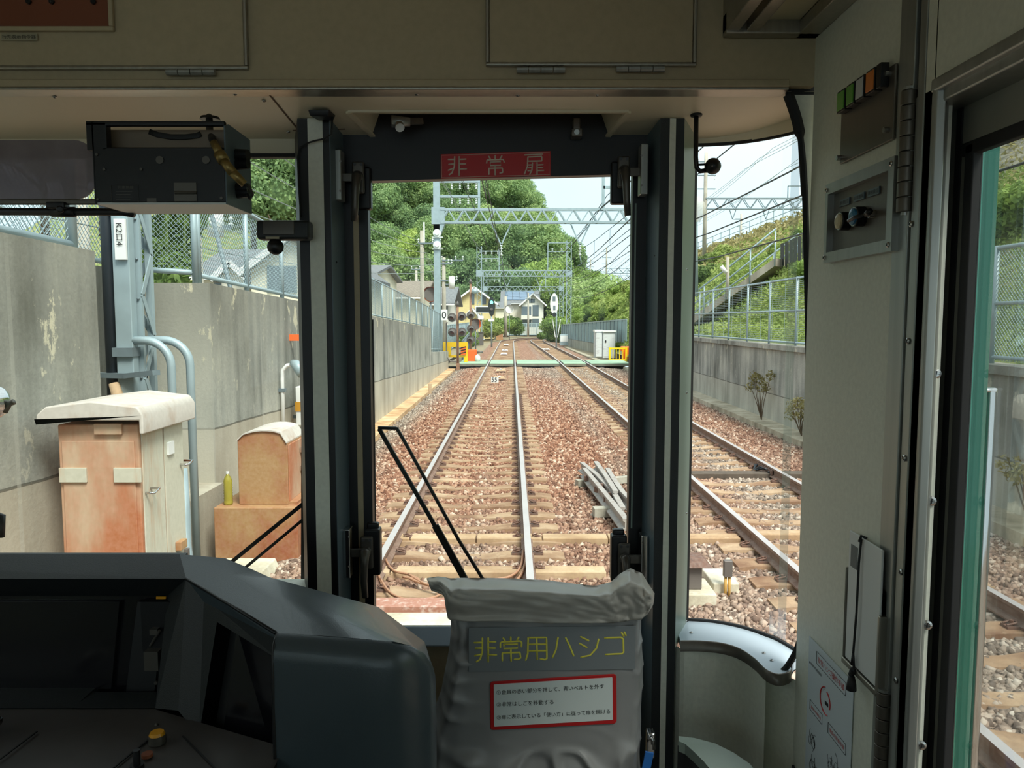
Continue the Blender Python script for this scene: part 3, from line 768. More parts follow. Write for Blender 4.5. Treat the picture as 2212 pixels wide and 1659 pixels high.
def fence(A, B, z0f, z1f, step, lab, kind='chain', pitch=0.06, w=0.004, pr=0.025, mats=None, rails=(0.02, 0.98), grp=None, base=0.1, nw=30, vstep=0.3):
    mats = mats or (M['galv'], M['mesh'])
    A = Vector(A); B = Vector(B); L = (B-A).length
    t = thing('mesh_fence', (A.x, A.y, z0f(0)), lab, 'fence', grp)
    n = max(1, round(L/step))
    for k in range(n+1):
        f = k/n; p = A.lerp(B, f); b = MB(); b.tube([(p.x, p.y, z0f(f)-base), (p.x, p.y, z1f(f))], pr, 8); build('post', b, mats[0], t, smooth=True)
    for rf in rails:
        b = MB(); b.tube([(A.x, A.y, z0f(0)*(1-rf)+z1f(0)*rf), (B.x, B.y, z0f(1)*(1-rf)+z1f(1)*rf)], pr*0.8, 8); build('rail', b, mats[0], t, smooth=True)
    b = MB()
    if kind == 'chain': chain(b, A, B, z0f, z1f, pitch, w)
    else: hmesh(b, A, B, z0f, z1f, nw, w, vstep)
    build('mesh_panel', b, mats[1], t)
    return t
lin = lambda a, b: (lambda t: a + (b-a)*t)
fence((-3.7, 2.5), (-3.7, 6.5), lin(3.05+0.02, 2.98), lin(4.75, 4.65), 2.0, 'chain link fence on the near wall, seen under the sun visor', pitch=0.07, w=0.0045, pr=0.045)
fence((-4.4, 6.3), (-4.4, 9.0), lin(3.0, 2.98), lin(4.6, 4.4), 2.7, 'chain link fence at the back of the wall recess behind the lattice mast', pitch=0.07, w=0.0045, pr=0.035)
fence((-4.4, 9.05), (-3.72, 9.05), lin(2.96, 2.92), lin(4.1, 4.0), 0.7, 'short chain link fence crossing the end of the wall recess', pitch=0.06, w=0.0045, pr=0.04)
fence((-3.7, 9.1), (-3.7, 14.0), lin(topL(9)+0.07, topL(14)+0.07), lin(4.0, 3.72), 1.65, 'chain link fence on the wall with the cream house behind', pitch=0.06, w=0.004, pr=0.035)
fence((-3.7, 14.0), (-3.7, 33.6), lin(topL(14)+0.05, topL(33.6)+0.05), lin(3.72, 3.02), 1.95, 'pale blue wire fence running along the top of the tall wall', 'h', w=0.011, nw=34, vstep=0.6)
fence((-3.7, 33.7), (-3.7, 40.5), lin(1.1, 0.85), lin(3.0, 2.68), 2.0, 'pale blue wire fence standing on the low end of the wall', 'h', w=0.014, nw=44, vstep=0.5)
for (ya, yb, lb) in ((1.5, 14.5, 'pale wire fence on the stained wall beside the side window'), (14.5, 41.0, 'pale wire fence on the stained wall in front of the grassy slope')):
    if ya < 5: fence((6.78, ya), (6.78, yb), lin(1.82, 1.82), lin(3.42, 3.42), 1.85, lb, 'chain', pitch=0.065, w=0.005, pr=0.034, rails=(0.03, 0.5, 0.98))
    else: fence((6.78, ya), (6.78, yb), lin(1.82, 1.82), lin(3.42, 3.42), 1.85, lb, 'h', w=0.007, nw=32, vstep=0.9, pr=0.03, rails=(0.02, 0.5, 0.98))

# ---- lattice work
def lattice(b, p0, p1, w, d, n, ch=0.05, br=0.03, up=(0,1,0), mi=0):
    """box lattice from p0 to p1; w across 'side', d across 'up' """
    p0 = Vector(p0); p1 = Vector(p1); ax = (p1-p0).normalized(); up = Vector(up).normalized(); sd = ax.cross(up).normalized()
    cs = [sd*(w/2)*i + up*(d/2)*j for i in (-1, 1) for j in (-1, 1)]
    for c in cs: b.bar(p0+c, p1+c, ch, ch, mi)
    for k in range(n):
        a = p0.lerp(p1, k/n); c = p0.lerp(p1, (k+1)/n); s = 1 if k % 2 else -1
        for j in (-1, 1): b.bar(a + sd*(w/2)*s + up*(d/2)*j, c - sd*(w/2)*s + up*(d/2)*j, br, br, mi)
        for i in (-1, 1): b.bar(a + sd*(w/2)*i + up*(d/2)*s, c + sd*(w/2)*i - up*(d/2)*s, br, br, mi)
def warren(b, p0, p1, h, n, ch=0.09, br=0.06):
    p0 = Vector(p0); p1 = Vector(p1); u = Vector((0,0,h))
    for dy in (-0.2, 0.2):
        o = Vector((0, dy, 0))
        b.bar(p0+o, p1+o, ch, ch); b.bar(p0+u+o, p1+u+o, ch, ch)
        for k in range(n):
            a = p0.lerp(p1, k/n)+o; m = p0.lerp(p1, (k+0.5)/n)+u+o; c = p0.lerp(p1, (k+1)/n)+o
            b.bar(a, m, br, br); b.bar(m, c, br, br)
    for k in range(0, n+1, 2):
        a = p0.lerp(p1, k/n); b.bar(a+Vector((0,-0.2,0)), a+Vector((0,0.2,0)), br, br)
def insulator(parent, p, q, n=4, r=0.09, rod=0.02):
    b = MB(); p = Vector(p); q = Vector(q); b.tube([p, q], rod, 6)
    for k in range(n):
        c = p.lerp(q, (k+0.5)/n); d = (q-p).normalized()*0.03; b.tube([c-d, c, c+d], [r*0.35, r, r*0.5], 8)
    return build('insulator', b, M['ins'], parent, smooth=True)
def gantry(Y, xl, xr, zb, h, ztl, ztr, lab, solid=False, n=14, colw=0.45, arms=True):
    t = thing('catenary_gantry', (xl, Y, -0.2), lab, 'gantry', 'catenary gantries over the tracks')
    for i, (x, zt) in enumerate(((xl, ztl), (xr, ztr))):
        b = MB()
        if solid:
            b.box((x-colw/2, Y-0.2, -0.3), (x+colw/2, Y+0.2, zt))
            b.box((x-colw*0.8, Y-0.22, zb-0.1), (x+colw*1.3*(1 if i == 0 else 0.8), Y+0.22, zb+h+0.1))
            b.prism([(x-colw/2, Y-0.2, zb-0.1), (x+colw*1.3, Y-0.2, zb-0.1), (x+colw/2, Y-0.2, zb-0.75), (x-colw/2, Y-0.2, zb-0.75)], (0, 0.4, 0))
        else:
            lattice(b, (x, Y, -0.2), (x, Y, zt), colw, 0.4, int((zt+0.2)/0.5), 0.07, 0.045)
            b.box((x-colw*0.7, Y-0.22, zb-0.05), (x+colw*0.7, Y+0.22, zb+h+0.05))
        build('column', b, M['galv'], t)
    b = MB(); warren(b, (xl+0.2, Y, zb), (xr-0.2, Y, zb+0.0), h, n); build('beam', b, M['galv'], t)
    if arms:
        for i, (x0, x1, z) in enumerate(((xl, xl+2.2, ztl-0.5), (xl, xl+2.2, ztl-1.3))):
            b = MB(); b.bar((x0, Y, z), (x1, Y, z), 0.10, 0.10)
            build('cross_arm', b, M['galv'], t)
            for k in range(3): insulator(t, (x0+0.7+k*0.65, Y, z), (x0+0.7+k*0.65, Y, z-0.35), 3, 0.10)
        b = MB(); b.bar((xl+2.15, Y, zb+h), (xl+2.15, Y, ztl-0.3), 0.09); build('drop_post', b, M['galv'], t)
        xk = xr-2.3
        b = MB(); b.bar((xk, Y, zb+h), (xk, Y, ztr-0.2), 0.09); b.bar((xk, Y, ztr-0.2), (xr, Y, ztr-0.2), 0.09); build('cross_arm', b, M['galv'], t)
        for k in range(2): insulator(t, (xk+0.5+k*1.0, Y, ztr-1.1), (xk+0.5+k*1.0, Y, ztr-0.75), 3, 0.14)
        b = MB(); b.bar((xk, Y, ztr-1.15), (xr, Y, ztr-1.15), 0.07); build('cross_arm', b, M['galv'], t)
    for c in (c1(Y), c2(Y)):   # V shaped hangers and the registration below them
        b = MB(); b.bar((c-0.5, Y, zb), (c+0.02, Y, zb-1.15), 0.07); b.bar((c+0.55, Y, zb), (c+0.02, Y, zb-1.15), 0.07); build('hanger', b, M['galv'], t)
        insulator(t, (c+0.02, Y, zb-1.1), (c+0.02, Y, zb-1.7), 4, 0.10, 0.03)
        b = MB(); b.tube([(c+0.02, Y, zb-1.7), (c+0.1, Y, zb-2.1), (c-0.1, Y, 5.2)], 0.025, 6); build('registration_arm', b, M['galvd'], t, smooth=True)
    return t
g1 = gantry(40, -3.88, 7.0, 7.42, 0.66, 10.8, 10.8, 'steel portal gantry nearest the train, zigzag beam over both tracks with solid grey column', True, 13, 0.32, arms=False)
for z in (9.5, 8.75):
    b = MB(); b.bar((-3.9, 40, z), (-1.65, 40, z), 0.14, 0.12); build('cross_arm', b, M['galv'], g1)
    for k in range(4): insulator(g1, (-3.1+k*0.42, 40, z-0.05), (-3.1+k*0.42, 40, z-0.4), 3, 0.07)
b = MB(); b.bar((-1.7, 40, 8.1), (-1.7, 40, 10.8), 0.12); build('drop_post', b, M['galv'], g1)
b = MB(); b.bar((4.7, 40, 8.1), (4.7, 40, 11), 0.14); b.bar((4.7, 40, 9.2), (5.5, 40, 9.2), 0.14); build('drop_post', b, M['galv'], g1)
for k in range(3): insulator(g1, (5.25+k*0.13, 39.9, 9.7-k*0.2), (5.35+k*0.1, 39.5, 9.0-k*0.2), 5, 0.09)
for k, z in enumerate((6.85, 6.25)):   # big white strain insulators on the column
    b = MB(); b.tube([(-3.85, 39.7, z), (-3.85, 39.78, z)], 0.21, 14); b.tube([(-3.85, 39.6, z), (-3.85, 39.7, z)], 0.11, 12); b.bar((-4.1, 39.75, z-0.2), (-3.55, 39.75, z-0.2), 0.05); build('insulator', b, M['ins'], g1)
gantry(84, -3.56, 6.2, 7.2, 0.6, 10.4, 11.0, 'second lattice portal gantry, light blue grey, framing the yellow house', n=14, colw=0.5)
gantry(112, -3.9, 7.2, 6.7, 0.6, 9.6, 9.8, 'third lattice portal gantry just beyond the second', n=13, colw=0.5)
gantry(150, -3.6, 8.5, 6.9, 0.6, 9.5, 9.2, 'farthest lattice portal gantry, over the roof with solar panels', n=14, colw=0.5, arms=False)

# near lattice mast in the recess
t = thing('lattice_mast', (-3.9, 7.9, 0.0), 'grey steel lattice mast with a vertical white number plate in the wall recess', 'mast')
b = MB()
for x in (-4.02, -3.79):
    b.box((x-0.03, 7.80, -0.4), (x+0.03, 7.84, 7.5)); b.box((x-0.03, 8.02, -0.4), (x+0.03, 8.08, 7.5))
build('chord', b, M['galv'], t)
b = MB()
for k in range(18):
    z = -0.3+k*0.42; s = 1 if k % 2 else -1
    b.bar((-3.76, 7.94-0.12*s, z), (-3.76, 7.94+0.12*s, z+0.42), 0.012, 0.06, up=(0,0,1)); b.bar((-4.04, 7.94+0.12*s, z), (-4.04, 7.94-0.12*s, z+0.42), 0.012, 0.06, up=(0,0,1)); b.bar((-3.9-0.11*s, 8.08, z), (-3.9+0.11*s, 8.08, z+0.42), 0.06, 0.012, up=(0,1,0))
build('lattice_bars', b, M['galv'], t)
b = MB(); b.box((-3.97, 7.66, 0.9), (-3.80, 7.78, 4.6)); build('cable_cover', b, M['galv'], t, bevel=0.01)
for z in (2.02, 3.5): b = MB(); b.box((-3.99, 7.62, z), (-3.79, 7.8, z+0.09)); build('clamp', b, M['galvd'], t)
b = MB(); b.box((-3.92, 7.62, 2.98), (-3.81, 7.65, 3.38)); pl = build('number_plate', b, M['white'], t)
MT = Matrix.Translation((-3.895, 7.61, 3.34)) @ Matrix.Rotation(math.pi/2, 4, 'X') @ Matrix.Rotation(-math.pi/2, 4, 'Z')
curve_text('K2ロ4', 0.085, MT, 'lettering', M['ink'], pl)
for k in range(7):
    b = MB(); b.sphere((-3.79, 7.79, 1.4+k*0.4), 0.014, 8); build('bolt', b, M['galvd'], t, smooth=True)
b = MB(); b.tube([(-4.045, 7.72, 1.45), (-4.045, 7.72, 5.2)], 0.058, 12); o = solo('drain_pipe', b, M['blackpipe'], 'black vertical cable pipe strapped beside the lattice mast', 'pipe', smooth=True)
b = MB(); b.tube([(-4.0, 7.66, 1.75), (-3.93, 7.62, 1.5), (-3.8, 7.5, 1.15)], 0.055, 10); solo('cable_duct', b, M['trough'], 'pale duct running down from the black pipe to the tall cabinet', 'pipe', smooth=True)
b = MB(); b.bar((-3.85, 7.62, 1.83), (-3.5, 7.5, 1.87), 0.10, 0.05); b.bar((-4.2, 7.72, 1.83), (-3.85, 7.62, 1.83), 0.07, 0.05); solo('steel_bracket', b, M['galvd'], 'grey angle bracket sticking out in front of the lattice mast', 'bracket')
for k, (dx, lb) in enumerate(((0, 'inner curved grey cable duct bending down from the mast'), (0.17, 'outer curved grey cable duct bending down from the mast'))):
    c = Vector((-3.70+dx*0.75, 7.7+0.15*k, 1.92))
    pts = [(-3.85, 7.7+0.15*k, 2.18)] + [c + Vector((0.26*math.sin(a), 0, 0.26*math.cos(a))) for a in [i*math.pi/16 for i in range(9)]] + [(c.x+0.26, c.y, -0.2)]
    b = MB(); path = [(Vector(p), Vector((0,1,0))) for p in pts]
    b.tube(pts, 0.042, 10); solo('cable_duct', b, M['galv'], lb, 'duct', smooth=True)
b = MB(); b.tube([(-3.2, 7.3, 0.95), (-3.14, 7.2, 0.5), (-3.1, 7.1, 0.25), (-3.0, 6.95, -0.1), (-2.85, 6.8, -0.35)], 0.055, 10); solo('flexible_conduit', b, M['galv'], 'grey flexible conduit sweeping down beside the tall cabinet', 'conduit', smooth=True)

# tall rusty cabinet
X0, X1, Y0, Y1 = -3.33, -2.74, 5.55, 6.30
t = thing('relay_cabinet', (-3.05, 5.95, -0.38), 'tall rust-stained relay cabinet with an overhanging curved roof', 'cabinet')
b = MB(); b.box((X0, Y0, -0.38), (X1, Y1, 1.62)); build('body', b, M['cabR'], t, bevel=0.01)
b = MB(); b.box((X0+0.03, Y0-0.012, -0.2), (X1-0.03, Y0, 1.50)); build('door', b, M['cabR'], t, bevel=0.004)
b = MB(); b.box((X1, Y0+0.03, -0.2), (X1+0.012, (Y0+Y1)/2-0.01, 1.60)); d1 = build('door', b, M['cabP'], t, bevel=0.004)
b = MB(); b.box((X1, (Y0+Y1)/2+0.01, -0.2), (X1+0.012, Y1-0.03, 1.60)); d2 = build('door', b, M['cabP'], t, bevel=0.004)
b = MB(); rc = [(X0-0.10, 1.62), (X0-0.10, 1.70), (X0-0.03, 1.76), ((X0+X1)/2, 1.80), (X1+0.04, 1.76), (X1+0.08, 1.70), (X1+0.08, 1.56), (X1+0.05, 1.56), (X1+0.05, 1.66), (X0-0.1, 1.66)]
b.prism([(x, Y0-0.09, z) for x, z in rc], (0, Y1-Y0+0.17, 0)); build('roof', b, M['roofmetal'], t, bevel=0.012)
b = MB(); b.box((X0+0.28, Y0-0.03, 1.55), (X0+0.48, Y0, 1.63)); build('vent', b, M['cabR'], t, bevel=0.005)
for (x, z) in ((X0+0.05, 1.25), (X0+0.05, 0.33), (X1-0.14, 1.25)):
    b = MB(); b.box((x-0.04, Y0-0.03, z-0.055), (x+0.16, Y0-0.01, z+0.055)); build('hinge', b, M['cabP'], t, bevel=0.004)
for (yy, z) in ((Y0+0.05, 1.1), (Y1-0.1, 1.2), (Y1-0.1, 0.2)):
    b = MB(); b.tube([(X1, yy, z), (X1+0.08, yy, z), (X1+0.08, yy+0.08, z+0.02), (X1+0.01, yy+0.08, z+0.02)], 0.010, 6); build('handle', b, M['chrome'], t, smooth=True)
for (yy, z) in ((Y0+0.2, 0.34), (Y1-0.24, 0.52)):
    b = MB(); b.box((X1+0.012, yy, z), (X1+0.06, yy+0.12, z+0.07)); lk = build('latch', b, M['cabB'], t, bevel=0.004)
    b = MB(); b.box((X1+0.06, yy+0.04, z-0.08), (X1+0.09, yy+0.09, z+0.0)); build('padlock', b, M['lampgrey'], lk, bevel=0.004)
b = MB(); b.box((X1+0.012, Y0+0.42, 1.32), (X1+0.03, Y0+0.52, 1.42)); build('label_plate', b, M['white'], t)

# small brown cabinet on its base box
t = thing('relay_cabinet', (-2.8, 8.6, -0.38), 'low brown rusty cabinet with a rounded pale roof on a wider brown base', 'cabinet')
b = MB(); b.box((-3.28, 8.25, -0.38), (-2.36, 9.1, 0.33)); build('base', b, M['cabB'], t, bevel=0.01)
xa, xb, ya, yb = -3.05, -2.5, 8.4, 9.05
cr = [(xa, 0.33), (xa, 1.05)] + [(xa + (xb-xa)*k/8, 1.05 + 0.11*math.sin(math.pi*(0.12+0.7*k/8))) for k in range(1, 8)] + [(xb, 1.02), (xb, 0.33)]
b = MB(); b.prism([(x, ya, z) for x, z in cr], (0, yb-ya, 0)); build('body', b, M['cabB'], t, bevel=0.006)
b = MB(); top = cr[1:-1]; b.prism([(x, ya-0.02, z+0.015) for x, z in top] + [(x, ya-0.02, z) for x, z in top[::-1]], (0, yb-ya+0.05, 0)); build('roof', b, M['roofmetal'], t)
b = MB(); b.box((xb, ya+0.03, 0.36), (xb+0.012, yb-0.03, 1.0)); build('door', b, M['cabR'], t, bevel=0.004)
for z in (0.62, 0.84): b = MB(); b.box((xb+0.012, yb-0.2, z), (xb+0.07, yb-0.1, z+0.06)); build('latch', b, M['chrome'], t, bevel=0.006)
b = MB(); b.box((xb, ya, 0.33), (xb+0.1, yb, 0.36)); build('flange', b, M['cabB'], t)
# bottle of yellow liquid
t = thing('plastic_bottle', (-3.17, 8.4, 0.33), 'clear plastic bottle of yellow liquid standing on the brown cabinet base', 'bottle')
b = MB(); pr = [(0.045, 0), (0.05, 0.02)]
for k in range(7): pr += [(0.05, 0.04+k*0.03), (0.045, 0.055+k*0.03)]
pr += [(0.05, 0.26), (0.035, 0.31), (0.016, 0.335), (0.016, 0.35)]
b.tube([(-3.17, 8.4, 0.33+z) for r, z in pr], [r for r, z in pr], 14); build('body', b, M['oil'], t, smooth=True)
b = MB(); b.tube([(-3.17, 8.4, 0.68), (-3.17, 8.4, 0.705)], 0.018, 10); build('cap', b, M['white'], t)
b = MB(); b.hexa([(-3.1,7.4,-0.4),(-2.4,7.4,-0.4),(-2.4,7.95,-0.4),(-3.1,7.95,-0.4)], [(-3.02,7.45,-0.12),(-2.5,7.45,-0.12),(-2.5,7.9,-0.12),(-3.02,7.9,-0.12)]); solo('concrete_plinth', b, M['block'], 'cream concrete plinth in front of the brown cabinet', 'plinth', bevel=0.015)
b = MB(); b.bar((-2.5, 7.3, -0.27), (-1.75, 7.05, -0.27), 0.22, 0.12); solo('concrete_plinth', b, M['trough'], 'long cream concrete cover lying beyond the driver\'s console', 'cover', bevel=0.015)

# lamp on a curved pipe, white box, orange plate
t = thing('spot_lamp', (-3.5, 11.9, 0.6), 'grey spot lamp on a white bent pipe fixed to the wall', 'lamp')
b = MB(); b.tube([(-3.5, 11.6, 0.5), (-3.5, 11.6, 1.5), (-3.49, 11.6, 1.63), (-3.42, 11.6, 1.70), (-3.3, 11.6, 1.72)], 0.03, 8); build('pipe', b, M['white'], t, smooth=True)
b = MB(); b.tube([(-3.34, 11.6, 1.74), (-3.28, 11.55, 1.72), (-3.14, 11.45, 1.60)], [0.05, 0.075, 0.10], 12); build('lamp_head', b, M['galv'], t, smooth=True)
for z in (1.3, 0.62): b = MB(); b.box((-3.57, 11.56, z), (-3.45, 11.64, z+0.05)); build('clamp', b, M['galvd'], t)
t = thing('wall_box', (-3.3, 12.2, 0.6), 'white box with an ochre band hanging on the wall by the lamp', 'box')
b = MB(); b.box((-3.42, 12.0, 0.72), (-3.0, 12.4, 1.34)); build('body', b, M['white'], t, bevel=0.015)
b = MB(); b.box((-3.425, 11.99, 0.95), (-2.99, 12.0, 1.1)); build('band', b, plain('ochre', (206, 150, 50), 0.5), t)
b = MB(); b.box((-3.55, 12.3, 0.8), (-3.42, 12.35, 0.85)); build('bracket', b, M['galvd'], t)
b = MB(); b.box((-3.56, 12.2, 2.06), (-3.36, 12.23, 2.16)); solo('distance_plate', b, M['orange'], 'small orange plate fixed high on the concrete wall', 'plate')
# ================================================================ CROSSING, SIGNALS, POLES
t = thing('footpath_crossing', (0.9, 44, -0.2), 'pale green footpath crossing laid flat across both tracks', 'level crossing')
for (xa, xb) in ((-2.95, -1.42), (-1.24, 0.08), (0.26, 2.62), (2.86, 4.1), (4.36, 6.6)):
    b = MB(); b.box((xa, 42.2, -0.02), (xb, 45.8, 0.03)); build('mat', b, M['crossing'], t, bevel=0.01)
    b = MB(); b.box((xa, 42.12, -0.13), (xb, 45.85, -0.02)); build('edge_beam', b, M['crossedge'], t)

def ygate(x0, x1, y, z0, h, lab, n, frame=True):
    t = thing('crossing_gate', (x0, y, z0), lab, 'gate')
    b = MB()
    for x in (x0, x1): b.box((x-0.06, y-0.06, z0), (x+0.06, y+0.06, z0+h))
    build('post', b, M['ypaint'], t, bevel=0.008)
    for z in (z0+h-0.06, z0+0.08): b = MB(); b.box((x0, y-0.045, z-0.05), (x1, y+0.045, z+0.05)); build('rail', b, M['ypaint'], t, bevel=0.008)
    for k in range(1, n): b = MB(); x = x0+(x1-x0)*k/n; b.box((x-0.022, y-0.03, z0+0.08), (x+0.022, y+0.03, z0+h-0.06)); build('bar', b, M['ypaint'], t)
    return t
ygate(5.95, 6.95, 46.5, -0.1, 0.85, 'small yellow barred gate by the white cabinets at the crossing', 5)
t = thing('crossing_gate', (-3.7, 43.4, -0.1), 'yellow steel portal fence at the crossing beside the warning lights', 'gate')
b = MB(); b.box((-3.85, 43.3, 0.9), (-2.55, 43.4, 1.16)); build('rail', b, M['ypaint'], t)
for x in (-3.8, -2.62): b = MB(); b.box((x-0.1, 43.28, -0.2), (x+0.1, 43.42, 1.16)); build('post', b, M['ypaint'], t, bevel=0.01)
b = MB(); b.box((-3.85, 43.3, 0.3), (-2.55, 43.38, 0.42)); build('rail', b, M['ypaint'], t)
b = MB(); b.box((-3.85, 43.26, 0.42), (-3.45, 43.3, 0.95)); build('panel', b, M['ypaint'], t)
b = MB(); b.box((-2.9, 43.2, 0.45), (-2.6, 43.25, 0.9)); build('hazard_board', b, M['orange'], t)
for k in range(3): b = MB(); b.prism([(-2.9, 43.19, 0.5+k*0.15), (-2.6, 43.19, 0.58+k*0.15), (-2.6, 43.19, 0.64+k*0.15), (-2.9, 43.19, 0.56+k*0.15)], (0, 0.01, 0)); build('stripe', b, M['ink'], t)
def machine(x, y, z, lab):
    t = thing('barrier_machine', (x, y, z), lab, 'barrier machine')
    b = MB(); b.box((x-0.22, y-0.25, z), (x+0.22, y+0.25, z+0.75)); b.box((x-0.3, y-0.2, z+0.5), (x+0.3, y+0.2, z+0.8)); build('body', b, M['orange'], t, bevel=0.03)
    b = MB(); b.tube([(x+0.3, y, z+0.62), (x+0.65, y, z+0.66)], 0.06, 8); build('arm_stub', b, M['lampgrey'], t, smooth=True)
    b = MB(); b.sphere((x+0.35, y-0.2, z+0.3), 0.17, 10, sc=(1,1,1.4)); build('counterweight', b, M['white'], t, smooth=True)
machine(-2.35, 44.5, -0.1, 'orange barrier machine with a white weight behind the warning light pole')
machine(7.0, 47.0, 0.0, 'orange barrier machine at the grassy side of the crossing')

def warn(x, y, z0, zt, lab, heads, tint):
    t = thing('crossing_signal', (x, y, z0), lab, 'crossing signal')
    b = MB(); b.tube([(x, y, z0), (x, y, zt)], 0.07, 10); build('pole', b, tint, t, smooth=True)
    b = MB(); b.tube([(x, y, zt), (x, y, zt+0.25)], [0.13, 0.02], 10); build('cap', b, M['lampgrey'], t, smooth=True)
    for (dx, z, s) in heads:
        b = MB(); b.tube([(x+dx, y-0.05, z), (x+dx, y-0.06, z)], 0.25, 16); b.tube([(x+dx, y-0.05, z), (x+dx, y+0.2, z)], [0.22, 0.1], 14)
        h = build('lamp_head', b, M['lampgrey'], t, smooth=False)
        b = MB(); pts = [(x+dx+0.17*math.cos(a), y-0.08, z+0.17*math.sin(a)) for a in [math.pi*k/10 for k in range(11)]]
        q = [(p[0]+s*0.05, y-0.5, p[2]-0.10) for p in pts]
        o = len(b.v); b.v += [tuple(p) for p in pts] + [tuple(p) for p in q]
        for k in range(10): b.f.append((k, k+1, k+12, k+11)); b.m.append(0)
        build('visor', b, M['lampgrey'], h, smooth=True)
        b = MB(); b.sphere((x+dx, y-0.10, z), 0.12, 10); build('lens', b, plain('dark_red_lens', (96, 54, 50), 0.3), h, smooth=True)
    return t
warn(-2.98, 42.0, -0.3, 3.2, 'crossing warning light pole with four hooded lamps, rust brown, by the yellow fence', [(-0.3, 2.55, -1), (0.22, 2.62, 1), (-0.28, 1.75, -1), (0.24, 1.75, 1)], M['brownpole'])
t = warn(-2.45, 45.5, -0.1, 4.6, 'taller crossing warning pole with grey lamp heads and a bell on top', [(0.0, 2.7, 1), (0.02, 1.9, 1), (0.0, 1.25, -1)], M['brownpole'])
b = MB(); b.sphere((-2.2, 45.3, 4.1), 0.2, 12, sc=(1, 1, 0.8)); build('bell', b, M['galv'], t, smooth=True)
b = MB(); b.tube([(-3.55, 42.0, 2.3), (-3.6, 42, 2.2), (-3.6, 42, 0.4), (-3.4, 42, 0.15), (-3.0, 42, 0.12)], 0.04, 8); solo('hoop_pipe', b, M['lampgrey'], 'dark bent pipe hoop beside the nearer warning light pole', 'pipe', smooth=True)
b = MB(); b.box((-3.06, 41.9, -0.45), (-2.88, 42.08, 0.05)); solo('striped_sleeve', b, M['brownpole'], 'rust banded sleeve at the foot of the warning light pole', 'sleeve')
b = MB(); b.box((-3.15, 28.6, -0.4), (-3.03, 28.72, 0.02)); solo('marker_post', b, M['trough'], 'small concrete marker post beside the kerb of the tall wall', 'post', bevel=0.01)
b = MB(); b.tube([(-2.35, 48.5, -0.25), (-2.35, 48.5, 0.25)], [0.12, 0.17], 10); solo('drum_post', b, M['cabB'], 'short rusty drum beyond the crossing', 'drum')
# beacons between the rails
def beacon(x, y, lab, w=0.42, mat='trough'):
    t = thing('track_beacon', (x, y, -0.15), lab, 'beacon')
    b = MB(); b.hexa([(x-w/2-0.05,y-0.35,-0.12),(x+w/2+0.05,y-0.35,-0.12),(x+w/2+0.05,y+0.35,-0.12),(x-w/2-0.05,y+0.35,-0.12)], [(x-w/2,y-0.2,-0.02),(x+w/2,y-0.2,-0.02),(x+w/2,y+0.2,-0.02),(x-w/2,y+0.2,-0.02)]); build('cover', b, M[mat], t, bevel=0.01)
    b = MB(); b.box((x-w/2, y-0.45, -0.16), (x+w/2, y-0.38, -0.10)); build('bracket', b, M['clip'], t)
    b = MB(); b.box((x-0.06, y-0.30, -0.03), (x+0.06, y-0.18, 0.0)); build('cap', b, M['white'], t)
beacon(-0.55, 33.0, 'cream track beacon between the rails just beyond the small number board')
beacon(-0.55, 38.0, 'cream track beacon between the rails in front of the crossing')
beacon(-0.6, 57, 'white track beacon between the rails beyond the crossing', mat='white')
beacon(-0.6, 64, 'second white track beacon beyond the crossing', mat='white')
beacon(-0.6, 78, 'far white track beacon near the bend', mat='white')
beacon(2.9, 66, 'white track beacon inside the neighbouring track', 0.6, 'white')
t = thing('number_board', (-0.7, 30.6, -0.15), 'small white board reading 55 between the rails', 'sign')
b = MB(); b.box((-0.84, 30.6, -0.1), (-0.54, 30.63, 0.12)); build('board', b, M['white'], t)
curve_text('55', 0.24, Matrix.Translation((-0.83, 30.59, -0.07)) @ Matrix.Rotation(math.pi/2, 4, 'X'), 'lettering', M['ink'], t)
t = thing('number_board', (-3.5, 39.5, 2.3), 'white plate reading 0 on the solid gantry column', 'sign')
b = MB(); b.box((-3.66, 39.65, 2.4), (-3.34, 39.69, 2.95)); build('board', b, M['white'], t)
curve_text('0', 0.5, Matrix.Translation((-3.64, 39.64, 2.5)) @ Matrix.Rotation(math.pi/2, 4, 'X'), 'lettering', M['ink'], t)

# signals on the gantries
t = thing('colour_light_signal', (-2.0, 75, 2.5), 'black oval colour light signal showing a blue green light', 'signal')
ov = [(-2.0+0.33*math.cos(a), 75, 3.75+0.5*math.cos(0)*0+0.95*math.sin(a)*1.0) for a in [2*math.pi*k/20 for k in range(20)]]
b = MB(); b.prism(ov, (0, 0.1, 0)); build('backboard', b, M['signal'], t)
b = MB(); b.tube([(-2.0, 74.95, 4.15), (-2.0, 74.9, 4.15)], 0.16, 14); build('lit_lamp', b, M['siglit'], t)
b = MB(); b.tube([(-2.0, 74.95, 3.5), (-2.0, 74.9, 3.5)], 0.14, 12); build('lamp', b, M['lampgrey'], t)
b = MB(); b.tube([(-2.0, 75.1, -0.2), (-2.0, 75.1, 3.6)], 0.08, 8); build('post', b, M['galv'], t, smooth=True)
b = MB(); b.box((-2.3, 74.95, 2.3), (-1.75, 75.05, 2.55)); build('plate', b, M['white'], t)
t = thing('repeater_board', (-3.45, 83.75, 3.0), 'dark rectangular indicator board with a white frame on the second gantry', 'sign')
b = MB(); b.box((-4.0, 83.65, 3.2), (-2.4, 83.8, 3.95)); build('frame', b, M['white'], t)
b = MB(); b.box((-3.9, 83.61, 3.3), (-2.5, 83.65, 3.85)); build('panel', b, M['signal'], t)
b = MB(); b.box((-3.7, 83.65, 2.5), (-3.1, 83.8, 2.9)); build('lower_plate', b, M['white'], t)
t = thing('signal_back', (3.8, 68, 0.5), 'white oval signal backboard on a post beside the lattice column', 'signal')
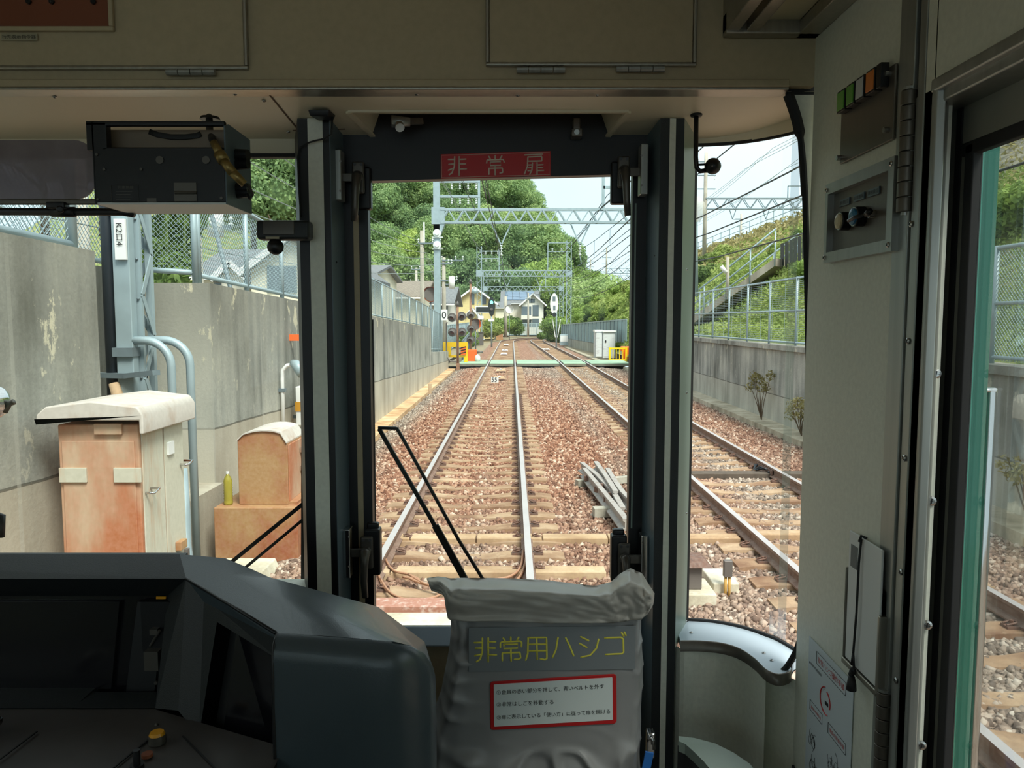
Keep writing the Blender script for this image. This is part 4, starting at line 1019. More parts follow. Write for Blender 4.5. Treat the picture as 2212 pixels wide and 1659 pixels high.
b = MB(); b.prism([(3.74+0.36*math.cos(a), 68, 3.85+0.95*math.sin(a)) for a in [2*math.pi*k/20 for k in range(20)]], (0, 0.12, 0)); build('backboard', b, M['white'], t)
b = MB(); b.tube([(3.95, 68.2, -0.2), (3.95, 68.2, 4.6)], 0.07, 8); build('post', b, M['galv'], t, smooth=True)
b = MB(); b.box((3.6, 67.98, 4.1), (3.85, 68, 4.5)); b.box((3.65, 67.98, 3.3), (3.85, 68, 3.7)); build('access_covers', b, M['galvd'], t)
b = MB(); b.tube([(3.75, 68, 2.9), (3.75, 67.7, 2.9)], 0.2, 12); build('lower_lamp', b, M['signal'], t)
b = MB(); b.bar((3.6, 68, 2.5), (3.85, 68, 0.9), 0.06); b.bar((4.3, 68, 2.5), (4.05, 68, 0.9), 0.06); build('bracket', b, M['white'], t)

# white equipment cabinets by the crossing
t = thing('equipment_cabinet', (6.3, 52, -0.1), 'white weathered two-door equipment cabinet by the yellow gate', 'cabinet')
b = MB(); b.box((5.65, 52, -0.15), (6.15, 52.9, 1.62)); b.box((6.15, 51.8, -0.15), (7.0, 52.9, 1.60)); build('body', b, M['whiteg'], t, bevel=0.01)
b = MB(); b.box((5.6, 51.9, 1.62), (6.2, 53, 1.74)); b.box((6.12, 51.7, 1.60), (7.05, 53, 1.70)); build('roof', b, M['white'], t)
for x0_, x1_ in ((5.7, 6.1), (6.22, 6.95)): b = MB(); b.box((x0_, 51.78, -0.05), (x1_, 51.8 if x0_ > 6 else 51.99, 1.55)); build('door', b, M['whiteg'], t)
b = MB(); b.box((6.3, 51.75, 0.9), (6.38, 51.78, 1.05)); build('handle', b, M['ink'], t)
t = thing('equipment_box', (5.3, 76, 0), 'low grey box with a rounded top at the foot of the lattice column', 'box')
b = MB(); b.box((4.75, 76, -0.1), (5.6, 76.5, 1.0)); build('body', b, M['galv'], t, bevel=0.05)
b = MB(); b.box((4.8, 75.97, 0.3), (5.55, 76.0, 0.9)); build('lid', b, M['white'], t)
# blue grey sheet fence beyond the crossing and the low wall under it
pf = [(7.55, 50.5), (6.95, 60), (6.1, 73), (5.5, 86)]
t = thing('sheet_fence', (6.6, 62, 0.6), 'blue grey sheet metal fence behind the white cabinets', 'fence')
for i, (p, q) in enumerate(zip(pf, pf[1:])):
    n = 7
    for k in range(n):
        f0, f1 = k/n, (k+0.93)/n; pa = Vector(p).lerp(Vector(q), f0); pb = Vector(p).lerp(Vector(q), f1)
        za = 2.45 - (pa.y-50)*0.016; b = MB(); b.hexa([(pa.x,pa.y,0.5),(pb.x,pb.y,0.5),(pb.x+0.04,pb.y,0.5),(pa.x+0.04,pa.y,0.5)], [(pa.x,pa.y,za),(pb.x,pb.y,za),(pb.x+0.04,pb.y,za),(pa.x+0.04,pa.y,za)]); build('panel', b, M['bluefence'], t)
        b = MB(); b.bar((pa.x-0.03, pa.y, 0.5), (pa.x-0.03, pa.y, za), 0.05); build('post', b, M['galvd'], t)
    b = MB(); b.bar((p[0], p[1], 2.47-(p[1]-50)*0.016), (q[0], q[1], 2.47-(q[1]-50)*0.016), 0.08); build('cap_rail', b, M['galv'], t)
wallrun([(7.5, 50.5), (6.9, 60), (6.05, 73), (5.45, 86)], -0.3, -0.4, lambda y: 0.55, M['wallR'], 'wall_right_low')
b = MB(); b.bar((5.6, 48.5, -0.22), (5.2, 74, -0.22), 0.35, 0.14); struct('trim_kerb_far', b, M['kerbg'])
# cable marker post and small equipment by the neighbouring track
t = thing('impedance_bond', (2.15, 6.6, -0.25), 'rusty capped bond box standing on a concrete pad beside the neighbouring track', 'bond box')
c0 = PZ(1518, 1290, -0.2); x, y = c0.x, c0.y
b = MB(); b.box((x-0.28, y-0.2, -0.3), (x+0.08, y+0.25, -0.10)); build('pad', b, M['block'], t, bevel=0.015)
b = MB(); b.box((x-0.2, y-0.08, -0.1), (x-0.03, y+0.1, 0.12)); build('body', b, M['lampgrey'], t, bevel=0.01)
b = MB(); b.hexa([(x-0.26,y-0.14,0.12),(x+0.06,y-0.14,0.12),(x+0.06,y+0.16,0.12),(x-0.26,y+0.16,0.12)], [(x-0.2,y-0.08,0.2),(x-0.02,y-0.08,0.2),(x-0.02,y+0.1,0.2),(x-0.2,y+0.1,0.2)]); build('cap', b, M['clip'], t, bevel=0.008)
p = PZ(1558, 1270, -0.2)
b = MB(); b.box((p.x-0.12, p.y-0.16, -0.3), (p.x+0.13, p.y+0.3, -0.10)); solo('cable_pad', b, M['block'], 'concrete pad under the two upright cable ends', 'pad', bevel=0.015)
t = thing('cable_terminal', (p.x, p.y-0.2, -0.2), 'pair of ochre cable ends rising to a grey clamp head', 'cable terminal')
for s in (-0.018, 0.018): b = MB(); b.tube([(p.x+s, p.y-0.2, -0.25), (p.x+s, p.y-0.2, 0.0)], 0.014, 7); build('cable', b, plain('ochre_cable', (206, 164, 90), 0.5), t, smooth=True)
b = MB(); b.box((p.x-0.04, p.y-0.23, -0.02), (p.x+0.04, p.y-0.17, 0.14)); build('clamp_head', b, M['lampgrey'], t, bevel=0.008)

# ---- utility poles
def upole(px_, pyb, pyt, Y, w, lab, arms=(), tr=False):
    a = P(px_, pyb, Y); c = P(px_, pyt, Y); t = thing('utility_pole', (a.x, Y, min(a.z, 0.3)), lab, 'pole', None)
    b = MB(); b.tube([(a.x, Y, min(a.z, 0.3)), (a.x, Y, c.z)], [w/2, w/2*0.75], 10); build('pole', b, M['polec'], t, smooth=True)
    for (py, l, r) in arms:
        z = P(px_, py, Y).z; b = MB(); b.bar((a.x-l, Y-0.1, z), (a.x+r, Y-0.1, z), 0.09); build('cross_arm', b, M['galvd'], t)
        for q in (-l, r, (r-l)/2+0.2): insulator(t, (a.x+q, Y-0.1, z), (a.x+q, Y-0.1, z+0.28), 2, 0.08)
    if tr:
        z = P(px_, tr, Y).z; b = MB(); b.tube([(a.x+0.5, Y-0.1, z-0.5), (a.x+0.5, Y-0.1, z+0.25)], 0.2, 10); build('transformer', b, M['white'], t, smooth=True)
        b = MB(); b.box((a.x, Y-0.1, z-0.3), (a.x+0.4, Y, z-0.2)); build('bracket', b, M['galvd'], t)
upole(913, 690, 498, 46, 0.30, 'tall concrete utility pole behind the blue fence with one cross arm', [(526, 0.2, 1.1)])
b = MB(); q = P(916, 480, 46); b.bar((q.x, 46, q.z-1.3), (q.x, 46, q.z), 0.08); solo('pole_extension', b, M['white'], 'thin white rod on top of the tall concrete utility pole', 'rod')
upole(900, 690, 578, 70, 0.32, 'shorter concrete utility pole to the side of the tall one', [(582, 0.4, 0.7), (610, 0.5, 0.5)])
upole(960, 760, 556, 48, 0.30, 'concrete utility pole with a white transformer beside the gantry column', [(563, 0.1, 1.2), (606, 0.2, 0.8), (570, 0.3, 0.5)], 606)
upole(183, 620, 300, 14, 0.30, 'thick concrete utility pole seen through the near chain link fence')
upole(432, 640, 400, 20, 0.24, 'concrete utility pole with a pale transformer behind the chain link fence', [(492, 0.2, 0.9)], 470)
upole(1141, 712, 632, 100, 0.28, 'dark utility pole standing before the house with solar panels', [(646, 0.3, 0.3)])
upole(1092, 720, 640, 96, 0.45, 'pale grey post beyond the crossing near the round mirror', [])
b = MB(); q0 = P(497, 620, 15.5); q1 = P(455, 455, 15.5); q0 = q0+(q0-q1)*1.6; b.tube([q0, q1], 0.045, 8); solo('stay_wire_guard', b, M['galvd'], 'slanting grey stay rod crossing behind the chain link fence', 'stay rod', smooth=True)
# convex mirrors with orange hoods
def mirror(px_, py, Y, zb, lab, s=0.45, fm='lampgrey', om='orange'):
    c = P(px_, py, Y); t = thing('traffic_mirror', (c.x, Y, zb), lab, 'mirror')
    b = MB(); b.tube([c, c+Vector((0.04,-0.1,0))], s, 20); build('mirror_face', b, M[fm], t)
    b = MB(); b.tube([c+Vector((0,0.1,0)), c+Vector((0,0.0,0))], s*1.08, 20); build('rim', b, M[om], t)
    b = MB(); pts = [c + Vector((s*1.1*math.cos(a), -0.3, s*1.1*math.sin(a))) for a in [math.pi*(0.05+0.9*k/10) for k in range(11)]]
    pq = [p + Vector((0, 0.4, 0)) for p in pts]; b.v += [tuple(p) for p in pts+pq]
    for k in range(10): b.f.append((k, k+1, k+12, k+11)); b.m.append(0)
    build('hood', b, M[om], t)
    b = MB(); b.tube([(c.x, Y+0.1, zb), (c.x, Y+0.1, c.z)], 0.05, 8); build('post', b, M['galvd'], t, smooth=True)
mirror(930, 636, 47, 0.3, 'orange hooded traffic mirror rising above the blue fence', 0.42)
mirror(1027, 700, 62, -0.2, 'orange traffic mirror below the small yellow gable', 0.42)
mirror(1100, 668, 92, 0, 'round pale traffic mirror near the garden shrubs', 0.5, 'white', 'white')
# railings and blue fence on the left beyond the crossing
fence((-3.0, 46), (-4.4, 86), lin(-0.15, 0.1), lin(1.15, 1.5), 3.0, 'blue grey railing leading away beyond the crossing', 'h', nw=4, w=0.05, vstep=0.9, pr=0.04, mats=(M['galvd'], M['galvd']))
fence((-4.9, 47), (-5.2, 100), lin(0.0, 0.2), lin(2.0, 2.2), 2.2, 'pale blue fence behind the railing beyond the crossing', 'h', nw=26, w=0.03, vstep=0.4, pr=0.05)
fence((-4.5, 117), (9, 124), lin(0.1, 0.1), lin(1.9, 2.0), 2.0, 'pale fence closing the view where the line bends', 'h', nw=22, w=0.035, vstep=0.3, pr=0.05)
for k, (px_, py, Y, w, h, lb, mt) in enumerate(((1037, 728, 80, 0.7, 0.9, 'dark box standing by the second gantry foot', 'lampgrey'), (1079, 722, 100, 0.9, 0.7, 'brown box beside the rails near the bend', 'cabB'), (1075, 700, 108, 0.8, 0.6, 'small white box by the far fence', 'white'))):
    c = P(px_, py, Y); t = thing('trackside_box', (c.x, Y, -0.2), lb, 'box'); b = MB(); b.box((c.x-w/2, Y, -0.2), (c.x+w/2, Y+0.5, c.z+h*0.5)); build('body', b, M[mt], t, bevel=0.03)
    b = MB(); b.box((c.x-w/2-0.05, Y-0.05, c.z+h*0.5), (c.x+w/2+0.05, Y+0.55, c.z+h*0.5+0.08)); build('lid', b, M[mt], t)

# ---- houses
def gable(name, x0, x1, y0, y1, z0, ze, zr, wall, roof, lab, axis='y', over=0.5, wins=(), solar=False, extra=None):
    """axis: direction of the ridge"""
    t = thing(name, ((x0+x1)/2, y0, z0), lab, 'house')
    b = MB(); b.box((x0, y0, z0), (x1, y1, ze))
    if axis == 'y': xm = (x0+x1)/2; b.prism([(x0, y0, ze), (x1, y0, ze), (xm, y0, zr)], (0, y1-y0, 0))
    else: ym = (y0+y1)/2; b.prism([(x0, y0, ze), (x0, y1, ze), (x0, ym, zr)], (x1-x0, 0, 0))
    build('wall', b, wall, t)
    th = 0.15
    b = MB()
    if axis == 'y':
        sl = (zr-ze)/(xm-x0); ox = over
        for s, xe in ((-1, x0-ox), (1, x1+ox)):
            zo = ze - sl*ox
            b.prism([(xe, y0-over, zo), (xm, y0-over, zr+0.02), (xm, y0-over, zr+th+0.02), (xe, y0-over, zo+th)], (0, y1-y0+2*over, 0))
    else:
        sl = (zr-ze)/(ym-y0); oy = over
        for ye in (y0-oy, y1+oy):
            zo = ze-sl*oy
            b.prism([(x0-over, ye, zo), (x0-over, ym, zr+0.02), (x0-over, ym, zr+th+0.02), (x0-over, ye, zo+th)], (x1-x0+2*over, 0, 0))
    build('roof', b, roof, t)
    if axis == 'y':
        for s, xe in ((-1, x0-over), (1, x1+over)):
            b = MB(); b.bar((xe, y0-over-0.05, ze-sl*over+0.08), (xm, y0-over-0.05, zr+0.1), 0.08, 0.22, up=(0,0,1)); build('bargeboard', b, M['white'], t)
    else:
        b = MB(); b.bar((x0-over, y0-over-0.06, ze-sl*over), (x1+over, y0-over-0.06, ze-sl*over), 0.12); build('gutter', b, M['white'], t)
    for (wx, wz, ww, wh) in wins:
        b = MB(); b.box((wx-ww/2-0.06, y0-0.05, wz-wh/2-0.06), (wx+ww/2+0.06, y0+0.02, wz+wh/2+0.06)); fr = build('window', b, M['galvd'], t)
        b = MB(); b.box((wx-ww/2, y0-0.08, wz-wh/2), (wx+ww/2, y0-0.04, wz+wh/2)); build('pane', b, M['winglass'], fr)
    if solar:
        n = (y0 - over); 
        for i in range(4):
            for j in range(3):
                u0 = x0+0.3+(x1-x0-0.6)*i/4; u1 = x0+0.3+(x1-x0-0.6)*(i+0.94)/4
                f0 = 0.12+0.8*j/3; f1 = 0.12+0.8*(j+0.94)/3
                q = lambda u, f: (u, y0+(ym-y0)*f, ze+(zr-ze)*f+th+0.14)
                b = MB(); b.prism([q(u0,f0), q(u1,f0), q(u1,f1), q(u0,f1)], (0,0,0.05)); build('solar_panel', b, M['solar'], t)
    return t
def pz(px_, py, Y): return P(px_, py, Y).z
def px2(px_, Y): return P(px_, 692, Y).x
gable('house', px2(545, 28), px2(745, 28), 28, 36, 0.3, pz(0, 583, 28), pz(0, 510, 28), M['stucco'], M['rooftile'], 'cream house with a dark screened window right behind the chain link fence', wins=[(px2(612, 28), pz(0, 603, 28), 0.95, 0.85), (px2(700, 28), pz(0, 603, 28), 0.8, 0.85)], over=0.35)
gable('house', px2(430, 32), px2(560, 32), 32, 40, 0.3, pz(0, 596, 32), pz(0, 528, 32), M['stuccow'], M['rooftile'], 'house under a broad slate grey roof left of the cream house', axis='x', over=0.4, wins=[(px2(500, 32), pz(0, 625, 32), 1.2, 0.7)])
gable('house', px2(385, 26), px2(440, 26), 30, 38, 0.3, pz(0, 580, 26), pz(0, 555, 26), M['stuccow'], M['rooftile'], 'low white gabled house between the bamboo and the broad roof', over=0.3)
gable('house', px2(740, 48), px2(806, 48), 48, 58, 0.3, pz(0, 592, 48), pz(0, 566, 48), M['stucco'], M['rooftile'], 'house whose grey tiled ridge shows at the window edge above the blue fence', axis='x', over=0.4)
gable('house', px2(800, 58), px2(905, 58), 58, 68, 0.3, pz(0, 640, 58), pz(0, 604, 58), M['stucco'], M['rooftileb'], 'house with a long brown grey roof above the blue fence', axis='x', over=0.6)
gable('house', px2(890, 66), px2(968, 66), 66, 76, 0.3, pz(0, 654, 66), pz(0, 618, 66), M['stuccow'], M['rooftile'], 'white house with grey hipped roof just left of the yellow house', axis='x', over=0.6, wins=[(px2(952, 66), pz(0, 668, 66), 0.5, 0.9), (px2(962, 66), pz(0, 668, 66), 0.3, 0.9)])
t = gable('house', px2(984, 100), px2(1066, 100), 100, 112, 0, pz(0, 652, 100), pz(0, 622, 100), M['stuccoy'], M['rooftileb'], 'large yellow gabled house behind the warning lights', wins=[(px2(1020, 100), pz(0, 645, 100), 0.5, 1.4), (px2(1045, 100), pz(0, 645, 100), 0.5, 1.4)], over=0.6)
gable('house', px2(1004, 92), px2(1036, 92), 92, 99, 0, pz(0, 685, 92), pz(0, 668, 92), M['stuccoy'], M['rooftileb'], 'small yellow gable in front of the large yellow house', over=0.3, wins=[(px2(1023, 92), pz(0, 705, 92), 0.35, 1.2)])
gable('house', px2(1088, 132), px2(1160, 132), 132, 146, 0, pz(0, 654, 132), pz(0, 628, 132), M['stuccow'], M['rooftile'], 'house roofed with rows of blue solar panels', axis='x', over=0.6, solar=True)
t = gable('house', px2(1128, 126), px2(1174, 126), 126, 140, 0, pz(0, 656, 126), pz(0, 636, 126), M['stuccow'], M['rooftileb'], 'white two-storey gabled house with a balcony beside the solar roof', over=0.5, wins=[(px2(1137, 126), pz(0, 672, 126), 1.5, 1.4), (px2(1157, 126), pz(0, 671, 126), 0.9, 1.7), (px2(1138, 126), pz(0, 697, 126), 1.4, 1.2), (px2(1157, 126), pz(0, 697, 126), 1.0, 1.2), (px2(1146, 126), pz(0, 650, 126), 0.5, 0.5), (px2(1151, 126), pz(0, 650, 126), 0.5, 0.5)])
b = MB(); a = px2(1126, 124.6); c = px2(1150, 124.6); b.box((a, 124.6, pz(0, 690, 126)), (c, 126, pz(0, 681, 126))); build('balcony', b, M['stuccow'], t)
gable('house', px2(1062, 122), px2(1100, 122), 122, 132, 0, pz(0, 665, 122), pz(0, 652, 122), M['stucco'], M['rooftile'], 'pale low house before the solar panel roof', axis='x', over=0.3)

# ================================================================ VEGETATION
def leafmesh(name, lumps, per, size, seed, mat, core=True, aspect=0.6):
    g = np.random.default_rng(seed); V = []; 
    for (c, r, sc) in lumps:
        n = max(40, int(per*r*r*4)) if per < 60 else per
        d = g.normal(size=(n, 3)); d /= np.linalg.norm(d, axis=1)[:, None]
        rad = r*(0.72+0.38*g.random(n)**0.7)
        p = np.array(c)[None] + d*rad[:, None]*np.array(sc)[None]
        nrm = d + g.normal(size=(n, 3))*0.55; nrm /= np.linalg.norm(nrm, axis=1)[:, None]
        ref = g.normal(size=(n, 3)); a = np.cross(nrm, ref); a /= np.linalg.norm(a, axis=1)[:, None]; b = np.cross(nrm, a)
        s = size*(0.6+0.8*g.random(n))[:, None]
        q = np.stack([p - a*s, p + b*s*aspect, p + a*s, p - b*s*aspect], 1); V.append(q.reshape(-1, 3))
    v = np.concatenate(V); n = len(v)//4
    F4 = np.arange(n*4, dtype=np.int32)
    ls = np.arange(0, n*4, 4, dtype=np.int32)
    if core:
        mbc = MB()
        for (c, r, sc) in lumps: mbc.sphere(c, r*0.72, 8, sc=sc)
        cv = np.array(mbc.v); off = len(v); v = np.concatenate([v, cv])
        cf = []; st = []; pos = n*4
        for f in mbc.f: st.append(pos); cf += [i+off for i in f]; pos += len(f)
        F4 = np.concatenate([F4, np.array(cf, dtype=np.int32)]); ls = np.concatenate([ls, np.array(st, dtype=np.int32)])
    me = bpy.data.meshes.new(name); me.vertices.add(len(v)); me.vertices.foreach_set('co', v.reshape(-1).astype(np.float32))
    me.loops.add(len(F4)); me.loops.foreach_set('vertex_index', F4); me.polygons.add(len(ls)); me.polygons.foreach_set('loop_start', ls)
    me.update(calc_edges=True); me.validate(); me.materials.append(mat)
    return me
def crown_lumps(seed, R_, H, z0, n):
    g = random.Random(seed); L = []
    for i in range(n):
        a = g.uniform(0, 6.283); e = g.uniform(-0.35, 1.0); rr = math.sqrt(max(0.05, 1-e*e))*g.uniform(0.45, 0.8)
        L.append(((R_*rr*math.cos(a), R_*rr*math.sin(a), z0 + H*0.5 + H*0.38*e), R_*g.uniform(0.30, 0.48), (1, 1, g.uniform(0.7, 0.95))))
    L.append(((0, 0, z0+H*0.5), R_*0.6, (1, 1, H/R_/2*0.9)))
    return L
def make_tree(seed, R_, H, mat, leaf=0.18, per=58, n=20):
    t = bpy.data.objects.new('broadleaf_tree', None); COL.objects.link(t)
    cm = leafmesh('crown', crown_lumps(seed, R_, H, H*0.18, n), per, leaf, seed, mat)
    c = bpy.data.objects.new('crown', cm); COL.objects.link(c); c.parent = t
    b = MB(); b.tube([(0,0,-1.5), (0.1,0,H*0.25), (-0.1,0.1,H*0.6)], [0.35, 0.26, 0.12], 8)
    for k in range(4):
        a = k*1.6+seed; b.tube([(0,0,H*0.25+k*0.4), (math.cos(a)*R_*0.5, math.sin(a)*R_*0.5, H*0.5+k*0.3)], [0.14, 0.05], 6)
    build('trunk', b, M['bark'], t, smooth=True, local=True); return t
protoT = [make_tree(11+i, 4.6+0.5*(i % 3), 9.5+0.8*(i % 2), M['leafA'] if i != 4 else M['leafB']) for i in range(6)]
FL = 'broadleaf tree in the dense wood covering the hillside behind the houses'
def place_tree(x, y, z, s, lab, grp, k=None, cat='tree'):
    p = protoT[R.randrange(6) if k is None else k]; c = copy_tree(p); c.location = (x, y, z); c.scale = (s, s, s*R.uniform(0.9, 1.15)); c.rotation_euler = (0, 0, R.uniform(0, 6.28)); tag(c, lab, cat, grp); return c
rows = [(116, 0.5, 12.5), (129, 7.0, 7.5), (142, 13.0, 2.5), (155, 19.5, 0.0), (168, 26, -3), (181, 32.5, -6)]
def silh(px_):   # height of the wood's outline in the photograph
    pts = [(0, 300), (700, 300), (1000, 350), (1060, 400), (1110, 408), (1138, 440), (1150, 505), (1190, 530), (1215, 575), (1250, 605), (1285, 655), (1330, 685)]
    for (a, b_) in zip(pts, pts[1:]):
        if a[0] <= px_ <= b_[0]: return a[1]+(b_[1]-a[1])*(px_-a[0])/(b_[0]-a[0])
    return 690
for ri, (Y, z, xmax) in enumerate(rows):
    x = -66.0 + ri*1.7; FK = 1.32
    while x < 16:
        px_ = 1106+F*x/Y
        if 640 < px_ < 790 or (px_ < 520) or px_ > 1290: x += 6.0; continue
        s = R.uniform(0.85, 1.12); zz = z+R.uniform(-1.5, 1.5)
        ztop = zz + 9.6*s; pyt = 692-(ztop-CAMZ)*F/Y
        lim = silh(px_)
        if pyt < lim-6:
            zz -= (lim-6-pyt)*Y/F*1.0
            if zz < -7: x += 5.6; continue
        place_tree((x+R.uniform(-1, 1))*FK, (Y+R.uniform(-3, 3))*FK, CAMZ+(zz-CAMZ)*FK, s*FK, FL, 'trees of the hillside wood'); x += 5.8
# the hill under the wood
b = MB()
for i in range(12):
    for j in range(6):
        xa, xb = -130+i*13.5, -130+(i+1)*13.5; ya, yb = 146+j*19, 146+(j+1)*19
        f = lambda x, y: max(-0.3, (y-150)*0.47*max(0, min(1, (14-x)/30)))
        b.poly([(xa, ya, f(xa, ya)), (xb, ya, f(xb, ya)), (xb, yb, f(xb, yb)), (xa, yb, f(xa, yb))])
struct('hill_wooded', b, M['slope'], smooth=True)
b = MB()
for k in range(16):
    xa, xb = -20+k*12, -20+(k+1)*12; hf = lambda x: 14+13*math.exp(-((x-62)/30)**2)+2*math.sin(x*0.13)
    b.poly([(xa, 420, 0), (xb, 420, 0), (xb, 440, hf(xb)*0.8), (xa, 440, hf(xa)*0.8)])
struct('hill_far', b, M['hill'], smooth=True)
# a thin tree rising from the edge of the wood
place_tree(P(1205, 560, 165).x, 165, 6.0, 0.75, 'sparse pale tree standing out at the right edge of the wood against the sky', None, 0)
sp = place_tree(P(1188, 500, 172).x, 172, 12.5, 0.72, 'slender tree top above the edge of the wood against the sky', None, 4)

def make_bush(seed, r, h, mat, leaf, per, name='leafy_bush'):
    g = random.Random(seed); L = []
    for i in range(8): a = g.uniform(0, 6.28); q = g.uniform(0.1, 0.7)*r; L.append(((q*math.cos(a), q*math.sin(a), h*g.uniform(0.2, 0.7)), r*g.uniform(0.3, 0.5), (1, 1, 0.8)))
    me = leafmesh(name, L, per, leaf, seed, mat); o = bpy.data.objects.new(name, me); COL.objects.link(o); return o
protoB = [make_bush(31+i, 1.2, 1.5, (M['leafC'], M['leafB'])[i % 2], 0.075, 420) for i in range(4)]
def place_bush(x, y, z, s, lab, grp=None, k=None):
    c = protoB[R.randrange(4) if k is None else k].copy(); COL.objects.link(c); c.location = (x, y, z); c.scale = (s, s*1.1, s*R.uniform(0.8, 1.1)); c.rotation_euler = (0, 0, R.uniform(0, 6.28)); return tag(c, lab, 'bush', grp)

# ---- the embankment
def slopeprof(y):
    k = max(0.0, min(1.0, (y-12)/25.0)); xs_ = 14.8*(1-k)+17.6*k; zs_ = 5.6*(1-k)+7.9*k
    fall = 1.0 if y < 95 else max(0.62, 1-(y-95)/150.0)
    return [(6.98, 1.70 if y < 42 else 0.2), (8.3, 2.0 if y < 46 else 1.2), (10.6, 4.3*fall), (xs_, zs_*fall), (20.3, 9.65*fall), (21.5, 9.8*fall), (60, 10*fall)]
ysl = [-8, -2, 4, 10, 16, 22, 28, 34, 41, 46, 52, 60, 70, 85, 100, 115, 130, 150, 175]
b = MB(); b2 = MB()
for ya, yb in zip(ysl, ysl[1:]):
    A, B = slopeprof(ya), slopeprof(yb)
    for k in range(6):
        q = [(A[k][0], ya, A[k][1]), (A[k+1][0], ya, A[k+1][1]), (B[k+1][0], yb, B[k+1][1]), (B[k][0], yb, B[k][1])]
        (b2 if k == 3 else b).poly(q)
struct('hill_embankment', b, M['slope']); struct('wall_block_retaining', b2, M['stonewall'])
def slz(x, y):
    p = slopeprof(y)
    for (xa, za), (xb, zb) in zip(p, p[1:]):
        if xa <= x <= xb: return za+(zb-za)*(x-xa)/(xb-xa)
    return 0
def undergrowth(seed, n, y0, y1, size, mat, x0=7.3, xf=None, hh=0.35, name='undergrowth', lab=''):
    g = np.random.default_rng(seed); P4 = []
    y = y0 + (y1-y0)*g.random(n)**1.35; 
    X = np.empty(n); Z = np.empty(n)
    for i in range(n):
        sp_ = slopeprof(y[i]); xm = xf(y[i]) if xf else sp_[3][0]+0.5
        X[i] = x0 + (xm-x0)*g.random(); Z[i] = slz(X[i], y[i])
        # leave the ramp bare
        if y0 < 33 and 25 < y[i] < 34 and abs((X[i]-8.2)-(33.2-y[i])*0.9) < 0.9 and X[i] < 11.2 and name == 'undergrowth': Z[i] = -5
    p = np.stack([X, y, Z + g.random(n)*hh], 1); p = p[Z > -4]; n = len(p)
    nrm = g.normal(size=(n, 3)) + np.array([-0.5, -0.6, 0.8]); nrm /= np.linalg.norm(nrm, axis=1)[:, None]
    a = np.cross(nrm, g.normal(size=(n, 3))); a /= np.linalg.norm(a, axis=1)[:, None]; c = np.cross(nrm, a)
    s = (size*(0.6+0.8*g.random(n))*np.clip(p[:, 1]/30, 0.6, 3))[:, None]
    q = np.stack([p-a*s, p+c*s*0.5, p+a*s, p-c*s*0.5], 1).reshape(-1, 3)
    me = bpy.data.meshes.new(name); me.vertices.add(len(q)); me.vertices.foreach_set('co', q.reshape(-1).astype(np.float32))
    me.loops.add(n*4); me.loops.foreach_set('vertex_index', np.arange(n*4, dtype=np.int32)); me.polygons.add(n); me.polygons.foreach_set('loop_start', np.arange(0, n*4, 4, dtype=np.int32)); me.update(calc_edges=True)
    me.materials.append(mat); o = bpy.data.objects.new(name, me); COL.objects.link(o); return tag(o, lab, 'plants', None, 'stuff')
undergrowth(3, 130000, 6, 60, 0.075, M['leafC'], lab='green undergrowth covering the embankment slope')
undergrowth(4, 70000, 52, 160, 0.085, M['leafC'], x0=7.2, name='undergrowth', lab='green undergrowth on the slope beyond the crossing')
undergrowth(5, 16000, 8, 110, 0.09, M['drygrass'], x0=13, xf=lambda y: 20.4, hh=0.5, name='dry_grass', lab='dry grass on the block retaining wall under the upper line')
BL = 'leafy bush growing on the embankment slope'
spots = []
for i in range(46):
    y = 14+ (i*2.9) % 125 + R.uniform(-1, 1); x = R.uniform(8.6, slopeprof(y)[3][0]-2.5)
    if 24 < y < 35 and x < 12: continue
    place_bush(x, y, slz(x, y)-0.3, R.uniform(0.6, 1.1)*(1 if y < 50 else 1.3), BL, 'bushes on the embankment slope')
for i in range(16):   # bigger growth along the foot of the slope beyond the gates
    y = 78+i*5.5; x = 7.4+R.uniform(0, 4); place_bush(x, y, slz(x, y)-0.4, R.uniform(0.9, 1.4), 'tall bush at the far foot of the slope beyond the sheet fence', 'tall bushes at the far foot of the slope')
for (px_, py, Y, s, lb) in ((1197, 735, 92, 2.0, 'bright green bush right beside the neighbouring track near the bend'), (1188, 722, 104, 1.9, 'bright green bush half hidden behind the oval signal'), (1208, 700, 112, 2.4, 'rounded green bush between the lattice column and the white house')):
    c = P(px_, py, Y); place_bush(c.x+0.3, Y, -0.3, s, lb, None, 1)
for (px_, Y, s, lb) in ((1052, 95, 1.5, 'dark green shrub beside the small yellow gable'), (1075, 108, 1.6, 'green shrub in front of the low pale house'), (1113, 116, 1.5, 'brownish green shrub in front of the white house'), (1012, 66, 0.8, 'small shrub behind the railing beyond the crossing')):
    place_bush(P(px_, 700, Y).x, Y, 0.2, s*1.3, lb)
